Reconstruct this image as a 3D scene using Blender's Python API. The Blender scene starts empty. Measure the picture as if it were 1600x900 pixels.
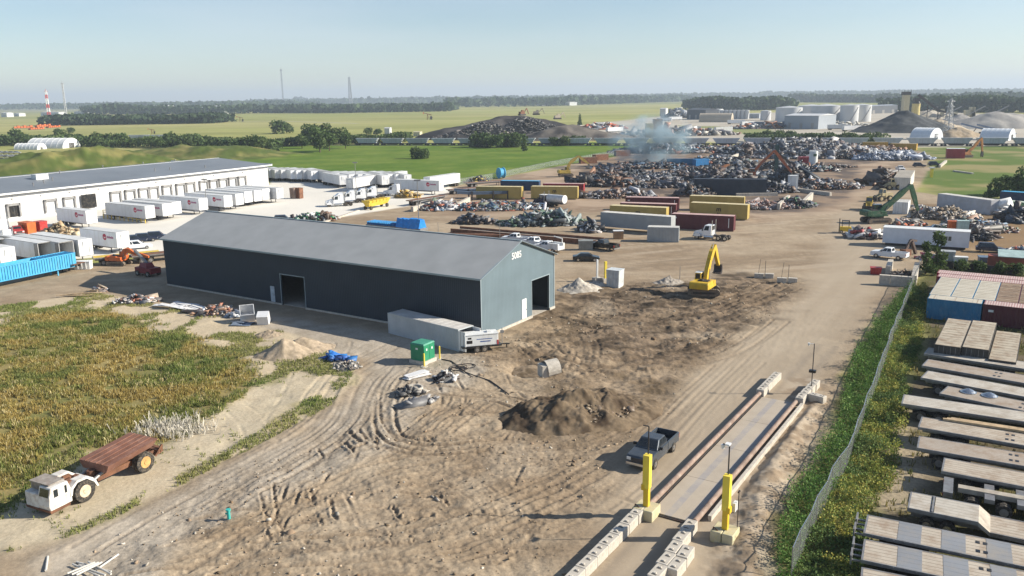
import bpy, math, random
import numpy as np
from mathutils import Matrix, Vector
R = math.radians
rnd = random.Random(7)
C = bpy.context.scene
COL = C.collection
# ------------------------------------------------------------------ camera
F, CY, PITCH, ROLL, H = 1300.0, 450.0, 0.2257, -0.0137, 28.08
fwd = np.array([0, math.cos(PITCH), -math.sin(PITCH)]); rt = np.array([1.0, 0, 0]); up = np.cross(rt, fwd)
r_ = rt*math.cos(ROLL)+up*math.sin(ROLL); u_ = -rt*math.sin(ROLL)+up*math.cos(ROLL)
cam = bpy.data.objects.new('camera', bpy.data.cameras.new('camera')); COL.objects.link(cam)
m3 = Matrix(((r_[0], u_[0], -fwd[0]), (r_[1], u_[1], -fwd[1]), (r_[2], u_[2], -fwd[2])))
cam.matrix_world = Matrix.Translation((0, 0, H)) @ m3.to_4x4()
cam.data.sensor_width = 36; cam.data.lens = F/1600*36; cam.data.clip_start = 0.5; cam.data.clip_end = 40000
C.camera = cam
# ------------------------------------------------------------------ sky, sun, exposure
SUN_EL, SUN_AZ = 28.5, -1.5     # azimuth of the sun measured from +X
w = bpy.data.worlds.new('World'); C.world = w; w.use_nodes = True
nt = w.node_tree; nt.nodes.clear()
sky = nt.nodes.new('ShaderNodeTexSky'); sky.sky_type = 'NISHITA'; sky.sun_disc = False
sky.sun_elevation = R(SUN_EL); sky.sun_rotation = R(90-SUN_AZ); sky.altitude = 600
sky.air_density = 1.0; sky.dust_density = 0.3; sky.ozone_density = 2.2
bgn = nt.nodes.new('ShaderNodeBackground'); bgn.inputs[1].default_value = 0.076
out = nt.nodes.new('ShaderNodeOutputWorld')
wtc = nt.nodes.new('ShaderNodeTexCoord'); wmp = nt.nodes.new('ShaderNodeMapping'); wmp.inputs['Scale'].default_value = (1.2, 1.2, 7.0); wns = nt.nodes.new('ShaderNodeTexNoise'); wns.inputs['Scale'].default_value = 1.6; wns.inputs['Detail'].default_value = 7
nt.links.new(wtc.outputs['Generated'], wmp.inputs[0]); nt.links.new(wmp.outputs[0], wns.inputs['Vector'])
wmr = nt.nodes.new('ShaderNodeMapRange'); wmr.inputs[1].default_value = .45; wmr.inputs[2].default_value = .8; wmr.inputs[4].default_value = .34; nt.links.new(wns.outputs[0], wmr.inputs[0])
wmx = nt.nodes.new('ShaderNodeMix'); wmx.data_type = 'RGBA'; nt.links.new(wmr.outputs[0], wmx.inputs['Factor']); nt.links.new(sky.outputs[0], wmx.inputs[6]); wmx.inputs[7].default_value = (6.6, 7.0, 7.4, 1)   # thin high cloud
nt.links.new(wmx.outputs[2], bgn.inputs[0]); nt.links.new(bgn.outputs[0], out.inputs[0])
sl = bpy.data.lights.new('sun', 'SUN'); sl.energy = 5.0; sl.angle = R(0.53); sl.color = (1.0, 0.92, 0.78)
so = bpy.data.objects.new('sun', sl); COL.objects.link(so); so.location = (100, 0, 100)
sd = Vector((math.cos(R(SUN_AZ))*math.cos(R(SUN_EL)), math.sin(R(SUN_AZ))*math.cos(R(SUN_EL)), math.sin(R(SUN_EL))))
so.rotation_euler = sd.to_track_quat('Z', 'Y').to_euler()
C.view_settings.view_transform = 'Standard'; C.view_settings.look = 'None'
C.view_settings.exposure = 0.78; C.view_settings.gamma = 1.0
C.cycles.max_bounces = 5; C.cycles.diffuse_bounces = 2; C.cycles.transparent_max_bounces = 12
C.cycles.volume_bounces = 0; C.cycles.use_denoising = True

def at(px, py, z=0.0):
    """the point of the place at height z that the photograph shows at pixel (px, py)"""
    d = fwd + r_*(px-800)/F + u_*(CY-py)/F
    t = (z-H)/d[2]
    return (d[0]*t, d[1]*t)

# ------------------------------------------------------------------ noise
def _h(ix, iy, s):
    n = (ix.astype(np.int64)*374761393 + iy.astype(np.int64)*668265263 + s*1442695041) & 0x7fffffff
    n = ((n ^ (n >> 13))*1274126177) & 0x7fffffff
    return ((n ^ (n >> 16)) & 0xffff)/65535.0
def vn(x, y, s=0):
    ix = np.floor(x); iy = np.floor(y); fx = x-ix; fy = y-iy
    fx = fx*fx*(3-2*fx); fy = fy*fy*(3-2*fy)
    a = _h(ix, iy, s); b = _h(ix+1, iy, s); c = _h(ix, iy+1, s); d = _h(ix+1, iy+1, s)
    return a+(b-a)*fx+(c-a)*fy+(a-b-c+d)*fx*fy
def fbm(x, y, sc, o=4, s=0):
    t = 0; a = 1; n = 0; x = np.asarray(x, float)/sc; y = np.asarray(y, float)/sc
    for i in range(o):
        t = t+a*vn(x, y, s+i); n += a; a *= .5; x = x*2.03+17.1; y = y*2.03+5.7
    return t/n
def sstep(a, b, x):
    t = np.clip((x-a)/(b-a), 0, 1); return t*t*(3-2*t)
def sdist(P, x, y):
    """signed distance to polygon P, negative inside"""
    P = np.asarray(P, float); n = len(P)
    d = np.full(x.shape, 1e18); ins = np.zeros(x.shape, bool)
    for i in range(n):
        a = P[i]; b = P[(i+1) % n]; e = b-a
        wx = x-a[0]; wy = y-a[1]
        t = np.clip((wx*e[0]+wy*e[1])/(e@e+1e-12), 0, 1)
        d = np.minimum(d, (wx-e[0]*t)**2+(wy-e[1]*t)**2)
        c1 = (a[1] <= y) != (b[1] <= y)
        if e[1] != 0:
            ins ^= c1 & (x < a[0]+(y-a[1])/e[1]*e[0])
    d = np.sqrt(d); return np.where(ins, -d, d)
def sline(P, x, y):
    P = np.asarray(P, float); d = np.full(x.shape, 1e18)
    for i in range(len(P)-1):
        a = P[i]; e = P[i+1]-a; wx = x-a[0]; wy = y-a[1]
        t = np.clip((wx*e[0]+wy*e[1])/(e@e+1e-12), 0, 1)
        d = np.minimum(d, (wx-e[0]*t)**2+(wy-e[1]*t)**2)
    return np.sqrt(d)
def poly(*p): return [at(*q) for q in p]

AX = R(57.2)                       # the site grid: along the weighbridge; the long shed lies across it
GA = np.array([math.cos(AX), math.sin(AX)]); GB = np.array([-GA[1], GA[0]])

# ------------------------------------------------------------------ zones of the ground
Z_YARD = poly((560, 330), (700, 292), (770, 281), (860, 262), (985, 241), (1000, 232), (1130, 226), (1340, 230), (1440, 236), (1455, 262), (1432, 300),
              (1500, 310), (1640, 325), (1700, 430), (1450, 416), (1425, 446), (1372, 500), (1330, 560), (1318, 610), (1300, 680), (1262, 740), (1222, 800), (1212, 900), (1240, 1100),
              (900, 1300), (-500, 1300), (-300, 900), (-200, 450), (0, 432), (240, 400), (330, 345))
Z_LOT = poly((-120, 352), (0, 347), (420, 289), (430, 270), (590, 270), (690, 287), (715, 296), (640, 322), (540, 338), (430, 350), (330, 352), (262, 392), (150, 402), (60, 412), (-120, 425))
Z_MEAD = poly((-300, 478), (0, 478), (60, 470), (150, 458), (215, 470), (330, 492), (430, 516), (490, 532), (545, 560), (552, 590), (520, 632), (430, 682), (330, 735), (200, 800), (90, 850), (0, 866), (-200, 930), (-500, 900))
Z_DENSE = poly((-300, 515), (0, 508), (60, 488), (170, 484), (225, 510), (330, 538), (392, 568), (398, 602), (350, 640), (260, 690), (200, 694), (130, 706), (56, 764), (0, 808), (-200, 900), (-500, 860))
Z_STRIP = poly((1425, 448), (1372, 502), (1332, 562), (1318, 612), (1300, 682), (1262, 742), (1224, 800), (1212, 900), (1230, 1000), (1330, 1000), (1350, 905), (1362, 800), (1400, 740), (1420, 660), (1418, 600), (1440, 540), (1448, 450))
Z_TRL = poly((1448, 440), (1440, 540), (1410, 620), (1400, 700), (1370, 760), (1350, 850), (1340, 1000), (2100, 1200), (2100, 420), (1600, 415))
Z_BRIGHT = poly((-200, 300), (-60, 262), (200, 240), (395, 230), (520, 226), (760, 224), (930, 222), (1000, 228), (985, 241), (860, 262), (770, 281), (700, 291), (590, 272), (430, 268), (380, 262))
Z_RIGHTG = poly((1432, 232), (1700, 222), (1800, 330), (1600, 326), (1440, 300), (1432, 270))
Z_IND = poly((1010, 184), (1090, 178), (1200, 176), (1420, 172), (1700, 186), (1700, 222), (1430, 230), (1150, 224), (1010, 216), (940, 218), (760, 214), (700, 214), (900, 196))
Z_DARK1 = poly((905, 458), (1000, 440), (1060, 440), (1160, 428), (1235, 440), (1240, 462), (1180, 505), (1120, 540), (1040, 575), (960, 560), (900, 530), (930, 490))
Z_DARK2 = poly((790, 620), (850, 590), (960, 572), (1060, 572), (1010, 640), (985, 672), (880, 690), (820, 670))
Z_ROAD = poly((860, 1100), (930, 900), (1000, 720), (1120, 560), (1240, 470), (1290, 400), (1310, 330), (1400, 330), (1390, 420), (1360, 480), (1300, 570), (1250, 640), (1180, 760), (1150, 900), (1140, 1100))
Z_GRAVEL = poly((30, 900), (170, 810), (330, 742), (460, 672), (540, 620), (575, 560), (430, 520), (300, 495), (330, 480), (620, 520), (760, 560), (745, 590), (640, 650), (610, 700), (520, 730), (400, 790), (250, 880), (150, 1000))
Z_BROWN = poly((790, 520), (880, 455), (960, 445), (1010, 455), (920, 560), (1120, 540), (1010, 640), (870, 600), (780, 560))
Z_PATH = poly((-60, 850), (0, 812), (60, 770), (160, 710), (262, 712), (330, 655), (400, 608), (470, 580), (510, 600), (440, 650), (330, 715), (200, 785), (90, 838), (0, 862))

# ------------------------------------------------------------------ relief of the near yard, on a grid
GX0, GX1, GY0, GY1, GS = -62.0, 52.0, 36.0, 150.0, 0.14
gx = np.arange(GX0, GX1, GS); gy = np.arange(GY0, GY1, GS)
XX, YY = np.meshgrid(gx, gy)
RUT = np.zeros_like(XX); BERM = np.zeros_like(XX)
def stamp(cx, cy, wd, k=1.0):
    n = int(wd*3/GS)+2; i = int((cx-GX0)/GS); j = int((cy-GY0)/GS)
    i0, i1, j0, j1 = max(i-n, 0), min(i+n, len(gx)), max(j-n, 0), min(j+n, len(gy))
    if i0 >= i1 or j0 >= j1: return
    d = np.hypot(XX[j0:j1, i0:i1]-cx, YY[j0:j1, i0:i1]-cy)/wd
    RUT[j0:j1, i0:i1] = np.maximum(RUT[j0:j1, i0:i1], k*np.exp(-(d**4)))
    BERM[j0:j1, i0:i1] = np.maximum(BERM[j0:j1, i0:i1], k*np.exp(-((d-1.6)/.5)**2))
def track(x, y, a, L, turn, wd=.26, gauge=2.0, k=1.0):
    s = 0.0
    while s < L:
        kk = k*min(1, s/1.5+.1, (L-s)/1.5+.1)*(0.6+.4*math.sin(s*1.7+x))
        for o in ((-gauge/2, gauge/2) if gauge else (0,)):
            stamp(x-math.sin(a)*o, y+math.cos(a)*o, wd, kk)
        x += math.cos(a)*.2; y += math.sin(a)*.2; a += turn*.2; s += .2
tr = random.Random(3)
for (px, py, sx, sy, n, an, sp) in ((560, 760, 200, 90, 46, 25, 40), (700, 700, 160, 70, 26, 30, 50), (470, 700, 90, 30, 14, 95, 15), (930, 620, 110, 60, 18, 150, 40), (300, 860, 120, 30, 14, 40, 30),
                                    (1020, 500, 130, 45, 34, 20, 60), (850, 540, 70, 30, 16, 40, 30), (500, 600, 60, 40, 10, 70, 20), (930, 480, 50, 30, 10, 50, 40), (1110, 470, 70, 30, 12, 160, 40)):
    for i in range(int(n*.5)):
        p = at(px+tr.uniform(-sx, sx), py+tr.uniform(-sy, sy))
        track(p[0], p[1], R(an+tr.uniform(-sp, sp)), tr.uniform(5, 22), tr.uniform(-.07, .07), tr.uniform(.10, .24), tr.choice((0, 1.9, 2.2)), tr.uniform(.2, .75))
for i in range(26):    # long haul tracks up the road and round the shed
    p = at(tr.uniform(980, 1120), tr.uniform(760, 800)); track(p[0], p[1], AX+tr.uniform(-.07, .07), 60, tr.uniform(-.004, .004), .25, 2.0, .16)
for i in range(9):
    p = at(tr.uniform(210, 300), tr.uniform(800, 850)); track(p[0], p[1], R(62)+tr.uniform(-.05, .05), 46, tr.uniform(.001, .012), .22, 2.1, .2)
def trail(pts, n, spread, k, wd=.2, gauge=1.9):
    P = [np.array(at(*p)) for p in pts]; P = [2*P[0]-P[1]]+P+[2*P[-1]-P[-2]]; out_ = []
    for i in range(1, len(P)-2):
        m = max(2, int(np.hypot(*(P[i+1]-P[i]))/.22))
        for j in range(m):
            t = j/m; out_.append(.5*((2*P[i])+(P[i+1]-P[i-1])*t+(2*P[i-1]-5*P[i]+4*P[i+1]-P[i+2])*t*t+(3*P[i]-P[i-1]-3*P[i+1]+P[i+2])*t**3))
    out_ = np.array(out_); d = np.gradient(out_, axis=0); nrm = np.stack([-d[:, 1], d[:, 0]], 1)/(np.hypot(d[:, 0], d[:, 1])[:, None]+1e-9)
    for _ in range(n):
        o = tr.uniform(-spread, spread); a0 = tr.uniform(0, .3); a1 = tr.uniform(.6, 1); ph = tr.uniform(0, 6); dr = tr.uniform(-1, 1)*spread*.5
        for i in range(int(a0*len(out_)), int(a1*len(out_))):
            kk = k*1.7*(.7+.3*math.sin(i*.05+ph)+tr.uniform(-.2, .1))
            for g in (-gauge/2, gauge/2): c = out_[i]+nrm[i]*(o+g+dr*i/len(out_)); stamp(c[0], c[1], wd, max(0, kk))
trail([(640, 540), (560, 590), (520, 660), (430, 720), (300, 790), (150, 880)], 9, 3.4, .4)
trail([(300, 900), (450, 812), (600, 745), (780, 715), (950, 690), (1060, 620)], 6, 3, .35); trail([(200, 880), (420, 850), (640, 830), (800, 770), (900, 720), (1010, 650)], 5, 2.5, .4)
trail([(560, 900), (700, 850), (860, 800), (960, 740), (1080, 620), (1190, 520)], 6, 2.2, .3); trail([(880, 500), (900, 540), (880, 580), (790, 600), (700, 640), (620, 700)], 2, 1.6, .25); trail([(640, 560), (600, 620), (602, 680), (680, 700), (800, 690)], 3, 1.0, .5)
trail([(870, 480), (960, 500), (1060, 500), (1160, 470), (1240, 440)], 8, 3, .6, .22); trail([(830, 520), (900, 560), (1000, 560), (1110, 540), (1200, 480)], 7, 3, .55, .22)
for (px, py, a, L) in ((405, 850, 88, 9), (425, 850, 86, 9), (468, 800, 80, 7), (560, 820, 110, 5), (612, 640, 75, 9), (600, 690, 60, 8), (600, 705, 5, 7)):
    p = at(px, py); track(p[0], p[1], R(a), L, .02, .16, 0, 1.0)
def rut(pts, wd=.17, k=1.6):
    P = [np.array(at(*p)) for p in pts]
    for a, b in zip(P[:-1], P[1:]):
        n = max(2, int(np.hypot(*(b-a))/.12))
        for i in range(n+1):
            t = i/n; c = a+(b-a)*t; stamp(c[0]+tr.uniform(-.09, .09), c[1]+tr.uniform(-.09, .09), wd*tr.uniform(.35, .95), k*.62*tr.uniform(.3, 1.0))
for pts, wd, k in (([(594, 612), (592, 640), (596, 660), (606, 675), (632, 682), (680, 684)], .2, 1.7), ([(551, 702), (571, 695)], .3, 2.4), ([(546, 676), (562, 692)], .26, 2.4), ([(538, 690), (553, 708)], .24, 2.2), ([(560, 672), (574, 690)], .24, 2), ([(482, 704), (482, 714)], .22, 2), ([(495, 702), (506, 714)], .22, 2),
                   ([(587, 668), (588, 702)], .16, 2), ([(427, 758), (432, 800), (442, 836)], .14, 2.2), ([(406, 772), (413, 800), (420, 842)], .14, 2), ([(484, 762), (489, 786)], .18, 2), ([(440, 773), (486, 781)], .08, 1), ([(436, 779), (484, 786)], .08, 1), ([(515, 784), (525, 812)], .18, 2.2), ([(613, 788), (628, 816)], .16, 2.2),
                   ([(684, 774), (703, 792)], .18, 2), ([(497, 806), (505, 820)], .15, 2), ([(456, 800), (490, 788), (533, 768)], .2, 1.3), ([(444, 838), (490, 852), (530, 866)], .2, 1.2), ([(540, 858), (575, 852), (612, 850)], .22, 1.4), ([(608, 822), (612, 856)], .13, 1.8), ([(640, 826), (643, 846)], .1, 1.8), ([(606, 824), (640, 814), (672, 804)], .25, 1.1),
                   ([(803, 760), (812, 740), (816, 730)], .2, 1.5), ([(640, 808), (720, 806), (810, 802)], .14, .9), ([(590, 745), (640, 760)], .15, 1.2), ([(650, 830), (740, 828)], .18, .8), ([(500, 660), (470, 690), (440, 716)], .14, 1), ([(530, 640), (505, 662)], .12, 1), ([(860, 700), (880, 740), (872, 790)], .16, .9), ([(760, 870), (800, 840), (840, 800)], .2, .9), ([(775, 880), (820, 845), (860, 805)], .2, .9),
                   ([(925, 520), (960, 497), (995, 478)], .3, -1), ([(965, 494), (1000, 470)], .2, -1.)): rut(pts, wd, abs(k))
def zmask(P, x, y, feather=1.0, rag=0.0, rs=4.0, seed=1):
    P = np.array(P); m = np.zeros(x.shape)
    pad = feather+rag+1
    b = (x > P[:, 0].min()-pad) & (x < P[:, 0].max()+pad) & (y > P[:, 1].min()-pad) & (y < P[:, 1].max()+pad)
    if b.any():
        xs, ys = x[b], y[b]; d = sdist(P, xs, ys)
        if rag: d = d+rag*2*(fbm(xs, ys, rs, 4, seed)-.5)
        m[b] = 1-sstep(-feather/2, feather/2, d)
    return m
near_mud = np.clip(zmask(poly((620, 600), (800, 520), (1000, 440), (1240, 440), (1230, 470), (1010, 660), (930, 760), (860, 900), (800, 1100), (100, 1100), (100, 900), (330, 760), (470, 690)), XX, YY, 6, 3, 8), 0, 1)
dk = np.clip(zmask(Z_DARK1, XX, YY, 5, 3)+zmask(Z_BROWN, XX, YY, 5, 3), 0, 1)
meadm = zmask(Z_MEAD, XX, YY, 3, 1)
relief = near_mud*(.5*(fbm(XX, YY, 3.2, 4, 11)-.5)+.16*(fbm(XX, YY, .5, 3, 12)-.5)) + .05*(fbm(XX, YY, 1.5, 3, 5)-.5)
relief += dk*(.7*(fbm(XX+YY*.4, YY*2.2, 2.2, 4, 21)-.5)+.28*(fbm(XX, YY, .7, 3, 22)-.5))
relief += meadm*(.5*(fbm(XX, YY, 4, 3, 31)-.5))
berm_l = [at(*q) for q in ((1262, 600), (1250, 650), (1225, 700), (1200, 760), (1175, 830), (1165, 900))]
dl = sline(berm_l, XX, YY)
relief += .45*np.exp(-(dl/1.2)**2)*(.5+fbm(XX, YY, 1.4, 4, 41))+.10*np.exp(-(dl/2.6)**4)*(fbm(XX, YY, .8, 3, 42)-.5)*3
edge_l = [at(*q) for q in ((70, 872), (200, 806), (330, 742), (430, 690), (520, 640), (556, 590), (548, 556))]
de = sline(edge_l, XX, YY); relief += .25*np.exp(-(de/.9)**2)*(fbm(XX, YY, 1.0, 3, 44))
pit = np.hypot((XX-at(830, 575)[0])/2.6, (YY-at(830, 575)[1])/2.2); relief -= 1.0*np.exp(-pit**4)
pit2 = np.hypot((XX-at(690, 605)[0])/3, (YY-at(690, 605)[1])/3)
relief += -(.12+.16*near_mud)*RUT + (.03+.12*near_mud)*BERM
flat = np.ones_like(relief)
for (cx, cy, rr) in ((11.0, 61.3, 3.4), (-30.2, 58, 5.6)): flat *= sstep(rr*.8, rr*1.5, np.hypot(XX-cx, YY-cy))
su = (XX-17.66)*GA[0]+(YY-62.5)*GA[1]; sv = (XX-17.66)*GB[0]+(YY-62.5)*GB[1]
flat *= 1-(1-sstep(20, 23, abs(su)))*(1-sstep(2.6, 3.4, abs(sv)))
edgefade = np.minimum(np.minimum(sstep(GX0, GX0+3, XX), 1-sstep(GX1-4, GX1-1, XX)), np.minimum(sstep(GY0, GY0+2, YY), 1-sstep(GY1-6, GY1-1, YY)))
relief *= flat*edgefade
bl = np.array([-3.7, 95.2])
bu = (XX-bl[0])*GA[0]+(YY-bl[1])*GA[1]; bv = (XX-bl[0])*GB[0]+(YY-bl[1])*GB[1]
relief *= 1-((bu > -.5) & (bu < 17.9) & (bv > -.5) & (bv < 60.6))
MOUNDS = [(at(110, 268), 42, 22, 5.2, 25), (at(45, 270), 24, 18, 3.4, 10), (at(190, 262), 30, 18, 4.4, 0), (at(318, 243), 46, 24, 5.2, -8), (at(340, 247), 28, 16, 2.2, 0), (at(430, 162), 420, 160, 26, 0), (at(160, 165), 300, 150, 14, 0)]
def gz(x, y):
    x = np.atleast_1d(np.asarray(x, float)); y = np.atleast_1d(np.asarray(y, float)); z = np.zeros(x.shape)
    b = (x > GX0+.2) & (x < GX1-.5) & (y > GY0+.2) & (y < GY1-.5)
    if b.any():
        fx = (x[b]-GX0)/GS; fy = (y[b]-GY0)/GS; i = fx.astype(int); j = fy.astype(int); fx -= i; fy -= j
        z[b] = relief[j, i]*(1-fx)*(1-fy)+relief[j, i+1]*fx*(1-fy)+relief[j+1, i]*(1-fx)*fy+relief[j+1, i+1]*fx*fy
    for (c, a, bb, h, rot) in MOUNDS:
        dx = x-c[0]; dy = y-c[1]; ca, sa = math.cos(R(rot)), math.sin(R(rot))
        q = ((dx*ca+dy*sa)/a)**2+((-dx*sa+dy*ca)/bb)**2
        k = q < 2.2
        if k.any(): z[k] += h*np.clip(1-q[k]/1.6, 0, 1)**1.3*(.6+.8*fbm(x[k], y[k], 11, 5, 71))
    return z

# ------------------------------------------------------------------ materials
MATS = {}
def nn(m, t, **k):
    n = m.node_tree.nodes.new(t)
    for a, b in k.items(): setattr(n, a, b)
    return n
def base_mat(name, rough=.7, metal=0.0, spec=.4):
    m = bpy.data.materials.new(name); m.use_nodes = True
    p = m.node_tree.nodes['Principled BSDF']
    p.inputs['Roughness'].default_value = rough; p.inputs['Metallic'].default_value = metal; p.inputs['Specular IOR Level'].default_value = spec
    return m, p, m.node_tree.links
def mat(name, col, rough=.6, metal=0.0, var=.18, scale=1.2, dirt=None, dirt_amt=.35, bump=0.0, spec=.4, streak=False, rand=0.0):
    if name in MATS: return MATS[name]
    m, p, L = base_mat(name, rough, metal, spec)
    tc = nn(m, 'ShaderNodeTexCoord'); n1 = nn(m, 'ShaderNodeTexNoise'); n1.inputs['Scale'].default_value = scale; n1.inputs['Detail'].default_value = 5
    L.new(tc.outputs['Object'], n1.inputs['Vector'])
    mr = nn(m, 'ShaderNodeMapRange'); mr.inputs[1].default_value = .3; mr.inputs[2].default_value = .7; mr.inputs[3].default_value = 1-var; mr.inputs[4].default_value = 1+var
    L.new(n1.outputs[0], mr.inputs[0])
    mx = nn(m, 'ShaderNodeMix', data_type='RGBA', blend_type='MULTIPLY'); mx.inputs['Factor'].default_value = 1
    mx.inputs[6].default_value = (*col, 1); L.new(mr.outputs[0], mx.inputs[7])
    last = mx.outputs[2]
    if dirt:
        n2 = nn(m, 'ShaderNodeTexNoise'); n2.inputs['Scale'].default_value = scale*1.7; n2.inputs['Detail'].default_value = 8; n2.inputs['Roughness'].default_value = .7
        if streak:
            mp = nn(m, 'ShaderNodeMapping'); mp.inputs['Scale'].default_value = (1.6, 1.6, .18); L.new(tc.outputs['Object'], mp.inputs[0]); L.new(mp.outputs[0], n2.inputs['Vector'])
        else: L.new(tc.outputs['Object'], n2.inputs['Vector'])
        rp = nn(m, 'ShaderNodeMapRange'); rp.inputs[1].default_value = .48; rp.inputs[2].default_value = .68; rp.inputs[4].default_value = dirt_amt
        L.new(n2.outputs[0], rp.inputs[0])
        m2 = nn(m, 'ShaderNodeMix', data_type='RGBA'); L.new(rp.outputs[0], m2.inputs['Factor']); L.new(last, m2.inputs[6]); m2.inputs[7].default_value = (*dirt, 1)
        last = m2.outputs[2]
    if rand:
        oi = nn(m, 'ShaderNodeObjectInfo'); r2 = nn(m, 'ShaderNodeMapRange'); r2.inputs[3].default_value = 1-rand; r2.inputs[4].default_value = 1+rand*.4
        L.new(oi.outputs['Random'], r2.inputs[0]); m3_ = nn(m, 'ShaderNodeMix', data_type='RGBA', blend_type='MULTIPLY'); m3_.inputs['Factor'].default_value = 1
        L.new(last, m3_.inputs[6]); L.new(r2.outputs[0], m3_.inputs[7]); last = m3_.outputs[2]
    L.new(last, p.inputs['Base Color'])
    if bump:
        b = nn(m, 'ShaderNodeBump'); b.inputs['Strength'].default_value = 1; b.inputs['Distance'].default_value = bump
        L.new(n1.outputs[0], b.inputs['Height']); L.new(b.outputs[0], p.inputs['Normal'])
    MATS[name] = m; return m
def attr_mat(name, rough=.85, var=.25, scale=3.0, bump=0.0, spec=.2, trans=0.0):
    m, p, L = base_mat(name, rough, 0, spec)
    a = nn(m, 'ShaderNodeAttribute'); a.attribute_name = 'Col'
    tc = nn(m, 'ShaderNodeTexCoord'); n1 = nn(m, 'ShaderNodeTexNoise'); n1.inputs['Scale'].default_value = scale; n1.inputs['Detail'].default_value = 6; n1.inputs['Roughness'].default_value = .65
    L.new(tc.outputs['Object'], n1.inputs['Vector'])
    mr = nn(m, 'ShaderNodeMapRange'); mr.inputs[1].default_value = .3; mr.inputs[2].default_value = .7; mr.inputs[3].default_value = 1-var; mr.inputs[4].default_value = 1+var
    L.new(n1.outputs[0], mr.inputs[0])
    mx = nn(m, 'ShaderNodeMix', data_type='RGBA', blend_type='MULTIPLY'); L.new(a.outputs['Alpha'], mx.inputs['Factor'])
    L.new(a.outputs['Color'], mx.inputs[6]); L.new(mr.outputs[0], mx.inputs[7]); L.new(mx.outputs[2], p.inputs['Base Color'])
    if bump:
        n2 = nn(m, 'ShaderNodeTexNoise'); n2.inputs['Scale'].default_value = scale*.7; n2.inputs['Detail'].default_value = 8; L.new(tc.outputs['Object'], n2.inputs['Vector'])
        b = nn(m, 'ShaderNodeBump'); L.new(a.outputs['Alpha'], b.inputs['Strength']); b.inputs['Distance'].default_value = bump
        L.new(n2.outputs[0], b.inputs['Height']); L.new(b.outputs[0], p.inputs['Normal'])
    if trans:
        tr_ = nn(m, 'ShaderNodeBsdfTranslucent'); L.new(mx.outputs[2], tr_.inputs[0]); ms = nn(m, 'ShaderNodeMixShader'); ms.inputs[0].default_value = trans
        o = m.node_tree.nodes['Material Output']; L.new(p.outputs[0], ms.inputs[1]); L.new(tr_.outputs[0], ms.inputs[2]); L.new(ms.outputs[0], o.inputs[0])
    MATS[name] = m; return m
DUST = (.33, .27, .2); RUST = (.17, .07, .035)
white = mat('white_paint', (.72, .73, .73), .45, 0, .06, .6, (.45, .42, .36), .4, streak=True)
trailer_white = mat('trailer_white', (.74, .75, .77), .4, 0, .05, .5, (.5, .48, .42), .5, streak=True, rand=.3)
trailer_roof = mat('trailer_roof', (.62, .63, .63), .5, 0, .08, .5, (.42, .39, .34), .5, rand=.15)
black = mat('black_paint', (.012, .013, .015), .3, 0, .2, 1, DUST, .25)
rubber = mat('rubber', (.03, .028, .026), .9, 0, .3, 4, DUST, .5)
steel = mat('grey_steel', (.28, .28, .28), .5, .5, .2, 2, RUST, .3)
dark_steel = mat('dark_steel', (.05, .05, .052), .6, .3, .3, 2, RUST, .4)
glass = mat('dark_glass', (.02, .025, .03), .08, 0, .1, 1, spec=.8)
chrome = mat('bright_metal', (.55, .56, .57), .25, .9, .1, 2)
rust = mat('rusty_steel', (.20, .095, .055), .85, .1, .35, 1.1, (.10, .05, .035), .7, bump=.01)
rust_l = mat('pale_rust', (.27, .19, .15), .8, .1, .25, 1.0, (.44, .38, .32), .6)
concrete = mat('concrete', (.50, .46, .40), .9, 0, .16, 2.2, (.28, .24, .19), .5, bump=.02)
yellow = mat('yellow_paint', (.72, .50, .05), .5, 0, .12, 1, (.30, .22, .1), .35)
yellow_b = mat('safety_yellow', (.80, .62, .07), .5, 0, .12, 1, (.62, .50, .22), .4, streak=True)
orange = mat('orange_paint', (.55, .13, .03), .5, 0, .2, 1, RUST, .4)
red = mat('red_paint', (.42, .03, .03), .45, 0, .15, 1, DUST, .2)
greenp = mat('green_paint', (.02, .22, .11), .5, 0, .12, 1, (.1, .2, .14), .3)
dgreen = mat('machine_green', (.025, .09, .045), .5, 0, .2, 1, DUST, .3)
bluep = mat('blue_paint', (.03, .22, .50), .5, 0, .15, 1, (.12, .2, .3), .5, streak=True)
cyanp = mat('sky_blue_paint', (.06, .36, .62), .5, 0, .12, 1, (.2, .4, .5), .5, streak=True)
lamp = mat('lamp_glass', (.7, .7, .68), .15, 0, .05)
redlamp = mat('red_lamp', (.35, .01, .01), .2)
wood_pale = mat('pale_wood', (.45, .33, .2), .85, 0, .3, 2)
plastic_w = mat('white_sheet', (.72, .72, .73), .5, 0, .12, 1.5, DUST, .3)
tarp_blue = mat('blue_tarp', (.02, .22, .62), .45, 0, .2, 1.5)
asphalt_sh = mat('grey_shingle', (.22, .23, .24), .8, 0, .1, .4)

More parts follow.
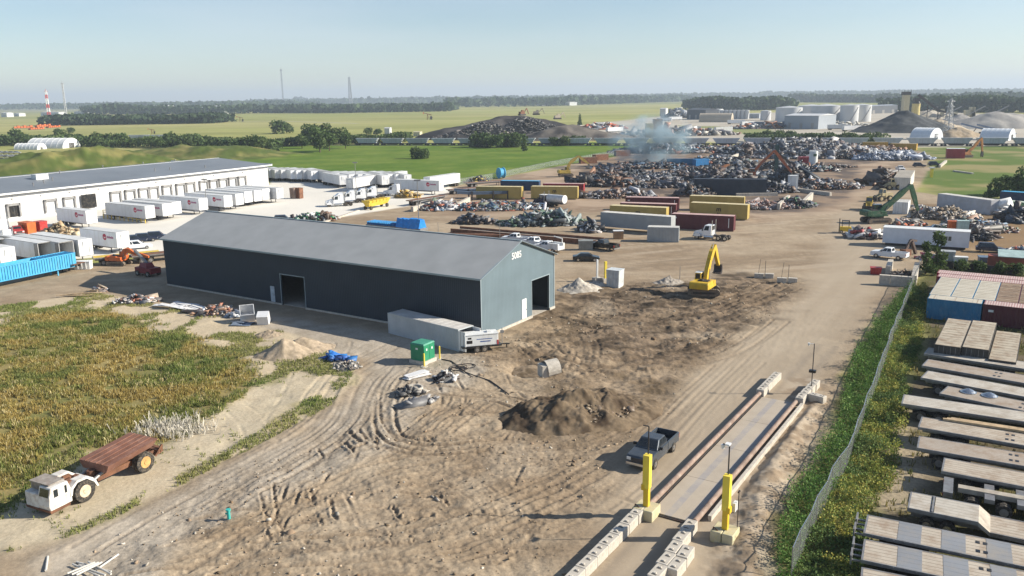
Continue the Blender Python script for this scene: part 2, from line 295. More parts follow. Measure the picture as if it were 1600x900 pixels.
def stripe_mat(name, c0, c1, pitch, width, axis='X', rough=.5, metal=0., dirt=None, bump=.02):
    """profiled sheet metal: ribs at a fixed pitch"""
    m, p, L = base_mat(name, rough, metal)
    tc = nn(m, 'ShaderNodeTexCoord'); sx = nn(m, 'ShaderNodeSeparateXYZ'); L.new(tc.outputs['Object'], sx.inputs[0])
    a = nn(m, 'ShaderNodeMath', operation='DIVIDE'); a.inputs[1].default_value = pitch; L.new(sx.outputs[axis], a.inputs[0])
    fr = nn(m, 'ShaderNodeMath', operation='FRACT'); L.new(a.outputs[0], fr.inputs[0])
    lt = nn(m, 'ShaderNodeMath', operation='LESS_THAN'); lt.inputs[1].default_value = width; L.new(fr.outputs[0], lt.inputs[0])
    n1 = nn(m, 'ShaderNodeTexNoise'); n1.inputs['Scale'].default_value = .35; n1.inputs['Detail'].default_value = 6; L.new(tc.outputs['Object'], n1.inputs['Vector'])
    mr = nn(m, 'ShaderNodeMapRange'); mr.inputs[1].default_value = .3; mr.inputs[2].default_value = .7; mr.inputs[3].default_value = .9; mr.inputs[4].default_value = 1.08; L.new(n1.outputs[0], mr.inputs[0])
    mx = nn(m, 'ShaderNodeMix', data_type='RGBA'); mx.inputs[6].default_value = (*c0, 1); mx.inputs[7].default_value = (*c1, 1); L.new(lt.outputs[0], mx.inputs['Factor'])
    m2 = nn(m, 'ShaderNodeMix', data_type='RGBA', blend_type='MULTIPLY'); m2.inputs['Factor'].default_value = 1; L.new(mx.outputs[2], m2.inputs[6]); L.new(mr.outputs[0], m2.inputs[7])
    last = m2.outputs[2]
    if dirt:
        n2 = nn(m, 'ShaderNodeTexNoise'); n2.inputs['Scale'].default_value = 1.6; n2.inputs['Detail'].default_value = 8; n2.inputs['Roughness'].default_value = .7
        oi = nn(m, 'ShaderNodeObjectInfo'); va = nn(m, 'ShaderNodeVectorMath', operation='ADD'); L.new(tc.outputs['Object'], va.inputs[0]); L.new(oi.outputs['Location'], va.inputs[1]); L.new(va.outputs[0], n2.inputs['Vector']); n2.inputs['Scale'].default_value = .9
        rp = nn(m, 'ShaderNodeMapRange'); rp.inputs[1].default_value = .44; rp.inputs[2].default_value = .68; rp.inputs[4].default_value = .78; L.new(n2.outputs[0], rp.inputs[0])
        m4 = nn(m, 'ShaderNodeMix', data_type='RGBA'); L.new(rp.outputs[0], m4.inputs['Factor']); L.new(last, m4.inputs[6]); m4.inputs[7].default_value = (*dirt, 1); last = m4.outputs[2]
    L.new(last, p.inputs['Base Color'])
    b = nn(m, 'ShaderNodeBump'); b.inputs['Strength'].default_value = .6; b.inputs['Distance'].default_value = bump; L.new(lt.outputs[0], b.inputs['Height']); L.new(b.outputs[0], p.inputs['Normal'])
    MATS[name] = m; return m
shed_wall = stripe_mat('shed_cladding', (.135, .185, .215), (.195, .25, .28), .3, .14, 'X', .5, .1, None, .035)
shed_wall_y = stripe_mat('long_wall_cladding', (.028, .038, .052), (.038, .05, .066), .3, .14, 'Y', .75, 0, None, .03)  # both long walls get a darker tone than the gables
shed_roof = stripe_mat('shed_roof', (.255, .265, .27), (.225, .235, .24), .4, .08, 'X', .45, .15)
deck = stripe_mat('weathered_planks', (.44, .385, .315), (.13, .105, .085), .38, .10, 'Y', .85, 0, (.24, .165, .11), 0.0)
for n_ in deck.node_tree.nodes:     # each plank deck weathered to its own tone
    pass
deck_grey = stripe_mat('grey_plates', (.25, .26, .28), (.15, .16, .17), .5, .06, 'Y', .6, .2, (.33, .3, .26), 0.0)
red_corr = stripe_mat('red_corrugated', (.42, .22, .21), (.60, .48, .44), .28, .5, 'X', .6, 0, (.4, .3, .27), .02)
tan_roof = stripe_mat('tan_roof', (.44, .385, .30), (.30, .25, .19), 1.2, .05, 'X', .8, 0, (.20, .12, .07), .01)
brown_roof = stripe_mat('brown_roof', (.26, .18, .12), (.44, .36, .28), 2.4, .06, 'X', .85, 0, (.10, .07, .05), .01)
tan_clean = stripe_mat('pale_roof', (.50, .46, .38), (.34, .27, .2), 2.4, .05, 'X', .8, 0, (.42, .38, .3), .01)

# ------------------------------------------------------------------ mesh builder
class MB:
    def __init__(s): s.v = []; s.f = []; s.m = []; s.k = 0; s.T = None
    def add(s, vs, fs, k=None):
        o = len(s.v)
        for p in vs: s.v.append(tuple(s.T @ Vector(p)) if s.T is not None else tuple(p))
        for f in fs: s.f.append([i+o for i in f]); s.m.append(s.k if k is None else k)
        return s
    def box(s, x0, x1, y0, y1, z0, z1, k=None):
        return s.add([(x0, y0, z0), (x1, y0, z0), (x1, y1, z0), (x0, y1, z0), (x0, y0, z1), (x1, y0, z1), (x1, y1, z1), (x0, y1, z1)],
                     [(0, 3, 2, 1), (4, 5, 6, 7), (0, 1, 5, 4), (1, 2, 6, 5), (2, 3, 7, 6), (3, 0, 4, 7)], k)
    def loft(s, a, b, k=None):
        """a, b: rectangles (x0, x1, y0, y1, z), bottom and top"""
        vs = []
        for (x0, x1, y0, y1, z) in (a, b): vs += [(x0, y0, z), (x1, y0, z), (x1, y1, z), (x0, y1, z)]
        return s.add(vs, [(0, 3, 2, 1), (4, 5, 6, 7), (0, 1, 5, 4), (1, 2, 6, 5), (2, 3, 7, 6), (3, 0, 4, 7)], k)
    def prof(s, pts, y0, y1, k=None, inset=0.0, ci=0.0):
        """profile (x, z) extruded across y"""
        n = len(pts)
        vs = [(x, y0, z) for x, z in pts]+[(x, y1, z) for x, z in pts]
        fs = [list(range(n)), list(range(2*n-1, n-1, -1))]+[[i, i+n, (i+1) % n+n, (i+1) % n] for i in range(n)]
        return s.add(vs, fs, k)
    def bar(s, p, q, w, h=None, k=None):
        h = h or w; p = Vector(p); q = Vector(q); d = q-p; L = d.length
        if L < 1e-6: return s
        z = d.normalized(); x = Vector((0, 0, 1)).cross(z)
        if x.length < 1e-3: x = Vector((1, 0, 0))
        x.normalize(); y = z.cross(x)
        c = [(-w/2, -h/2), (w/2, -h/2), (w/2, h/2), (-w/2, h/2)]
        return s.add([p+x*a+y*b for a, b in c]+[q+x*a+y*b for a, b in c], [(0, 3, 2, 1), (4, 5, 6, 7), (0, 1, 5, 4), (1, 2, 6, 5), (2, 3, 7, 6), (3, 0, 4, 7)], k)
    def cyl(s, p, q, r0, r1=None, n=12, k=None, caps=True):
        r1 = r0 if r1 is None else r1; p = Vector(p); q = Vector(q); z = (q-p).normalized(); x = Vector((0, 0, 1)).cross(z)
        if x.length < 1e-3: x = Vector((1, 0, 0))
        x.normalize(); y = z.cross(x); vs = []
        for c, r in ((p, r0), (q, r1)):
            for i in range(n):
                a = 2*math.pi*i/n; vs.append(c+x*(r*math.cos(a))+y*(r*math.sin(a)))
        fs = [[i, (i+1) % n, (i+1) % n+n, i+n] for i in range(n)]
        if caps: fs += [list(range(n-1, -1, -1)), list(range(n, 2*n))]
        return s.add(vs, fs, k)
    def tube(s, pts, r, n=6, k=None):
        for a, b in zip(pts[:-1], pts[1:]): s.cyl(a, b, r, None, n, k)
        return s
    def quad(s, a, b, c, d, k=None): return s.add([a, b, c, d], [(0, 1, 2, 3)], k)
    def arch(s, x0, x1, y0, y1, z0, h, n=14, k=None):
        """half-round hall along x"""
        pts = [((y0+y1)/2-(y1-y0)/2*math.cos(math.pi*i/n), z0+h*math.sin(math.pi*i/n)) for i in range(n+1)]
        vs = [(x0, y, z) for y, z in pts]+[(x1, y, z) for y, z in pts]; m = n+1
        return s.add(vs, [[i, i+1, i+1+m, i+m] for i in range(n)]+[list(range(m)), list(range(2*m-1, m-1, -1))]+[[0, m, 2*m-1, m-1]], k)
    def mesh(s, name, mats):
        me = bpy.data.meshes.new(name); me.from_pydata(s.v, [], s.f)
        for m in (mats if isinstance(mats, (list, tuple)) else [mats]): me.materials.append(m)
        if any(s.m): me.polygons.foreach_set('material_index', s.m)
        return me
    def build(s, name, mats, parent=None, smooth=False):
        me = s.mesh(name, mats)
        if smooth: me.polygons.foreach_set('use_smooth', [True]*len(me.polygons))
        o = bpy.data.objects.new(name, me); COL.objects.link(o)
        if parent is not None: o.parent = parent
        return o
def tag(o, label=None, cat=None, group=None, kind=None):
    if label: o['label'] = label
    if cat: o['category'] = cat
    if group: o['group'] = group
    if kind: o['kind'] = kind
    return o
def empty(name, cat):
    o = bpy.data.objects.new(name, None); o.empty_display_size = .3; COL.objects.link(o); o['category'] = cat; return o
def ground_z(x, y): return float(gz(x, y)[0])
def put(o, x, y, rz=0.0, label=None, group=None, z=None):
    o.location = (x, y, ground_z(x, y) if z is None else z); o.rotation_euler = (0, 0, rz)
    if label: o['label'] = label
    if group: o['group'] = group
    return o
KIDS = {}
def copy_tree(o, parent=None):
    c = o.copy(); COL.objects.link(c); c.parent = parent
    for ch in o.children_recursive if False else [k for k in bpy.data.objects if k.parent == o]: copy_tree(ch, c)
    return c
class Kind:
    """a prototype: its first use is the thing itself, later uses are copies"""
    def __init__(s, proto):
        s.p = proto; s.used = False; s.tree = None
    def collect(s, o): return (o, [s.collect(k) for k in o.children])
    def cp(s, t, parent):
        c = t[0].copy(); COL.objects.link(c); c.parent = parent
        for k in t[1]: s.cp(k, c)
        return c
    def new(s):
        if s.tree is None: s.tree = s.collect(s.p)
        if not s.used: s.used = True; return s.p
        return s.cp(s.tree, None)
def face(a, b, W, L=None, z=0.0):
    """a thing whose near bottom edge runs from pixel a to pixel b; returns centre, heading, length"""
    P = np.array(at(*a, z)); Q = np.array(at(*b, z)); d = Q-P; l = float(np.hypot(*d)); e = d/l; n = np.array([-e[1], e[0]])
    c = (P+Q)/2+n*W/2
    return c[0], c[1], math.atan2(e[1], e[0]), l
def noisy(o, amt, s=0):
    """crumple a mesh a little"""
    q = random.Random(s)
    for v in o.data.vertices: v.co += Vector((q.uniform(-amt, amt), q.uniform(-amt, amt), q.uniform(-amt, amt)))
    return o
_tx = {}
def text_part(txt, size, mt, parent, loc, rot, name='lettering'):
    if (txt, size) not in _tx:
        cu = bpy.data.curves.new('t', 'FONT'); cu.body = txt; cu.size = size; cu.align_x = 'CENTER'; cu.align_y = 'CENTER'; cu.offset = size*.02; cu.extrude = .005
        to = bpy.data.objects.new('t', cu); COL.objects.link(to); dg = bpy.context.evaluated_depsgraph_get()
        _tx[(txt, size)] = bpy.data.meshes.new_from_object(to.evaluated_get(dg)); bpy.data.objects.remove(to)
    me = _tx[(txt, size)].copy(); me.materials.clear(); me.materials.append(mt)
    o = bpy.data.objects.new(name, me); COL.objects.link(o); o.parent = parent; o.location = loc; o.rotation_euler = rot; return o
def np_mesh(name, V, Fc, cols=None, mt=None, parent=None, nv=4, alpha=None):
    """fast mesh from numpy arrays; Fc (n, nv); cols per vertex"""
    me = bpy.data.meshes.new(name); n = len(Fc)
    me.vertices.add(len(V)); me.vertices.foreach_set('co', np.asarray(V, np.float32).ravel())
    me.loops.add(n*nv); me.loops.foreach_set('vertex_index', np.asarray(Fc, np.int32).ravel())
    me.polygons.add(n); me.polygons.foreach_set('loop_start', np.arange(0, n*nv, nv, dtype=np.int32)); me.polygons.foreach_set('loop_total', np.full(n, nv, np.int32))
    if cols is not None:
        a = me.color_attributes.new('Col', 'FLOAT_COLOR', 'POINT'); c = np.ones((len(V), 4), np.float32); c[:, :3] = cols
        if alpha is not None: c[:, 3] = alpha
        a.data.foreach_set('color', c.ravel())
    me.update(calc_edges=True)
    if mt: me.materials.append(mt)
    o = bpy.data.objects.new(name, me); COL.objects.link(o)
    if parent is not None: o.parent = parent
    return o
# ------------------------------------------------------------------ the ground sheet
def make_ground():
    fa = np.radians(np.arange(-40, 40.001, .085)); side = np.radians(np.concatenate([np.arange(44, 316, 4)]))
    th = np.concatenate([fa, side]); th_n = len(th)
    rs = [0.5]
    while rs[-1] < 16000:
        q = rs[-1]; rs.append(q*(1.18 if q < 36 else 1.0030 if q < 150 else 1.006 if q < 700 else 1.02 if q < 3000 else 1.06))
    rs = np.array(rs); rn = len(rs)
    A, Q = np.meshgrid(th, rs); x = (np.sin(A)*Q).ravel(); y = (np.cos(A)*Q).ravel()
    z = gz(x, y)
    far = np.hypot(x, y)
    # gentle swell of the unworked land, kept off the built areas
    col = np.zeros((len(x), 3))
    def lay(mask, c): 
        c = np.asarray(c, float); m = mask[:, None]; col[:] = col*(1-m)+(c if c.ndim == 2 else c[None, :])*m
    def mixc(c0, c1, t): return np.asarray(c0)[None, :]*(1-t[:, None])+np.asarray(c1)[None, :]*t[:, None]
    # open farmland: large tonal blocks and long mowing bands
    big = fbm(x, y*2.5, 420, 4, 51); band = fbm(x*.12, y, 16, 3, 52)
    base = mixc((.265, .275, .085), (.34, .32, .125), sstep(.35, .7, big)); base = base*(.74+.52*band[:, None])*(.86+.28*fbm(x*.5+y*.1, y*3, 60, 4, 91))[:, None]
    base = base*(1-sstep(2200, 4200, far)[:, None])+mixc((.10, .14, .07), (.24, .24, .14), sstep(.45, .62, fbm(x, y*3, 900, 3, 53)))*sstep(2200, 4200, far)[:, None]
    col[:] = base
    g = fbm(x, y, 9, 4, 54); g2 = fbm(x, y*1.8, 30, 4, 55)
    lay(zmask(Z_BRIGHT, x, y, 6, 3, 12, 2), mixc((.085, .15, .016), (.155, .205, .035), sstep(.3, .75, .5*g+.5*g2))*(.85+.3*fbm(x, y, 1.6, 2, 90))[:, None])
    for (c, a, b, h, rot) in MOUNDS[:5]:
        dx = x-c[0]; dy = y-c[1]; ca, sa = math.cos(R(rot)), math.sin(R(rot))
        q = ((dx*ca+dy*sa)/a)**2+((-dx*sa+dy*ca)/b)**2
        lay((1-sstep(1.0, 1.7, q+(g-.5))), mixc((.085, .115, .028), (.20, .185, .065), sstep(.42, .72, fbm(x, y, 7, 6, 56)))*(.7+.6*fbm(x, y, 2.2, 3, 57))[:, None])
    lay(zmask(Z_RIGHTG, x, y, 5, 4, 10, 3), mixc((.10, .15, .03), (.26, .23, .10), sstep(.42, .66, g2*.6+g*.4)))
    lay(zmask(Z_IND, x, y, 20, 14, 60, 4), mixc((.36, .32, .26), (.50, .46, .39), fbm(x, y, 40, 4, 57)))
    lay(zmask(poly((1060, 196), (1200, 200), (1200, 210), (1060, 206)), x, y, 12, 10, 40, 5), (.22, .24, .10))
    # dirt yard
    ru_ = x*GA[0]+y*GA[1]; rv_ = x*GB[0]+y*GB[1]
    fb = fbm(x, y, 14, 5, 58); fs = fbm(x, y, 1.1, 4, 59); fm = fbm(x*.35+y*.2, y, 3, 4, 60)
    dirt = mixc((.265, .20, .135), (.37, .295, .21), sstep(.3, .72, fb*.5+fm*.5))*(.8+.4*fs[:, None])
    lay(zmask(Z_YARD, x, y, 2, 1.5, 5, 6), dirt)
    # far part of the yard: redder, blackened between heaps
    lay(zmask(poly((690, 300), (1000, 236), (1340, 230), (1440, 240), (1330, 330), (1180, 345), (900, 330), (700, 345)), x, y, 10, 6, 16, 7)*.75, mixc((.24, .17, .12), (.40, .30, .22), sstep(.38, .62, fbm(x, y, 11, 5, 61))))
    lay(zmask(poly((930, 300), (900, 262), (960, 246), (1040, 232), (1180, 226), (1420, 232), (1440, 246), (1340, 256), (1340, 300), (1270, 336), (1180, 332), (1060, 318)), x, y, 6, 5, 10, 27)*.85, mixc((.085, .07, .065), (.24, .175, .125), sstep(.42, .66, fbm(x, y, 6, 5, 92))))
    lay(zmask(poly((1430, 318), (1640, 320), (1640, 390), (1530, 385), (1440, 345)), x, y, 3, 3, 5, 28)*.8, mixc((.10, .075, .05), (.28, .18, .10), fbm(x, y, 3, 4, 93)))
    sw = zmask(poly((700, 345), (900, 325), (1340, 335), (1370, 420), (1250, 470), (1000, 430), (880, 400)), x, y, 8, 3, 10, 29)
    lay(sw*sstep(.55, .75, fbm((x+y*.35)*.06, (y-x*.35)*.9, 1.2, 4, 94))*.5, (.45, .37, .28)); lay(sw*sstep(.6, .78, fbm((x+y*.3)*.07, (y-x*.3)*.8, 1.3, 4, 95))*.45, (.20, .155, .11))
    lay(zmask(poly((1440, 345), (1620, 345), (1640, 410), (1530, 420), (1440, 400)), x, y, 4, 3, 5, 8)*.6, (.26, .17, .09))
    lay(zmask(Z_LOT, x, y, 1.5, .6, 5, 9), mixc((.62, .59, .53), (.72, .69, .63), fbm(x, y, 12, 4, 62)))
    lay(zmask(Z_GRAVEL, x, y, 3, 2, 5, 10)*.85, mixc((.30, .26, .21), (.42, .37, .305), sstep(.3, .7, fbm(x, y, 1.2, 5, 63)*.6+.4*fb)))
    lay(zmask(Z_ROAD, x, y, 6, 2, 8, 11)*.8, mixc((.33, .27, .20), (.43, .36, .275), fbm(ru_*.07, rv_*.8, 1.1, 5, 64)))
    rc = fbm(x, y, 2.2, 5, 65)
    lay(zmask(Z_BROWN, x, y, 4, 3, 5, 12)*.9, mixc((.125, .09, .058), (.30, .225, .15), sstep(.34, .70, fbm(x*.8+y*.3, y*1.4, 2.6, 5, 165))))
    lay(zmask(Z_DARK1, x, y, 5, 4, 5, 13)*.92, mixc((.065, .048, .034), (.215, .16, .11), sstep(.38, .68, fbm(x+y*.3, y*1.9, 2.4, 5, 66))))
    lay(zmask(Z_DARK2, x, y, 4, 3, 5, 14)*.8, mixc((.13, .095, .06), (.30, .23, .16), sstep(.35, .66, rc)))
    # ruts expose darker, damper soil in the churned yard
    b = (x > GX0+.3) & (x < GX1-.6) & (y > GY0+.3) & (y < GY1-.6)
    i = ((x[b]-GX0)/GS).astype(int); j = ((y[b]-GY0)/GS).astype(int)
    ru = np.zeros(len(x)); ru[b] = RUT[j, i]; nm = np.zeros(len(x)); nm[b] = near_mud[j, i]
    lay(np.clip(ru*(.35+.6*nm), 0, .85), (.17, .125, .085))
    lay(nm*sstep(.55, .75, fbm(x, y, 2.6, 5, 67))*.5, (.25, .19, .13))
    lay(nm*sstep(.60, .8, fbm(x, y, 6, 4, 68))*.3, (.46, .39, .30))
    # tyre-dark lanes on the road
    for off in (-.9, .9):
        u = (x-17.66)*GA[0]+(y-62.5)*GA[1]; v = (x-17.66)*GB[0]+(y-62.5)*GB[1]
        lay(np.exp(-((v-off)/.45)**2)*((abs(u) < 34) & (abs(u) > 13))*.42*(.5+fs), (.20, .17, .14))
    berm = sline(berm_l, x, y); lay(np.exp(-(berm/2.2)**4)*.7, mixc((.24, .18, .125), (.42, .35, .27), sstep(.35, .65, fbm(x, y, .9, 4, 69))))
    # meadow
    mm = zmask(Z_MEAD, x, y, 1.5, 1, 4, 15); pn = fbm(x, y, 3.5, 5, 70)
    lay(mm, mixc((.44, .36, .25), (.52, .44, .32), fs))
    lay(mm*sstep(.50, .64, pn)*.6, mixc((.19, .19, .07), (.26, .21, .10), fbm(x, y, 5, 3, 73)))
    lay(zmask(Z_DENSE, x, y, 2, 1.6, 4, 16), mixc((.17, .165, .06), (.26, .21, .09), sstep(.35, .65, fbm(x, y*1.7, 7, 4, 72))))
    lay(zmask(Z_PATH, x, y, 1.2, 1, 3, 17)*.9, mixc((.42, .35, .25), (.52, .45, .33), fs))
    lay(zmask(poly((1430, 446), (1455, 405), (1660, 412), (1660, 440), (1450, 450)), x, y, 2, 1, 4, 30), (.10, .10, .04)); lay(zmask(Z_TRL, x, y, 2, 1, 4, 18), mixc((.13, .105, .07), (.09, .085, .035), sstep(.45, .6, pn)))
    lay(zmask(Z_STRIP, x, y, 1.5, 1.2, 3, 19), mixc((.07, .085, .03), (.14, .13, .04), pn))
    lay(zmask(poly((1385, 650), (1430, 645), (1445, 700), (1470, 745), (1415, 790), (1370, 800), (1390, 730)), x, y, 2, 1.5, 3, 20)*.8, (.38, .31, .22))
    V = np.stack([x, y, z], 1)
    idx = np.arange(rn*th_n).reshape(rn, th_n); nx = np.roll(idx, -1, 1)
    Fq = np.stack([idx[:-1], nx[:-1], nx[1:], idx[1:]], -1).reshape(-1, 4)[:, ::-1]
    gm = attr_mat('soil_and_grass', .95, .26, 3.6, .08, .1)
    rough = np.clip(1-zmask(Z_ROAD, x, y, 5, 2, 8, 11)*.75-zmask(Z_LOT, x, y, 1.5, .6, 5, 9)*.85, .1, 1)*np.where(far > 170, .35, 1.0)*np.clip(1.2-nm*0-zmask(Z_YARD, x, y, 2, 1.5, 5, 6)*(1-np.clip(nm, 0, 1))*.6, .3, 1)
    o = np_mesh('ground', V, Fq, col, gm, None, 4, rough); o.data.polygons.foreach_set('use_smooth', np.ones(len(Fq), bool))
    tag(o, kind='structure')
    # close the middle under the camera
    return o
make_ground()

# ------------------------------------------------------------------ foliage and heaps, as arrays
leafm = attr_mat('leaves', .7, .2, .8, 0, .2, .25)
grassm = attr_mat('grass_blades', .8, .15, .5, 0, .1, .3)
junkm = attr_mat('scrap_surface', .55, .3, 1.5, 0, .5)
def tri_leaves(P, size, q, cols, flat=.0):
    """one quad per point, random orientation"""
    n = len(P); a = q.normal(size=(n, 3)); a /= np.linalg.norm(a, axis=1)[:, None]; b = np.cross(a, q.normal(size=(n, 3))); b /= np.linalg.norm(b, axis=1)[:, None]
    s = size[:, None]*.5
    V = np.stack([P-a*s-b*s*.7, P+a*s-b*s*.6, P+a*s*.8+b*s, P-a*s*.7+b*s*.8], 1).reshape(-1, 3)
    return V, np.arange(n*4).reshape(n, 4), np.repeat(cols, 4, 0)
def palette(q, n, cols, var=.25):
    c = np.array(cols)[q.integers(0, len(cols), n)]; return c*(1+var*(q.random((n, 1))*2-1))
GREENS = [(.06, .10, .03), (.08, .125, .038), (.05, .08, .028), (.10, .14, .045)]
def crown(name, parent, lobes, n, size, seed, cols=GREENS):
    """lobes: (x, y, z, rx, ry, rz)"""
    q = np.random.default_rng(seed); L = np.array(lobes, float); w_ = (L[:, 3]*L[:, 4]*L[:, 5])**.67; w_ /= w_.sum()
    k = q.choice(len(L), n, p=w_); d = q.normal(size=(n, 3)); d /= np.linalg.norm(d, axis=1)[:, None]
    r = .45+.6*q.random(n)**.5; P = L[k, :3]+d*L[k, 3:]*r[:, None]
    P += (q.random((n, 3))-.5)*size; P[:, 2] = np.maximum(P[:, 2], size*.3)
    lc = np.array(cols)[q.integers(0, len(cols), len(L))][k]*(.8+.5*q.random((n, 1)))
    V, Fq, Cc = tri_leaves(P, size*(.6+.8*q.random(n)), q, lc)
    return np_mesh(name, V, Fq, Cc, leafm, parent)
bark = mat('bark', (.12, .09, .06), .9)
def tree_kind(h, wd, seed, n=900, size=None, shape='round', cat='tree', name='broadleaf_tree'):
    q = random.Random(seed); t = empty(name, cat); size = size or h*.07
    lobes = []
    nl = 9 if shape != 'bush' else 7
    for i in range(nl):
        a = q.uniform(0, 6.28); rr = q.uniform(.1, .6)*wd/2
        if shape == 'round': z = q.uniform(.35, .85)*h
        elif shape == 'bush': z = q.uniform(.25, .7)*h
        else: z = h*(.12+.8*i/nl)
        rad = wd*.27*q.uniform(.7, 1.2)
        if shape == 'cone': rad = wd*.5*(1-(z/h))+.05*wd; rr = 0
        lobes.append((math.cos(a)*rr, math.sin(a)*rr, z, rad, rad, rad*(.8 if shape != 'cone' else .6)))
    crown('crown', t, lobes, n, size, seed)
    mb = MB(); mb.cyl((0, 0, -.2), (0, 0, h*.45), h*.03, h*.018, 7)
    for i in range(6):
        l = lobes[i]; mb.cyl((0, 0, h*(.2+.03*i)), (l[0]*.9, l[1]*.9, l[2]), h*.012, h*.005, 5)
    mb.build('trunk', bark, t)
    return t
def treeline(name, label, pts, hgt, depth, n, size, seed, cols=GREENS, cat='treeline'):
    """a far belt of trees along ground pixels pts, reading as one mass"""
    q = np.random.default_rng(seed); P = np.array([at(*p) for p in pts]); seg = np.hypot(*(P[1:]-P[:-1]).T); k = q.choice(len(seg), n, p=seg/seg.sum()); t = q.random(n)
    base = P[k]+(P[k+1]-P[k])*t[:, None]; base[:, 1] += q.random(n)*depth
    hh = hgt*(.55+.75*fbm(base[:, 0], base[:, 1]*.3, hgt*2.2, 3, seed)); z = hh*(q.random(n)**.6)
    tone = fbm(base[:, 0], base[:, 1], hgt*1.2, 2, seed+5)
    cc = palette(q, n, cols, .2)*(.7+.6*tone[:, None])
    V, Fq, Cc = tri_leaves(np.stack([base[:, 0], base[:, 1], z+gz(base[:, 0], base[:, 1])], 1), size*(.6+.8*q.random(n)), q, cc)
    o = np_mesh(name, V, Fq, Cc, leafm); tag(o, label, cat, None, 'stuff'); return o
def junk_arrays(cx, cy, rx, ry, h, n, size, cols, rot, seed, z0=0.0, elong=2.5, lift=.0):
    q = np.random.default_rng(seed); a = q.random(n)*6.283; r = np.sqrt(q.random(n)); ux = np.cos(a)*r; uy = np.sin(a)*r
    top = h*np.clip(1-r**1.7, 0, 1)*(.55+.9*fbm(ux*rx+cx, uy*ry+cy, max(rx, ry)*.35, 3, seed)); zz = top*(1-.25*q.random(n))+size*.15
    ca, sa = math.cos(rot), math.sin(rot); X = cx+ux*rx*ca-uy*ry*sa; Y = cy+ux*rx*sa+uy*ry*ca
    s = size*(.28+.8*q.random(n)**2+(q.random(n) < .03)*.8); dims = np.stack([s*(1+elong*q.random(n)**2), s*(.5+.6*q.random(n)), s*(.12+.5*q.random(n))], 1)*.5
    M = q.normal(size=(n, 3, 3)); M[:, :, 2] *= .6
    e0 = M[:, 0]; e0[:, 2] *= .45; e0 /= np.linalg.norm(e0, axis=1)[:, None]; e2 = np.cross(e0, M[:, 1]); e2 /= np.linalg.norm(e2, axis=1)[:, None]; e1 = np.cross(e2, e0)
    sg = np.array([(-1, -1, -1), (1, -1, -1), (1, 1, -1), (-1, 1, -1), (-1, -1, 1), (1, -1, 1), (1, 1, 1), (-1, 1, 1)], float)
    jit = 1+.5*(q.random((n, 8, 3))-.5)
    c = np.stack([X, Y, z0+zz], 1)
    V = c[:, None]+(sg[None]*jit*dims[:, None])[..., 0:1]*e0[:, None]+(sg[None]*jit*dims[:, None])[..., 1:2]*e1[:, None]+(sg[None]*jit*dims[:, None])[..., 2:3]*e2[:, None]
    fb = np.array([(0, 3, 2, 1), (4, 5, 6, 7), (0, 1, 5, 4), (1, 2, 6, 5), (2, 3, 7, 6), (3, 0, 4, 7)])
    Fq = (np.arange(n)[:, None, None]*8+fb[None]).reshape(-1, 4)
    cc = palette(q, n, cols, .3); pt = fbm(X*1.0, Y*1.0, max(rx, ry)*.3, 2, seed+3)[:, None]; ru2 = sstep(.58, .7, pt)*.3*(np.mean(cols) < .3); cc = (cc*(1-ru2)+np.array((.16, .085, .05))*ru2)*(.75+.5*pt); return V.reshape(-1, 3), Fq, np.repeat(cc, 8, 0)
GREY = [(.08, .085, .10), (.17, .18, .21), (.04, .042, .05), (.32, .33, .36), (.11, .085, .075), (.12, .135, .17)]
RUSTY = [(.13, .06, .035), (.09, .06, .045), (.2, .11, .07), (.05, .045, .04), (.16, .15, .15)]
DARKS = [(.022, .03, .042), (.035, .045, .06), (.015, .018, .026), (.07, .085, .11), (.14, .16, .19), (.05, .038, .032)]
MIXED = [(.5, .5, .52), (.10, .10, .11), (.25, .27, .30), (.04, .04, .045), (.12, .2, .3), (.3, .1, .06), (.18, .16, .14), (.1, .16, .12)]
def heap(label, px, py, rx, ry, h, n, size, cols, rot=0.0, seed=1, cat='scrap heap', name='scrap_heap', core=None, elong=2.5):
    x, y = at(px, py); z0 = ground_z(x, y)
    V, Fq, Cc = junk_arrays(0, 0, rx, ry, h, n, size, cols, 0, seed, 0, elong)
    # the body of the heap under its loose pieces
    k = 28; V2 = [(0, 0, h*.8)]; F2 = []
    for j, rr in enumerate((.3, .6, .85, 1.02)):
        for i in range(k):
            a = 2*math.pi*i/k; V2.append((math.cos(a)*rx*rr, math.sin(a)*ry*rr, h*max(0, 1-rr**1.7)*(.6+.5*float(fbm(np.array([math.cos(a)*3.]), np.array([rr*5.]), 1, 2, seed)[0]))*.9-(.15 if j == 3 else 0)))
    o0 = len(V); F2 = []
    for i in range(k): F2.append((o0, o0+1+i, o0+1+(i+1) % k, o0+1+(i+1) % k))
    for j in range(3):
        for i in range(k): F2.append((o0+1+j*k+i, o0+1+(j+1)*k+i, o0+1+(j+1)*k+(i+1) % k, o0+1+j*k+(i+1) % k))
    V = np.vstack([V, V2]); cc = core or tuple(np.mean(cols, 0)*.5); Cc = np.vstack([Cc, np.tile(cc, (len(V2), 1))])
    tri = np.array(F2[:k])[:, :3]; quads = np.vstack([Fq, np.array(F2[k:])])
    quads = np.vstack([quads, np.stack([tri[:, 0], tri[:, 1], tri[:, 2], tri[:, 2]], 1)[:0]]) if True else quads
    o = np_mesh(name, V, quads, Cc, junkm); o.location = (x, y, z0-.05); o.rotation_euler = (0, 0, rot)
    tag(o, label, cat, 'heaps of scrap metal in the yard' if name == 'scrap_heap' else None, 'stuff'); return o
soilm = attr_mat('loose_soil', .95, .3, 2.0, .06, .1)
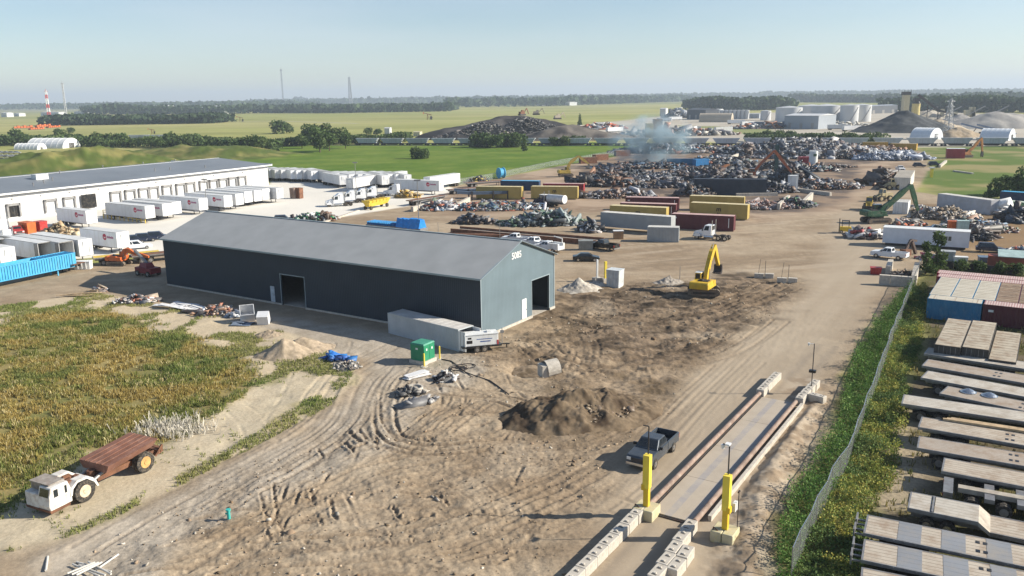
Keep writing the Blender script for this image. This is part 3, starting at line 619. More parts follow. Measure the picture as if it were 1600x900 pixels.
def pile(label, px, py, rx, ry, h, c0, c1, seed, rot=0., rough_amt=.35, name='soil_pile', cat='pile', sharp=1.0, n=90, bsc=1.0):
    """a heap of loose earth or gravel with ragged ridges"""
    x0, y0 = at(px, py); u = np.linspace(-1.25, 1.25, n); U, W = np.meshgrid(u, u); r = np.hypot(U, W)
    sc = max(rx, ry); X = U*rx; Y = W*ry
    rr = r+.28*(fbm(X, Y, sc*.5, 3, seed)-.5)*2*.6
    z = h*np.clip(1-rr, 0, 1)**sharp*(1-rough_amt/2+rough_amt*fbm(X, Y, sc*.35, 4, seed+1))+rough_amt*h*.5*(fbm(X, Y, sc*.16, 3, seed+2)-.45)*np.clip(1-rr, 0, .3)/.3
    z = z-.06-.5*sstep(1.05, 1.25, rr)*.4
    ca, sa = math.cos(rot), math.sin(rot); t = fbm(X, Y, sc*.2*bsc, 4, seed+3)
    cc = np.array(c0)*(1-sstep(.3, .7, t)[..., None])+np.array(c1)*sstep(.3, .7, t)[..., None]
    V = np.stack([X, Y, z], -1).reshape(-1, 3); idx = np.arange(n*n).reshape(n, n)
    Fq = np.stack([idx[:-1, :-1], idx[:-1, 1:], idx[1:, 1:], idx[1:, :-1]], -1).reshape(-1, 4)
    keep = (V[Fq][:, :, 2].max(1) > -.2); Fq = Fq[keep]
    o = np_mesh(name, V, Fq, cc.reshape(-1, 3), soilm); o.location = (x0, y0, ground_z(x0, y0)); o.rotation_euler = (0, 0, rot)
    tag(o, label, cat); return o
def blades(name, label, x, y, h, wd, cols, q, per=3, lean=.35, kindmat=None):
    """tufts of narrow upright leaves"""
    n = len(x); x = np.repeat(x, per)+q.normal(size=n*per)*wd*.9; y = np.repeat(y, per)+q.normal(size=n*per)*wd*.9; h = np.repeat(h, per)*(.6+.6*q.random(n*per)); N = n*per
    a = q.random(N)*6.283; dx = np.cos(a)*wd*.5; dy = np.sin(a)*wd*.5; lx = q.normal(size=N)*lean*h*.6; ly = q.normal(size=N)*lean*h*.6
    z = gz(x, y)-.03
    V = np.stack([np.stack([x-dx, y-dy, z], 1), np.stack([x+dx, y+dy, z], 1), np.stack([x+dx*.6+lx, y+dy*.6+ly, z+h], 1), np.stack([x-dx*.3+lx*1.1, y-dy*.3+ly*1.1, z+h*.95], 1)], 1).reshape(-1, 3)
    cc = np.repeat(cols, per, 0)*(.75+.5*q.random((N, 1)))
    o = np_mesh(name, V, np.arange(N*4).reshape(N, 4), np.repeat(cc, 4, 0), kindmat or grassm); tag(o, label, 'grass', None, 'stuff'); return o
def scatter(P, n, q):
    P = np.array(P); lo = P.min(0); hi = P.max(0); x = lo[0]+(hi[0]-lo[0])*q.random(n); y = lo[1]+(hi[1]-lo[1])*q.random(n); return x, y
def meadow():
    q = np.random.default_rng(5)
    x, y = scatter(Z_DENSE, 300000, q); sdn = sdist(Z_DENSE, x, y); k = sstep(1.5, -4.5, sdn+5*(fbm(x, y, 3.5, 4, 5)-.5)) > q.random(len(x))*.95; k &= (x > -95) & (fbm(x, y, 1.5, 3, 97) > .31+.10*q.random(len(x))); x, y = x[k], y[k]
    t = fbm(x, y*1.7, 6, 4, 72)[:, None]*.66+.2*fbm(x, y, 1.5, 3, 78)[:, None]+.14*q.random((len(x), 1)); green = np.array((.195, .225, .065)); orange_ = np.array((.40, .305, .105)); pale = np.array((.58, .50, .27))
    s = sstep(.35, .62, t); c = green*(1-s)+orange_*s; pk = q.random(len(x)) < .14; c[pk] = pale
    dg = sstep(.52, .72, fbm(x, y, 4, 4, 79)+.15*(q.random(len(x))-.5))[:, None]*.75; c = c*(1-dg)+np.array((.14, .20, .06))*dg
    blades('tall_grass', 'tall orange and green grass filling the field on the left', x, y, (.11+.36*q.random(len(x))**1.5)*(.6+.9*fbm(x, y, 2.5, 3, 96)), .06, c, q, 4)
    x, y = scatter(Z_MEAD, 260000, q); pn = fbm(x, y, 3.5, 5, 70); k = (sdist(Z_MEAD, x, y) < 0) & (sdist(Z_DENSE, x, y) > -1) & (sstep(.47, .60, pn)*.9 > q.random(len(x))**.7) & ((sdist(Z_PATH, x, y) > .5*q.random(len(x))) | ((q.random(len(x)) < .10) & (fbm(x, y, 1.2, 2, 88) > .58))) & (x > -95)
    x, y = x[k], y[k]; t = fbm(x, y, 5, 3, 73)[:, None]; c = np.array((.14, .21, .05))*(1-t)+np.array((.38, .34, .15))*t
    blades('weed_patches', 'patchy green weeds on sand round the tall grass field', x, y, .12+.22*q.random(len(x)), .07, c, q, 3)
    x, y = at(268, 672); n = 420; X = x+q.normal(size=n)*1.6; Y = y+q.normal(size=n)*1.1; c = np.tile((.62, .58, .50), (n, 1))
    blades('seeding_thistles', 'white seeding thistles behind the rusty dump bed', X, Y, .5+.4*q.random(n), .07, c, q, 3)
meadow()
def clods():
    q = np.random.default_rng(12); P = poly((620, 600), (800, 520), (1000, 440), (1240, 440), (1230, 470), (1010, 660), (930, 760), (900, 860), (860, 1000), (100, 1000), (100, 880), (330, 750), (470, 690))
    x, y = scatter(P, 16000, q); k = (sdist(P, x, y) < 0) & (fbm(x, y, 4, 4, 301) > .46) & (np.hypot((x-11)/4, (y-61)/4) > 1); x, y = x[k], y[k]; n = len(x)
    V, Fq, Cc = junk_arrays(0, 0, 1, 1, 0, n, .16, [(.27, .20, .14), (.36, .28, .2), (.2, .15, .1), (.46, .42, .36)], 0, 13, 0, .6); V = V.reshape(n, 8, 3); c = V.mean(1); s = (.5+1.3*q.random(n)**4)[:, None, None]
    V = (V-c[:, None])*s+np.stack([x, y, gz(x, y)+.03], 1)[:, None]
    o = np_mesh('loose_clods', V.reshape(-1, 3), Fq, Cc, soilm2); tag(o, 'loose clods and stones strewn over the churned dirt', 'clods', None, 'stuff')
soilm2 = attr_mat('clod_soil', .95, .2, 3.0, 0, .1)
clods()
def leafy_strip():
    q = np.random.default_rng(9)
    fl = [at(*p) for p in FENCE]
    x, y = scatter(Z_STRIP, 60000, q); d = sdist(Z_STRIP, x, y); k = d < -.1+.9*(fbm(x, y, 2, 3, 6)-.5); x, y = x[k], y[k]; n = len(x)
    # side of the fence: road side is dark leafy green, trailer side is yellower
    F_ = np.array(fl); fx = np.interp(y, F_[:, 1], F_[:, 0]); road = x < fx
    cl = fbm(x, y, 2.2, 3, 81); hgt = np.where(road, .45+1.4*sstep(.35, .7, cl), .3+.9*sstep(.4, .7, cl))*(.5+.7*q.random(n))
    c = np.where(road[:, None], palette(q, n, [(.11, .22, .04), (.15, .26, .06), (.08, .16, .04), (.21, .29, .09)], .2), palette(q, n, [(.28, .30, .07), (.40, .36, .09), (.20, .25, .06), (.16, .22, .06)], .2))
    gr = (~road) & (fbm(x, y, 4, 3, 82) > .53); c[gr] = palette(q, int(gr.sum()), [(.10, .16, .05), (.14, .20, .06)], .2)
    for (nm, lb, kk) in (('leafy_weeds', 'tall leafy green weeds between road and fence', road), ('yellow_weeds', 'yellowing weeds between fence and flatbeds', ~road)):
        xs, ys, hs, cs = x[kk], y[kk], hgt[kk], c[kk]; m = len(xs); per = 11
        X = np.repeat(xs, per)+q.normal(size=m*per)*.16; Y = np.repeat(ys, per)+q.normal(size=m*per)*.16; Z = np.repeat(hs, per)*q.random(m*per)**.7+gz(X, Y)
        V, Fq, Cc = tri_leaves(np.stack([X, Y, Z], 1), .07+.08*q.random(m*per), q, np.repeat(cs, per, 0)*(.8+.4*q.random((m*per, 1))))
        o = np_mesh(nm, V, Fq, Cc, leafm); tag(o, lb, 'weeds', None, 'stuff')
    for (P, n_, lb) in ((Z_TRL, 9000, 'dry grass growing under and between the flatbeds'),):
        x, y = scatter(P, n_*3, q); k = (sdist(P, x, y) < 0) & (fbm(x, y, 3.5, 5, 70) > .46) & (np.hypot(x, y) < 130); x, y = x[k], y[k]; c = palette(q, len(x), [(.22, .19, .07), (.12, .14, .04), (.30, .25, .12)])
        blades('dry_grass', lb, x, y, .2+.35*q.random(len(x)), .10, c, q, 3)
FENCE = [(1236, 905), (1262, 845), (1300, 770), (1322, 735), (1337, 690), (1352, 650), (1375, 590), (1388, 550), (1408, 500), (1425, 455), (1439, 420)]
leafy_strip()
# ------------------------------------------------------------------ builders of kinds
def wheel(parent, x, y, r=.5, wd=.3, side=1, rim=True, rimmat=None, z=None):
    z = r if z is None else z
    mb = MB(); n = 18 if r > .6 else 12
    mb.cyl((x, y-wd/2, z), (x, y+wd/2, z), r, None, n)
    t = mb.build('wheel', rubber, parent)
    if rim:
        yo = y+side*(wd/2); mb = MB(); mb.cyl((x, yo-.02*side, z), (x, yo+.012*side, z), r*.56, None, n); mb.cyl((x, yo+.012*side, z), (x, yo+.05*side, z), r*.2, None, 8)
        mb.build('rim', rimmat or chrome, t)
    return t
def corr_wall(mb, x0, x1, y, z0, z1, out, k=None, pitch=.28, dep=.036):
    n = max(1, int((x1-x0)/pitch)); p = (x1-x0)/n; xs = []
    for i in range(n):
        b = x0+i*p; xs += [(b, 0), (b+p*.25, 0), (b+p*.4, dep), (b+p*.85, dep)]
    xs.append((x1, 0)); m = len(xs)
    vs = [(x, y-out*d, z0) for x, d in xs]+[(x, y-out*d, z1) for x, d in xs]
    fs = [(i, i+1, i+1+m, i+m) if out < 0 else (i+1, i, i+m, i+1+m) for i in range(m-1)]
    mb.add(vs, fs, k)
def make_container(name, L, Hc, mt, roof=None, doors=True, mark=None, zbase=0.0, cat='container', smallmark=False, W=2.44, open_doors=False, flat=False):
    t = empty(name, cat); a, b = -L/2, L/2; w2 = W/2; z0, z1 = zbase+.12, zbase+Hc
    mb = MB()
    for s in (-1, 1):
        if flat: mb.box(a+.1, b-.1, s*(w2-.03)-.02, s*(w2-.03)+.02, z0, z1-.1)
        else: corr_wall(mb, a+.12, b-.12, s*(w2-.02), z0+.05, z1-.1, s)
        mb.box(a+.12, b-.12, s*(w2-.05)-.05, s*(w2-.05)+.05, z0-.1, z0+.05); mb.box(a+.12, b-.12, s*(w2-.04)-.04, s*(w2-.04)+.04, z1-.1, z1-.005)
    for x in (a, b-.12):
        for y in (-w2, w2-.12): mb.box(x, x+.12, y, y+.12, zbase+.01, z1)
    mb.box(b-.10, b-.03, -w2+.12, w2-.12, z0, z1-.05); mb.box(a+.02, a+.12, -w2+.12, w2-.12, z0-.1, z0+.05); mb.box(a+.02, a+.12, -w2+.12, w2-.12, z1-.12, z1-.005); mb.box(a+.12, b-.12, -w2+.1, w2-.1, z0, z0+.04)
    mb.build('body', mt, t)
    mb = MB(); mb.box(a+.1, b-.1, -w2+.06, w2-.06, z1-.04, z1+.012)
    for i in range(1, int(L)): mb.box(a+i-.02, a+i+.02, -w2+.2, w2-.2, z1+.012, z1+.03)
    mb.build('roof', roof or mt, t)
    if doors:
        for s in (-1, 1):
            y0, y1 = (-w2+.13, -.01) if s < 0 else (.01, w2-.13); mb = MB()
            if open_doors: mb.box(a-1.1, a+.0, s*(w2-.02)-.03, s*(w2-.02)+.03, z0+.06, z1-.14)
            else: mb.box(a+.03, a+.08, y0, y1, z0+.06, z1-.14)
            d = mb.build('door', mt if not open_doors else white, t)
            mb = MB()
            for f in (.3, .72):
                if open_doors: mb.cyl((a-1.1*f, s*(w2+.03), z0+.05), (a-1.1*f, s*(w2+.03), z1-.12), .018, None, 6)
                else: mb.cyl((a+.005, y0+(y1-y0)*f, z0), (a+.005, y0+(y1-y0)*f, z1-.1), .02, None, 6)
            mb.build('lock_bar', steel, d)
    if mark == 'm':
        for s in (-1,):
            text_part('m', 1.5, black, t, (.1, s*(w2+.012), zbase+Hc*.62), (R(90), 0, 0), 'shipping_line_mark'); text_part('sc', .95, black, t, (.1, s*(w2+.012), zbase+Hc*.34), (R(90), 0, 0), 'shipping_line_mark')
    if smallmark:
        mb = MB(); mb.box(a+.6, a+1.15, -w2-.012, -w2-.004, z1-.9, z1-.62); mb.box(b-1.1, b-.95, -w2-.012, -w2-.004, z0+.6, z1-.5); mb.build('stencil', white, t)
    return t
def make_box_trailer(name, logo=True, doors='closed', L=16.15, far=False, mt=None, reefer=True):
    """53 ft van trailer, nose at +x"""
    t = empty(name, 'trailer'); a, b = -L/2, L/2; w2 = 1.3; mt = mt or trailer_white
    mb = MB(); mb.box(a+.02, b, -w2, w2, 1.12, 4.05)
    if doors == 'open':
        mb = MB(); mb.box(a, b, -w2, -w2+.05, 1.12, 4.05); mb.box(a, b, w2-.05, w2, 1.12, 4.05); mb.box(b-.06, b, -w2+.05, w2-.05, 1.12, 4.05); mb.box(a, b-.06, -w2+.05, w2-.05, 1.12, 1.25)
    bd = mb.build('body', mt, t)
    mb = MB(); mb.box(a+.03, b-.05, -w2+.03, w2-.03, 4.052, 4.10); mb.build('roof', trailer_roof, t)
    mb = MB()
    for s in (-1, 1): mb.box(a, b+.012, s*w2-.012, s*w2+.012, 1.06, 1.16); mb.box(a, b+.01, s*w2-.01, s*w2+.01, 4.02, 4.09)
    mb.box(a-.02, a+.018, -w2, w2, 3.95, 4.09) if doors == 'open' else mb.box(a-.01, a+.018, -w2, w2, 1.06, 4.09)
    mb.build('rails', steel, t)
    if reefer:
        mb = MB(); mb.loft((b+.005, b+.08, -.55, .55, 2.7), (b+.005, b+.16, -.45, .45, 3.7)); mb.box(b+.0, b+.10, .62, .7, 1.6, 2.9); mb.build('nose_panel', white, t)
    mb = MB(); mb.box(a+.3, b-3.4, -.5, -.38, .72, 1.1); mb.box(a+.3, b-3.4, .38, .5, .72, 1.1); mb.box(b-2.6, b-.3, -1, 1, 1.0, 1.1); mb.box(a+.05, a+.2, -1.15, 1.15, .45, .58)
    mb.build('frame', dark_steel, t)
    for y in (-.8, .8):
        mb = MB(); mb.box(b-3.0, b-2.86, y-.07, y+.07, .05, 1.1); mb.box(b-3.1, b-2.76, y-.14, y+.14, .0, .06); mb.build('landing_leg', dark_steel, t)
    if far: 
        for x in (a+1.3, a+2.6):
            for s in (-1, 1): wheel(t, x, s*.98, .51, .56, s, False)
    else:
        for x in (a+1.5, a+2.8):
            for s in (-1, 1): wheel(t, x, s*.98, .51, .56, s)
    if logo:
        for s in (-1,):
            mb = MB(); y = s*(w2+.006); x0 = b-3.9; mb.cyl((x0, y, 3.0), (x0, y+s*.008, 3.0), .62, None, 20); d = mb.build('emblem', mat('emblem_red', (.42, .02, .06), .5), t)
            mb = MB(); mb.add([(x0-.5, y+s*.012, 3.02), (x0+.1, y+s*.012, 2.72), (x0+.5, y+s*.012, 3.1), (x0+.05, y+s*.012, 2.95)], [(0, 1, 2, 3)]); mb.build('swoosh', white, d)
            mb = MB(); wd_ = [.3, .26, .3, .26, .34, .28, .3]; xx = x0+.85
            for i, q in enumerate(wd_): mb.box(xx, xx+q-.07, y-.006, y+.006, 2.82, 2.82+(.46 if i in (0, 2, 5) else .36)); xx += q
            mb.build('lettering', mat('emblem_purple', (.30, .03, .14), .5), t)
    if doors == 'closed':
        for s in (-1, 1):
            mb = MB(); mb.box(a-.03, a-.012, min(s*.03, s*1.2), max(s*.03, s*1.2), 1.2, 3.92); d = mb.build('door', white, t); mb = MB(); mb.cyl((a-.05, s*.5, 1.2), (a-.05, s*.5, 3.9), .02, None, 5); mb.build('lock_bar', steel, d)
    if doors == 'open':
        for s in (-1, 1): mb = MB(); mb.box(a+.0, a+1.22, min(s*(w2+.02), s*(w2+.06)), max(s*(w2+.02), s*(w2+.06)), 1.2, 3.92); mb.build('door', steel, t)
    return t
def make_flatbed(L=14.6, W=2.6, deckm=None, plates=(), rear_rack=False, headboard=True, beam=False, domes=False, slots=True, zt=1.5):
    t = empty('flatbed_trailer', 'flatbed trailer'); a, b = 0, L; w2 = W/2; deckm = deckm or deck
    mb = MB(); mb.box(a+.12, b, -w2+.08, w2-.08, zt-.06, zt); mb.build('deck', deckm, t)
    mb = MB()
    for s in (-1, 1): mb.box(a, b, min(s*w2, s*(w2-.08)), max(s*w2, s*(w2-.08)), zt-.2, zt+.012)
    mb.box(a, a+.12, -w2+.08, w2-.08, zt-.25, zt+.02)
    for s in (-.45, .45): mb.box(a+.3, b-.2, s-.07, s+.07, zt-.62, zt-.07)
    for i in range(int(L/1.2)): mb.box(a+.6+i*1.2, a+.68+i*1.2, -w2+.08, w2-.08, zt-.2, zt-.061)
    for i in range(int(L/.6)-1):
        for s in (-1, 1): mb.box(a+.5+i*.6, a+.58+i*.6, min(s*(w2-.01), s*(w2+.05)), max(s*(w2-.01), s*(w2+.05)), zt-.14, zt-.03)
    mb.build('frame', steel, t)
    for (x0, x1) in plates: mb = MB(); mb.box(x0, x1, -w2+.085, w2-.085, zt+.002, zt+.014); mb.build('deck_plate', deck_grey, t)
    if slots:
        for y in (-.55, .55): mb = MB(); mb.box(a+L*.42, a+L*.42+.22, y-.16, y+.16, zt+.003, zt+.018); mb.box(a+L*.42+.4, a+L*.42+.62, y-.16, y+.16, zt+.003, zt+.018); mb.build('deck_slot', black, t)
    for x in (a+1.6, a+3.0):
        for s in (-1, 1): wheel(t, x, s*.95, .5, .56, s, True, steel)
    mb = MB(); mb.cyl((a+1.6, -.9, .5), (a+1.6, .9, .5), .07, None, 8); mb.cyl((a+3, -.9, .5), (a+3, .9, .5), .07, None, 8); mb.box(a+.9, a+3.7, -.5, .5, .55, .88); mb.build('axles', dark_steel, t)
    for y in (-.75, .75): mb = MB(); mb.box(b-3, b-2.86, y-.06, y+.06, .05, zt-.2); mb.box(b-3.1, b-2.76, y-.14, y+.14, 0, .06); mb.build('landing_leg', dark_steel, t)
    if headboard: mb = MB(); mb.box(b-.04, b+.05, -w2, w2, zt-.1, zt+1.0); mb.build('headboard', steel, t)
    if rear_rack:
        mb = MB()
        for y in (-.95, -.35, .35, .95): mb.box(a-.55, a-.02, y-.06, y+.06, zt-.35, zt-.25)
        mb.box(a-.6, a-.5, -1.2, -.2, zt-.5, zt+.1); mb.box(a-.6, a-.5, .2, 1.2, zt-.5, zt+.1); mb.build('rear_rack', steel, t)
    for s in (-.7, .7): mb = MB(); mb.box(a-.02, a+.0, s-.12, s+.12, zt-.22, zt-.1); mb.build('tail_light', redlamp, t)
    return t
def panel(mb, c, u0, u1, v0, v1, off=.012):
    """a thin proud panel on the quad c (bottom-left, bottom-right, top-right, top-left)"""
    c = [Vector(p) for p in c]; f = lambda u, v: (c[0]*(1-u)+c[1]*u)*(1-v)+(c[3]*(1-u)+c[2]*u)*v
    n = (c[1]-c[0]).cross(c[3]-c[0]).normalized(); q = [f(u0, v0), f(u1, v0), f(u1, v1), f(u0, v1)]
    mb.add([p-n*.02 for p in q]+[p+n*off for p in q], [(0, 3, 2, 1), (4, 5, 6, 7), (0, 1, 5, 4), (1, 2, 6, 5), (2, 3, 7, 6), (3, 0, 4, 7)])
def cab_windows(t, B, T, sidecuts, zmt=None, gl=None):
    """B, T rectangles (x0, x1, y0, y1, z) of the greenhouse"""
    def cs(r): return [(r[0], r[2], r[4]), (r[1], r[2], r[4]), (r[1], r[3], r[4]), (r[0], r[3], r[4])]
    b, tp = cs(B), cs(T)
    for nm, (i, j), cuts in (('windshield', (1, 2), [(.06, .94)]), ('rear_window', (3, 0), [(.12, .88)]), ('side_window', (0, 1), sidecuts), ('side_window', (2, 3), [(1-q, 1-p) for p, q in sidecuts])):
        for (u0, u1) in cuts:
            mb = MB(); panel(mb, (b[i], b[j], tp[j], tp[i]), u0, u1, .14, .88); mb.build(nm, glass, t)
def make_pickup(name, mt, bed_mt=None, cat='pickup truck', service=False, far=False, L=5.9):
    t = empty(name, cat); k = L/5.9; w2 = 1.0
    mb = MB(); mb.prof([(-.62*k, .42), (2.75*k, .42), (2.93*k, .62), (2.95*k, .98), (2.8*k, 1.14), (1.45*k, 1.26), (-.62*k, 1.28)], -w2, w2)
    if not service:
        for s in (-1, 1): mb.box(-2.95*k, -.62*k, min(s*w2, s*(w2-.14)), max(s*w2, s*(w2-.14)), .55, 1.30)
        mb.box(-2.93*k, -.62*k, -w2+.14, w2-.14, .55, .80)
    o = mb.build('body', mt, t)
    bv = o.modifiers.new('bevel', 'BEVEL'); bv.width = .05; bv.segments = 2
    if service:
        mb = MB(); mb.box(-3.0*k, -.66*k, -1.02, 1.02, .6, 1.25)
        for s in (-1, 1): mb.box(-3.0*k, -.66*k, min(s*1.03, s*.62), max(s*1.03, s*.62), 1.25, 1.75)
        mb.build('service_body', white, t); mb = MB(); mb.cyl((-2.6*k, -.8, 1.75), (-2.6*k, -.8, 2.5), .1); mb.bar((-2.6*k, -.8, 2.5), (-1.0*k, -.4, 2.85), .16); mb.build('crane_arm', white, t)
    else:
        mb = MB(); mb.box(-2.9*k, -.66*k, -w2+.15, w2-.15, .802, .82); mb.build('bed_liner', black, t)
        mb = MB(); mb.box(-2.97*k, -2.9*k, -w2+.13, w2-.13, .62, 1.29); mb.build('tailgate', mt, t)
    B_, T_ = (-.62*k, 1.5*k, -.94, .94, 1.27), (-.45*k, .72*k, -.74, .74, 1.90)
    mb = MB(); mb.loft(B_, T_); c = mb.build('cab', mt, t); bv = c.modifiers.new('bevel', 'BEVEL'); bv.width = .05; bv.segments = 2
    cab_windows(t, B_, T_, [(.07, .40), (.45, .82)])
    for x in (1.93*k, -1.75*k):
        for s in (-1, 1): wheel(t, x, s*.9, .40, .27, s, not far)
    mb = MB(); mb.box(2.92*k, 3.02*k, -.98, .98, .42, .62); mb.box(-3.05*k, -2.95*k, -.95, .95, .45, .62); mb.build('bumper', chrome if mt is not black else steel, t)
    mb = MB(); mb.box(2.90*k, 2.965*k, -.55, .55, .66, 1.0); mb.build('grille', dark_steel, t)
    for s in (-1, 1):
        mb = MB(); mb.box(2.86*k, 2.96*k, s*.78-.17, s*.78+.17, .78, 1.0); mb.build('headlight', lamp, t)
        mb = MB(); mb.box(1.0*k, 1.16*k, s*1.1-.12, s*1.1+.12, 1.28, 1.48); mb.build('mirror', black, t)
        mb = MB(); mb.box(-2.99*k, -2.93*k, s*.93-.06, s*.93+.06, .85, 1.2); mb.build('tail_light', redlamp, t)
    return t
def make_car(name, mt, suv=False, cat='car', L=4.7):
    t = empty(name, cat); k = L/4.7; zt = 1.72 if suv else 1.45
    mb = MB(); mb.prof([(-2.35*k, .35), (2.2*k, .3), (2.35*k, .5), (2.32*k, .72), (1.2*k, .98), (-1.7*k, 1.0), (-2.32*k, .95)], -.9, .9); o = mb.build('body', mt, t); bv = o.modifiers.new('bevel', 'BEVEL'); bv.width = .07; bv.segments = 2
    B_, T_ = ((-2.1 if suv else -1.75)*k, 1.15*k, -.86, .86, .97), ((-1.85 if suv else -.95)*k, .4*k, -.66, .66, zt)
    mb = MB(); mb.loft(B_, T_); o = mb.build('cabin', mt, t); bv = o.modifiers.new('bevel', 'BEVEL'); bv.width = .06; bv.segments = 2
    cab_windows(t, B_, T_, [(.1, .46), (.5, .86)])
    for x in (1.45*k, -1.4*k):
        for s in (-1, 1): wheel(t, x, s*.8, .33, .22, s)
    for s in (-1, 1): mb = MB(); mb.box(2.24*k, 2.34*k, s*.62-.2, s*.62+.2, .6, .72); mb.build('headlight', lamp, t); mb = MB(); mb.box(-2.36*k, -2.28*k, s*.65-.18, s*.65+.18, .7, .85); mb.build('tail_light', redlamp, t)
    return t
def make_tractor(name, mt, sleeper=True, far=False):
    """road tractor, nose at +x"""
    t = empty(name, 'semi tractor'); z0 = .95
    mb = MB(); mb.box(-3.9, 2.4, -.45, -.33, .65, .92); mb.box(-3.9, 2.4, .33, .45, .65, .92); mb.box(-3.9, -3.7, -.5, .5, .6, .95); mb.build('frame', dark_steel, t)
    mb = MB(); mb.prof([(1.3, .6), (3.1, .55), (3.25, .8), (3.2, 1.45), (1.3, 1.95)], -.75, .75)
    for s in (-1, 1): mb.prof([(1.75, .85), (2.0, 1.2), (2.7, 1.2), (3.1, .9), (3.15, .6), (1.75, .6)], min(s*1.2, s*.74), max(s*1.2, s*.74))
    mb.build('hood', mt, t)
    B_, T_ = (-.45, 1.35, -1.1, 1.1, 1.7), (-.45, .9, -1.0, 1.0, 2.85)
    mb = MB(); mb.box(-.45, 1.3, -1.1, 1.1, .75, 1.7); mb.loft(B_, T_); c = mb.build('cab', mt, t); cab_windows(c, B_, T_, [(.3, .85)])
    if sleeper: mb = MB(); mb.loft((-1.5, -.46, -1.12, 1.12, .85), (-1.45, -.46, -1.05, 1.05, 3.1)); mb.prof([(-1.45, 3.1), (.5, 2.86), (-.3, 3.45), (-1.4, 3.5)], -.95, .95); mb.build('sleeper', mt, t)
    for s in (-1, 1):
        mb = MB(); mb.cyl((-.62 if not sleeper else -1.65, s*1.0, .9), (-.62 if not sleeper else -1.65, s*1.0, 3.9), .085, None, 8); mb.build('exhaust_stack', chrome, t)
        mb = MB(); mb.cyl((-.9, s*.95, .62), (1.0, s*.95, .62), .32, None, 10); mb.build('fuel_tank', chrome, t); mb = MB(); mb.box(1.15, 1.3, s*1.35-.1, s*1.35+.1, 1.75, 2.35); mb.build('mirror', black, t)
        mb = MB(); mb.box(3.12, 3.22, s*.95-.15, s*.95+.15, .85, 1.1); mb.build('headlight', lamp, t)
        wheel(t, 2.45, s*1.0, .5, .3, s, not far)
        for x in (-2.0, -3.3): wheel(t, x, s*.95, .5, .56, s, not far)
    mb = MB(); mb.box(3.24, 3.34, -1.15, 1.15, .4, .72); mb.build('bumper', chrome, t)
    mb = MB(); mb.cyl((-2.65, 0, .95), (-2.65, 0, 1.1), .5, None, 16); mb.prof([(-3.4, .93), (-2.0, .93), (-2.3, 1.08)], -.4, .4); mb.build('fifth_wheel', dark_steel, t)
    return t
def arm_seg(name, parent, p, q, w, h0, h1, mt, bulge=.0):
    """one tapered arm section in the x-z plane"""
    p = Vector(p); q = Vector(q); d = (q-p); n = Vector((-d.z, 0, d.x)).normalized(); m = p.lerp(q, .45)
    pts = [p+n*h0/2, m+n*(max(h0, h1)*.62+bulge), q+n*h1/2, q-n*h1/2, m-n*max(h0, h1)*.55, p-n*h0/2]
    mb = MB(); mb.prof([(v.x, v.z) for v in pts][::-1], p.y-w/2, p.y+w/2); return mb.build(name, mt, parent)
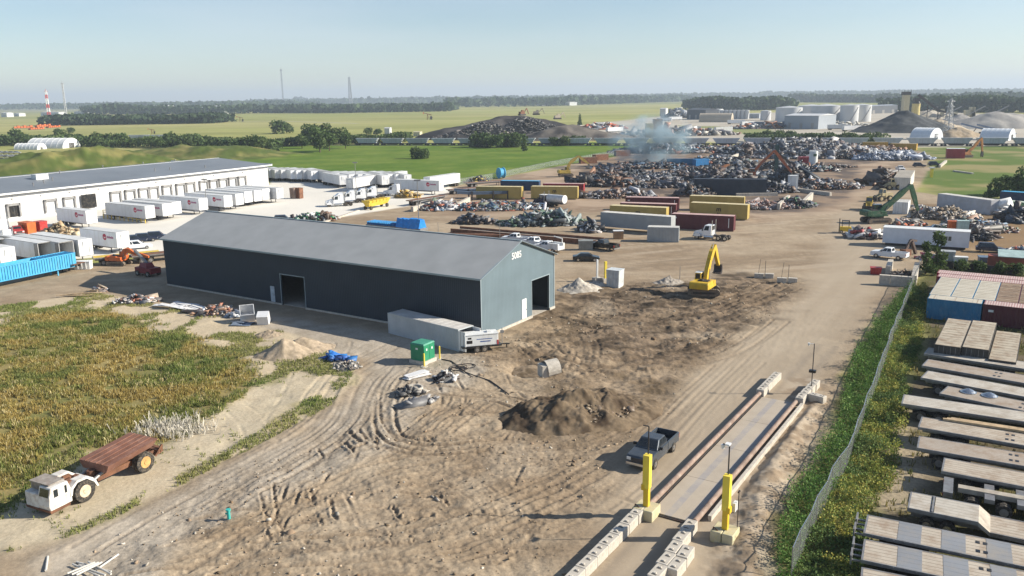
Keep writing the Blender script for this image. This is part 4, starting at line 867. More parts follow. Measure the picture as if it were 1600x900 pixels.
def make_excavator(name, mt, boom, stick, tip, tool='bucket', house_rot=0.0, s=1.0, cat='excavator', cabz=0.0, tool_mt=None, big=False, cabside=1, track_rot=0.0):
    """house faces +x; the arm's joints are given in metres in the plane y=0"""
    t = empty(name, cat)
    rot = Matrix.Rotation(track_rot, 4, 'Z')
    for sd in (-1, 1):
        mb = MB(); mb.T = rot; y = sd*1.25*s; n = 9; pts = []
        for i in range(n): a = math.pi/2+math.pi*i/(n-1); pts.append((-1.75*s+.5*s*math.cos(a), .5*s+.5*s*math.sin(a)))
        for i in range(n): a = -math.pi/2+math.pi*i/(n-1); pts.append((1.75*s+.5*s*math.cos(a), .5*s+.5*s*math.sin(a)))
        mb.prof(pts[::-1], y-.32*s, y+.32*s); tk = mb.build('crawler_track', mat('track_steel', (.16, .13, .105), .8, .2, .3, 3, DUST, .6), t)
        mb = MB(); mb.T = rot; mb.box(-1.5*s, 1.5*s, y-.34*s, y+.34*s, .3*s, .62*s)
        for i in range(14):
            x = -1.75*s+i*.27*s; mb.box(x, x+.1*s, y-.33*s, y+.33*s, .985*s, 1.03*s)
        mb.build('track_frame', dark_steel, tk)
    mb = MB(); mb.cyl((0, 0, .55*s), (0, 0, 1.15*s), .75*s, None, 16); mb.T = rot; mb.box(-.9*s, .9*s, -1.0*s, 1.0*s, .45*s, .8*s); mb.build('undercarriage', dark_steel, t)
    z = 1.1*s+cabz
    if cabz: mb = MB(); mb.box(-1*s, 1*s, -.9*s, .9*s, 1.1*s, z); mb.build('riser', mt, t)
    mb = MB(); mb.box(-1.6*s, 1.55*s, -1.35*s, 1.35*s, z, z+.22*s)
    mb.loft((-1.7*s, .25*s, -1.36*s, 1.36*s, z+.22*s), (-1.65*s, .2*s, -1.28*s, 1.28*s, z+1.0*s)); mb.box(.2*s, 1.3*s, -1.35*s*cabside if cabside > 0 else .45*s, -.45*s if cabside > 0 else 1.35*s, z+.22*s, z+.85*s); o = mb.build('engine_housing', mt, t)
    mb = MB(); mb.prof([(-2.55*s, z+.05), (-1.71*s, z-.05), (-1.71*s, z+1.08*s), (-2.35*s, z+1.05*s), (-2.6*s, z+.8*s)][::1], -1.38*s, 1.38*s); o = mb.build('counterweight', mt, t); bv = o.modifiers.new('bevel', 'BEVEL'); bv.width = .12*s; bv.segments = 3
    mb = MB(); mb.box(-1.5*s, -.1*s, -1.0*s, .5*s, z+1.0*s, z+1.1*s); mb.box(-1.3*s, -.9*s, -.2*s, .2*s, z+1.1*s, z+1.3*s); mb.build('engine_cover', dark_steel, t)
    y0, y1 = (.42*s, 1.32*s) if cabside > 0 else (-1.32*s, -.42*s)
    B_, T_ = (-.15*s, 1.55*s, y0, y1, z+.95*s), (-.1*s, 1.25*s, y0+.04*s, y1-.04*s, z+1.9*s)
    mb = MB(); mb.box(-.15*s, 1.55*s, y0, y1, z+.22*s, z+.95*s); mb.loft(B_, T_); cb = mb.build('cab', mt, t); cab_windows(cb, B_, T_, [(.1, .5), (.55, .93)])
    mb = MB(); mb.box(-.12*s, 1.27*s, y0+.02*s, y1-.02*s, z+1.9*s, z+1.96*s); mb.build('cab_roof', white if not big else mt, cb)
    b0 = (.7*s, 0, z+.6*s); b1, b2, b3 = boom, stick, tip
    w_ = .54*s
    if len(b1) == 2: k_, pk = b1; arm_seg('boom', t, b0, k_, w_, .7*s, .85*s, mt, .1*s); arm_seg('boom', t, k_, pk, w_, .85*s, .5*s, mt, .05*s); top = pk
    else: arm_seg('boom', t, b0, b1, w_, .6*s, .42*s, mt, .12*s); top = b1
    arm_seg('stick', t, top, b2, w_*.85, .7*s, .4*s, mt)
    for sd in (-1, 1): mb = MB(); m_ = Vector(b0).lerp(Vector(boom[0] if len(boom) == 2 else boom), .6); mb.cyl((1.3*s, sd*.3*s, z+.25*s), (m_.x, sd*.3*s, m_.z), .09*s, .06*s, 8); mb.build('hydraulic_ram', steel, t)
    mb = MB(); q = Vector(top); p_ = Vector(b0 if len(boom) != 2 else boom[0]).lerp(q, .45); up_ = Vector((0, 0, .45*s)); q2 = q+(q-Vector(b2)).normalized()*.5*s; mb.cyl(p_+up_, q2, .08*s, .06*s, 8); mb.build('hydraulic_ram', steel, t)
    bx, by, bz = b2; tm = tool_mt or dark_steel
    if tool == 'bucket':
        mb = MB(); r = .75*s
        pts = [(bx+.15*s, bz+.1*s), (bx+.4*s, bz-.5*s), (bx+.25*s, bz-1.1*s), (bx-.25*s, bz-1.35*s), (bx-.75*s, bz-1.15*s), (bx-.3*s, bz-.95*s), (bx-.1*s, bz-.6*s), (bx-.1*s, bz)]
        mb.prof(pts[::-1], -.6*s, .6*s); mb.build('bucket', tm, t); mb = MB()
        for y in (-.5, -.17, .17, .5): mb.bar((bx-.7*s, y*s, bz-1.16*s), (bx-1.0*s, y*s, bz-1.02*s), .1*s)
        mb.build('bucket_teeth', tm, t)
    elif tool == 'grapple':
        mb = MB(); mb.cyl((bx, 0, bz), (bx, 0, bz-.7*s), .14*s, .3*s, 8); g = mb.build('grapple', tm, t)
        for i in range(5):
            a = i*2*math.pi/5; ca, sa = math.cos(a), math.sin(a); mb = MB(); mb.bar((bx+.25*ca*s, .25*sa*s, bz-.6*s), (bx+.85*ca*s, .85*sa*s, bz-1.2*s), .2*s); mb.bar((bx+.85*ca*s, .85*sa*s, bz-1.2*s), (bx+.3*ca*s, .3*sa*s, bz-1.9*s), .16*s); mb.build('tine', tm, g)
    elif tool == 'shear':
        mb = MB(); mb.prof([(bx-.25*s, bz+.2*s), (bx+.35*s, bz+.1*s), (bx+.6*s, bz-1.2*s), (bx+.4*s, bz-2.3*s), (bx+.05*s, bz-1.3*s), (bx-.35*s, bz-2.0*s), (bx-.5*s, bz-1.0*s)][::-1], -.22*s, .22*s); mb.build('shear', tm, t)
    return t
# ------------------------------------------------------------------ big structures
def wall_with_holes(mb, axis, c, th, a0, a1, z1, holes, top=None):
    """a wall in the plane axis=c from a0 to a1 with openings (b0, b1, ztop[, zbottom]); top(a) gives its upper edge"""
    hs = sorted(holes); cuts = [a0]
    for h in hs: cuts += [h[0], h[1]]
    cuts.append(a1); top = top or (lambda a: z1)
    def blk(u0, u1, zb):
        z0_ = [zb, zb]; n = 1
        us = [u0, u1]
        if top(u0) != z1 or top(u1) != z1: us = [u0]+[u for u in (RID,) if u0 < u < u1]+[u1]
        for p, q in zip(us[:-1], us[1:]):
            v = []
            for (u, z) in ((p, zb), (q, zb), (q, top(q)), (p, top(p))):
                v.append((c, u, z) if axis == 'x' else (u, c, z))
            v2 = [(x+th, y, z) if axis == 'x' else (x, y+th, z) for x, y, z in v]
            mb.add(v+v2, [(0, 1, 2, 3), (7, 6, 5, 4), (0, 4, 5, 1), (1, 5, 6, 2), (2, 6, 7, 3), (3, 7, 4, 0)])
    RID = RIDGE
    for i in range(len(cuts)-1):
        u0, u1 = cuts[i], cuts[i+1]
        if u1-u0 < 1e-4: continue
        h = next((h for h in hs if abs(h[0]-u0) < 1e-6 and abs(h[1]-u1) < 1e-6), None)
        if h is None: blk(u0, u1, 0)
        else: blk(u0, u1, h[2])
RIDGE = 8.7
def shed():
    t = empty('metal_shed', 'building'); tag(t, 'long blue grey metal shed with plain grey gable roof'); Wd, Lg, he, hr = 17.4, 60.0, 7.42, 10.47
    put(t, bl[0], bl[1], AX, z=0)
    def tt(px, py): p = np.array(at(px, py))-bl; return float(p@GB)
    def ss(px, py): p = np.array(at(px, py))-bl; return float(p@GA)
    d0, d1 = sorted((tt(452, 473.5), tt(491, 479))); m0, m1 = sorted((tt(435.5, 470.5), tt(442, 471.5)))
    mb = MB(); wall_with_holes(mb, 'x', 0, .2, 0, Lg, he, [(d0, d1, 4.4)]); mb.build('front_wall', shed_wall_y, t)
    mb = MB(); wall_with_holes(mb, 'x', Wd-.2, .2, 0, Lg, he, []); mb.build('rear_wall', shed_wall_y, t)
    g0, g1 = sorted((ss(830, 496), ss(857, 484.5)))
    top = lambda a: he+(hr-he)*(1-abs(a-RIDGE)/RIDGE)
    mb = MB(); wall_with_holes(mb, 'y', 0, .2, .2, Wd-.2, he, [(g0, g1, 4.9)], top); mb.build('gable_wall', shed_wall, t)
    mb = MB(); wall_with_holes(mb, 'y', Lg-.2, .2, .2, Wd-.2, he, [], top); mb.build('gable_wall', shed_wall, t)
    for k, s in enumerate((0, 1)):
        mb = MB(); x0, z0 = (-.35, he-.12) if not s else (Wd+.35, he-.12); xr, zr = RIDGE, hr+.02
        mb.add([(x0, -.3, z0), (xr, -.3, zr), (xr, Lg+.3, zr), (x0, Lg+.3, z0), (x0, -.3, z0+.14), (xr, -.3, zr+.14), (xr, Lg+.3, zr+.14), (x0, Lg+.3, z0+.14)],
               [(0, 3, 2, 1), (4, 5, 6, 7), (0, 1, 5, 4), (1, 2, 6, 5), (2, 3, 7, 6), (3, 0, 4, 7)] if not s else [(0, 1, 2, 3), (7, 6, 5, 4), (4, 5, 1, 0), (5, 6, 2, 1), (6, 7, 3, 2), (7, 4, 0, 3)])
        mb.build('roof', stripe_mat('shed_roof_y', (.37, .375, .37), (.34, .345, .34), .4, .08, 'Y', .5, .1, None, .006), t)
    trim = mat('shed_trim', (.26, .32, .35), .5, 0, .05)
    mb = MB()
    for (xa, za, xb, zb) in ((-.36, he+.0, RIDGE, hr+.12), (Wd+.36, he, RIDGE, hr+.12)): mb.bar((xa, -.32, za), (xb, -.32, zb), .22, .05)
    mb.box(-.02, .14, -.03, .005, 0, he-.1); mb.box(Wd-.12, Wd+.03, -.03, .005, 0, he-.1); mb.box(-.42, -.34, -.3, Lg+.3, he-.2, he+.03)
    mb.bar((RIDGE, -.3, hr+.18), (RIDGE, Lg+.3, hr+.18), .3, .04); mb.build('trim', trim, t)
    mb = MB(); mb.box(-.12, -.01, .0, d0, -.05, .22); mb.box(-.12, -.01, d1, Lg, -.05, .22); mb.box(.0, g0, -.14, -.01, -.05, .32); mb.box(g1, Wd, -.14, -.01, -.05, .32); mb.build('foundation', concrete, t)
    mb = MB(); mb.box(.25, Wd-.25, .25, Lg-.25, -.03, .03); mb.build('floor_slab', concrete, t)
    mb = MB(); mb.box(-.04, -.004, m0, m1, .25, 2.5); d = mb.build('door', mat('pale_door', (.45, .5, .55), .5), t); mb = MB(); mb.box(-.10, -.04, m0+.08, m0+.16, 1.2, 1.35); mb.build('handle', steel, d)
    s0 = ss(816.5, 503); mb = MB(); mb.box(s0, s0+1.05, -.045, -.004, .34, 2.9); d = mb.build('door', white, t); mb = MB(); mb.box(s0+.85, s0+.95, -.10, -.045, 1.4, 1.5); mb.build('handle', steel, d)
    mb = MB(); mb.box(g0-.12, g0, -.03, .22, 0, 4.9); mb.box(g1, g1+.12, -.03, .22, 0, 4.9); mb.box(g0-.12, g1+.12, -.03, .22, 4.9, 5.02); mb.build('door_frame', trim, t)
    mb = MB(); mb.box(-.03, .22, d0-.12, d0, 0, 4.4); mb.box(-.03, .22, d1, d1+.12, 0, 4.4); mb.box(-.03, .22, d0-.12, d1+.12, 4.4, 4.52); mb.build('door_frame', trim, t)
    mb = MB(); mb.box(g0+2.2, g0+3.2, 7.9, 8.0, .0, 2.3); mb.box(.3, Wd-.3, 8, 8.15, 0, 6.5); mb.build('partition', mat('partition_grey', (.2, .24, .27), .6), t)
    text_part('5085', 1.15, white, t, (7.95, -.03, 8.85), (R(90), 0, 0), 'painted_characters')
shed()
def warehouse():
    P = np.array(at(25, 345)); Q = np.array(at(420, 290)); e = (Q-P)/np.hypot(*(Q-P)); L = 150.0; n = np.array([-e[1], e[0]]); O = Q-e*L
    t = empty('distribution_warehouse', 'warehouse'); tag(t, 'long white warehouse with flat grey roof and truck docks'); put(t, O[0], O[1], math.atan2(e[1], e[0]), z=0)
    ww = mat('warehouse_white', (.60, .60, .60), .6, 0, .05, .15, (.5, .48, .45), .25); Dp = 46; h = 6.6
    mb = MB(); mb.box(0, L, 0, Dp, -.1, h); mb.build('wall', ww, t)
    rm = mat('membrane_roof', (.17, .19, .215), .55, 0, .12, .08, (.22, .235, .26), .4)
    for s in (0, 1):
        mb = MB(); y0, y1 = (-1.2, Dp/2) if not s else (Dp+.8, Dp/2); z0, z1 = h+.25, h+2.0
        mb.add([(-1, y0, z0), (L+1, y0, z0), (L+1, y1, z1), (-1, y1, z1), (-1, y0, z0+.15), (L+1, y0, z0+.15), (L+1, y1, z1+.15), (-1, y1, z1+.15)],
               [(0, 3, 2, 1), (4, 5, 6, 7), (0, 1, 5, 4), (1, 2, 6, 5), (2, 3, 7, 6), (3, 0, 4, 7)] if not s else [(0, 1, 2, 3), (7, 6, 5, 4), (4, 5, 1, 0), (5, 6, 2, 1), (6, 7, 3, 2), (7, 4, 0, 3)]); mb.build('roof', rm, t)
    mb = MB(); mb.box(-1.05, L+1.05, -1.3, -1.2, h+.05, h+.45); mb.box(-1, L+1, Dp/2-.25, Dp/2+.25, h+2.15, h+2.2); mb.box(L+1.0, L+1.1, -1.2, Dp+.8, h+.2, h+.75); mb.build('roof_edge', white, t)
    mb = MB(); mb.box(-1, L+1, -1.15, -.02, h-.05, h+.2); mb.build('soffit', mat('soffit', (.16, .15, .15), .7), t)
    def xx(px, py): return float((np.array(at(px, py))-O)@e)
    doors = [(20, 345, 'open'), (78, 337, 'closed'), (108, 333, 'none'), (137, 329, 'ramp'), (180, 323, 'none'), (205, 320, 'none'), (225, 317, 'none'), (243, 315, 'none'), (262, 312, 'none'), (282, 309, 'none'), (300, 307, 'none'), (318, 304, 'none'), (336, 302, 'none'), (352, 300, 'none'), (368, 298, 'none'), (384, 296, 'none'), (-10, 350, 'closed')]
    for (px, py, k) in doors:
        x = xx(px, py); mb = MB(); mb.box(x-1.75, x-1.3, -.5, -.01, 1.0, 4.3); mb.box(x+1.3, x+1.75, -.5, -.01, 1.0, 4.3); mb.box(x-1.75, x+1.75, -.5, -.01, 3.75, 4.3); f = mb.build('dock_shelter', steel, t)
        mb = MB()
        if k == 'ramp': mb.box(x-2.2, x+2.2, -.53, -.5, .8, 4.4)
        else: mb.box(x-1.3, x+1.3, -.06, -.011, 1.0, 3.75)
        mb.build('door_or_dark_bay', black if k in ('open', 'ramp') else white, f)  # open and ramp bays: black panel stands for the shade inside, others are doors
    for i in range(9):
        x = xx(20+i*45, 345-6.2*i); mb = MB(); mb.box(x-.15, x+.15, -.22, -.01, 5.3, 5.55); mb.build('wall_lamp', steel, t)
    for i in range(7): MB().box(L-8-i*20, L-7.95-i*20, -.06, -.01, 0, h).build('downpipe', steel, t)
    q = random.Random(4)
    for i in range(16):
        x = q.uniform(5, L-5); y = q.uniform(3, 30); z = h+.4+1.75*(y+1.2)/(Dp/2+1.2) if y < Dp/2 else h+2
        mb = MB(); mb.cyl((x, y, z-.3), (x, y, z+.7), .14, None, 8); mb.cyl((x, y, z+.7), (x, y, z+.85), .22, None, 8); mb.build('roof_vent', steel, t)
    for (x, y) in ((L-72, 14),): mb = MB(); mb.box(x, x+3.5, y, y+2.2, h+1.2, h+2.9); mb.build('rooftop_unit', white, t)
    for px0 in (150, 230):     # sloping ramps with railings
        pass
    return O, e, n
WO, We, Wn = warehouse()
def ramp():
    t = empty('dock_ramp', 'ramp'); tag(t, 'sloping ramp with yellow railing beside the open bay'); x, y = at(196, 345); put(t, x, y, AX-math.pi/2, z=0)
    mb = MB(); mb.prof([(-9, 0), (9, 0), (-9, 1.1)], -.2, .2); mb.build('ramp_wall', concrete, t)
    mb = MB()
    for i in range(11): xx_ = -8.5+i*1.7; zz = 1.1*(9-xx_)/18; mb.bar((xx_, -.3, 0), (xx_, -.3, zz+1.1), .12)
    mb.bar((-8.5, -.3, 2.2), (8.5, -.3, 1.15), .1); mb.bar((-8.5, -.3, 1.7), (8.5, -.3, .6), .1); mb.build('railing', yellow, t)
ramp()
# ------------------------------------------------------------------ the weighbridge at the gate
SC = np.array([17.66, 62.5])
def weighbridge():
    t = empty('weighbridge', 'truck scale'); tag(t, 'long steel plated truck scale with pipe kerbs'); put(t, SC[0], SC[1], AX, z=0)
    plate = stripe_mat('scale_plate', (.40, .34, .27), (.32, .295, .28), 1.45, .36, 'Y', .7, 0, (.44, .38, .30), 0.0)
    for i in range(4):
        mb = MB(); mb.box(-13+i*6.5+.02, -6.5+i*6.5-.02, -1.45, 1.45, .02, .16+.0*i); mb.build('deck_plate', plate, t)
    mb = MB(); mb.cyl((-13.3, 1.75, .42), (13.1, 1.75, .42), .19, None, 14); mb.build('pipe_kerb', rust_l, t)
    mb = MB(); mb.cyl((-13.3, -1.75, .42), (12.6, -1.75, .42), .19, None, 14); mb.build('pipe_kerb', rust_l, t)
    mb = MB(); mb.box(-13.2, 13, 1.55, 1.62, .0, .26); mb.box(-13.2, 13, -1.62, -1.55, .0, .26); mb.box(-13.2, 13, 1.95, 2.06, 0, .32); mb.build('side_beam', dark_steel, t)
    mb = MB(); mb.box(-12.0, 12.6, -2.45, -2.2, -.05, .40); mb.build('edge_curb', concrete, t)
    for s in (-1, 1): mb = MB(); mb.box(s*13.05-.12, s*13.05+.12, -1.6, 1.6, -.02, .08); mb.build('end_plate', dark_steel, t)
weighbridge()
def make_block():
    t = empty('concrete_block', 'concrete block'); mb = MB(); mb.box(-.74, .74, -.37, .37, 0, .74); o = mb.build('block', concrete, t); bv = o.modifiers.new('bevel', 'BEVEL'); bv.width = .05; bv.segments = 2
    dk_ = mat('block_recess', (.10, .09, .08), .9)
    for x in (-.37, .37): mb = MB(); mb.cyl((x, 0, .742), (x, 0, .80), .11, .08, 8); mb.build('stud', concrete, t); mb = MB(); mb.box(x-.2, x-.1, -.16, .16, .741, .752); mb.build('lifting_slot', dk_, t)
    return t
BK = Kind(make_block())
def blk(u, v, rz=0., lab='', z=0., grp='concrete blocks lining the weighbridge'):
    p = SC+GA*u+GB*v; q = random.Random(int(u*37+v*91)); put(BK.new(), p[0], p[1], AX+rz+q.uniform(-.03, .03), lab, grp, z=z)
ORD = ['first', 'second', 'third', 'fourth', 'fifth', 'sixth', 'seventh', 'eighth', 'ninth', 'tenth', 'eleventh', 'twelfth', 'thirteenth', 'fourteenth', 'fifteenth', 'sixteenth', 'seventeenth', 'eighteenth', 'nineteenth', 'twentieth', 'twenty-first', 'twenty-second', 'twenty-third', 'twenty-fourth', 'twenty-fifth']
for i in range(7): blk(-14.2-i*1.52, 1.9, 0, f'{ORD[i]} block out from the near left end of the scale')
for i in range(6): blk(-14.4-i*1.52, -1.75-.1*i, 0, f'{ORD[i]} block out from the near right end of the scale')
blk(-17.6, -2.75, .05, 'lone block leaning beside the near right block row'); blk(-19.2, -2.8, .0, 'block outside the near right row at picture edge')
for i in range(4): blk(14.0+i*1.52, 1.75, 0, f'{ORD[i]} block beyond the far left end of the scale')
for i in range(4): blk(13.6+i*1.52, -1.95-.05*i, .02, f'{ORD[i]} block beyond the far right end of the scale')
blk(14.6, -3.2, 1.3, 'loose block at the foot of the far camera pole')
def post(u, v, camera, label, side):
    t = empty('bollard_post', 'post'); p = SC+GA*u+GB*v; put(t, p[0], p[1], AX, label, 'yellow posts at the scale entrance', z=0)
    mb = MB()
    for a in (-1, 1): mb.box(-.74, .74, a*.38-.36, a*.38+.36, -.02, .76)
    o = mb.build('footing', mat('yellowed_concrete', (.50, .45, .30), .9, 0, .15, 2, (.58, .48, .15), .5), t); o.modifiers.new('bevel', 'BEVEL').width = .04
    mb = MB(); mb.box(-.18, .18, -.18, .18, .76, 2.1); mb.build('lower_column', mat('deep_yellow', (.72, .47, .03), .5, 0, .1), t)
    mb = MB(); mb.box(-.23, .23, -.23, .23, 2.1, 4.5); mb.build('upper_column', yellow_b, t)
    mb = MB(); mb.box(-.24, .24, side*.2-.12, side*.2+.12, 1.95, 2.35); mb.build('bracket', mat('deep_yellow', (.72, .47, .03)), t)
    mb = MB(); mb.cyl((.1, 0, 4.5), (.1, 0, 6.5), .045, None, 6); pl = mb.build('mast', dark_steel, t)
    mb = MB(); mb.bar((.1, 0, 6.5), (.1, .42, 6.5), .06); mb.build('mast_arm', dark_steel, pl)
    if camera: mb = MB(); mb.cyl((.1, .42, 6.45), (.1, .42, 6.2), .13, .1, 8); mb.box(-.1, .3, -.05, .25, 6.5, 6.6); mb.build('camera', white, pl)
    if camera:
        mb = MB(); mb.box(.3, .8, -.5, -.3, 1.9, 2.5); mb.build('control_box', white, t); mb = MB(); mb.cyl((.6, -.6, .7), (.6, -.6, 3.3), .03, None, 6); mb.box(.45, .75, -.65, -.55, 3.2, 3.3); mb.build('conduit', dark_steel, t)
    mb = MB(); mb.bar((-.5, .3, .76), (-.5, .62, .95), .05); mb.bar((-.5, .62, .95), (-.5, .62, .76), .05); mb.build('lifting_loop', rust, t)
p = np.array(at(1010, 790, .76))-SC; post(float(p@GA), float(p@GB), False, 'left yellow post with thin bare mast beside the near pickup', 1)
p = np.array(at(1133, 826, .76))-SC; post(float(p@GA), float(p@GB), True, 'right yellow post carrying a dome camera on a mast', -1)
def camera_pole():
    t = empty('camera_pole', 'pole'); x, y = at(1268, 603, .75); put(t, x, y, AX, 'thin dark camera pole on a block at scale exit', z=.76)
    mb = MB(); mb.cyl((0, 0, -.2), (0, 0, 4.2), .045, None, 7); mb.build('mast', dark_steel, t); mb = MB(); mb.box(-.2, .2, -.3, .3, 1.35, 1.6); mb.build('sensor_box', black, t); mb = MB(); mb.bar((0, 0, 4.15), (0, .5, 4.15), .05); mb.cyl((0, .5, 4.2), (0, .5, 3.95), .12, .08, 8); mb.build('camera', white, t)
camera_pole()
# ------------------------------------------------------------------ vehicles near the camera
carbon = mat('charcoal_car_paint', (.07, .085, .105), .22, .3, .1, 1, DUST, .12, spec=.6)
carwhite = mat('white_car_paint', (.75, .76, .78), .25, 0, .03, 1, spec=.5)
PB = Kind(make_pickup('pickup_truck', carbon)); t = put(PB.new(), 11.05, 61.5, AX+math.pi, 'charcoal crew cab pickup driving beside the truck scale', z=.0)
t['group'] = 'dark pickups in the yard'
mb = MB(); mb.box(-1.3, -.75, -.7, .7, .85, 1.25); mb.build('toolbox', black, t)
PK = Kind(make_pickup('pickup_truck', black))
def veh(kind, a, b, W, label, group=None, z=None, flip=False, z0=0.0):
    """wheels of the near side stand at pixels a (left) and b (right)"""
    cx, cy, h, l = face(a, b, W, z=z0); return put(kind.new(), cx, cy, h+(math.pi if flip else 0), label, group, z)
veh(PK, (925, 389), (953, 393), 1.9, 'black pickup parked end on past the shed gable', 'dark pickups in the yard', flip=True)
CR = Kind(make_car('sedan', mat('black_car', (.02, .025, .03), .2, .2, .1, 1, DUST, .1, spec=.6))); veh(CR, (902, 409), (930, 409), 1.6, 'black sedan parked on dirt behind the shed gable')
PW = Kind(make_pickup('pickup_truck', carwhite)); GW = 'white pickups in the yard'
veh(PW, (1369, 403), (1404, 407), 1.9, 'white crew cab pickup beside the white office trailer', GW, flip=True)
veh(PW, (795, 380), (812, 381), 1.9, 'white pickup behind the shed ridge, nearest the roof', GW, flip=True)
veh(PW, (822, 385), (840, 388), 1.9, 'middle white pickup behind the shed gable peak', GW, flip=True)
veh(PW, (1399, 266), (1405, 268), 1.9, 'distant white pickup behind the long pale container', GW)
PS = Kind(make_pickup('service_truck', carwhite, service=True)); veh(PS, (841, 392), (863, 395), 1.9, 'white crane service truck behind the shed gable', None, flip=True)
ST = Kind(make_tractor('semi_tractor', carwhite, False)); veh(ST, (1084, 373), (1130, 377), 2.3, 'white day cab tractor in front of the maroon container', 'white road tractors', flip=True)
GT = 'white road tractors parked along the lot edge'; SS = Kind(make_tractor('semi_tractor', carwhite, True, True))
for i, (px, py) in enumerate(((528, 322), (546, 317), (563, 314), (580, 310), (616, 306))):
    x, y = at(px, py); put(SS.new(), x, y, R(200 if i < 4 else 160), ['white sleeper tractor nearest the shed ridge in the lot edge row', 'second white sleeper tractor from the shed in the lot edge row', 'third white sleeper tractor, in front of a bare trailer', 'white sleeper tractor behind the yellow bulk trailer', 'white sleeper tractor beside the orange machine and flat deck'][i], GT)
for i, (px, py) in enumerate(((8, 385), (2, 366))):
    x, y = at(px, py); put(SS.new(), x, y, R(150), ['white tractor at the left picture edge beside the red pickup', 'white tractor behind another at the left picture edge'][i], GT)
RP = Kind(make_pickup('pickup_truck', red)); x, y = at(27, 366); put(RP.new(), x, y, R(-50), 'red pickup parked beside orange bins near the warehouse')
SV = Kind(make_car('parked_suv', mat('dark_blue_car', (.03, .04, .07), .25, .2), True)); GC = 'dark cars parked behind the shed corner'
for i, (px, py) in enumerate(((211, 380), (228, 377), (247, 374))):
    x, y = at(px, py); put(SV.new(), x, y, R(20), ['dark car beside the white logo trailer', 'middle dark car of the three by the shed corner', 'dark car right against the shed corner'][i], GC)
x, y = at(443, 347); put(SV.new(), x, y, R(10), 'dark car just showing above the shed ridge', GC)
WV = Kind(make_car('white_van', carwhite, True, 'van', 5.6)); x, y = at(214, 389); put(WV.new(), x, y, R(30), 'white van beside the red flat deck left of shed')
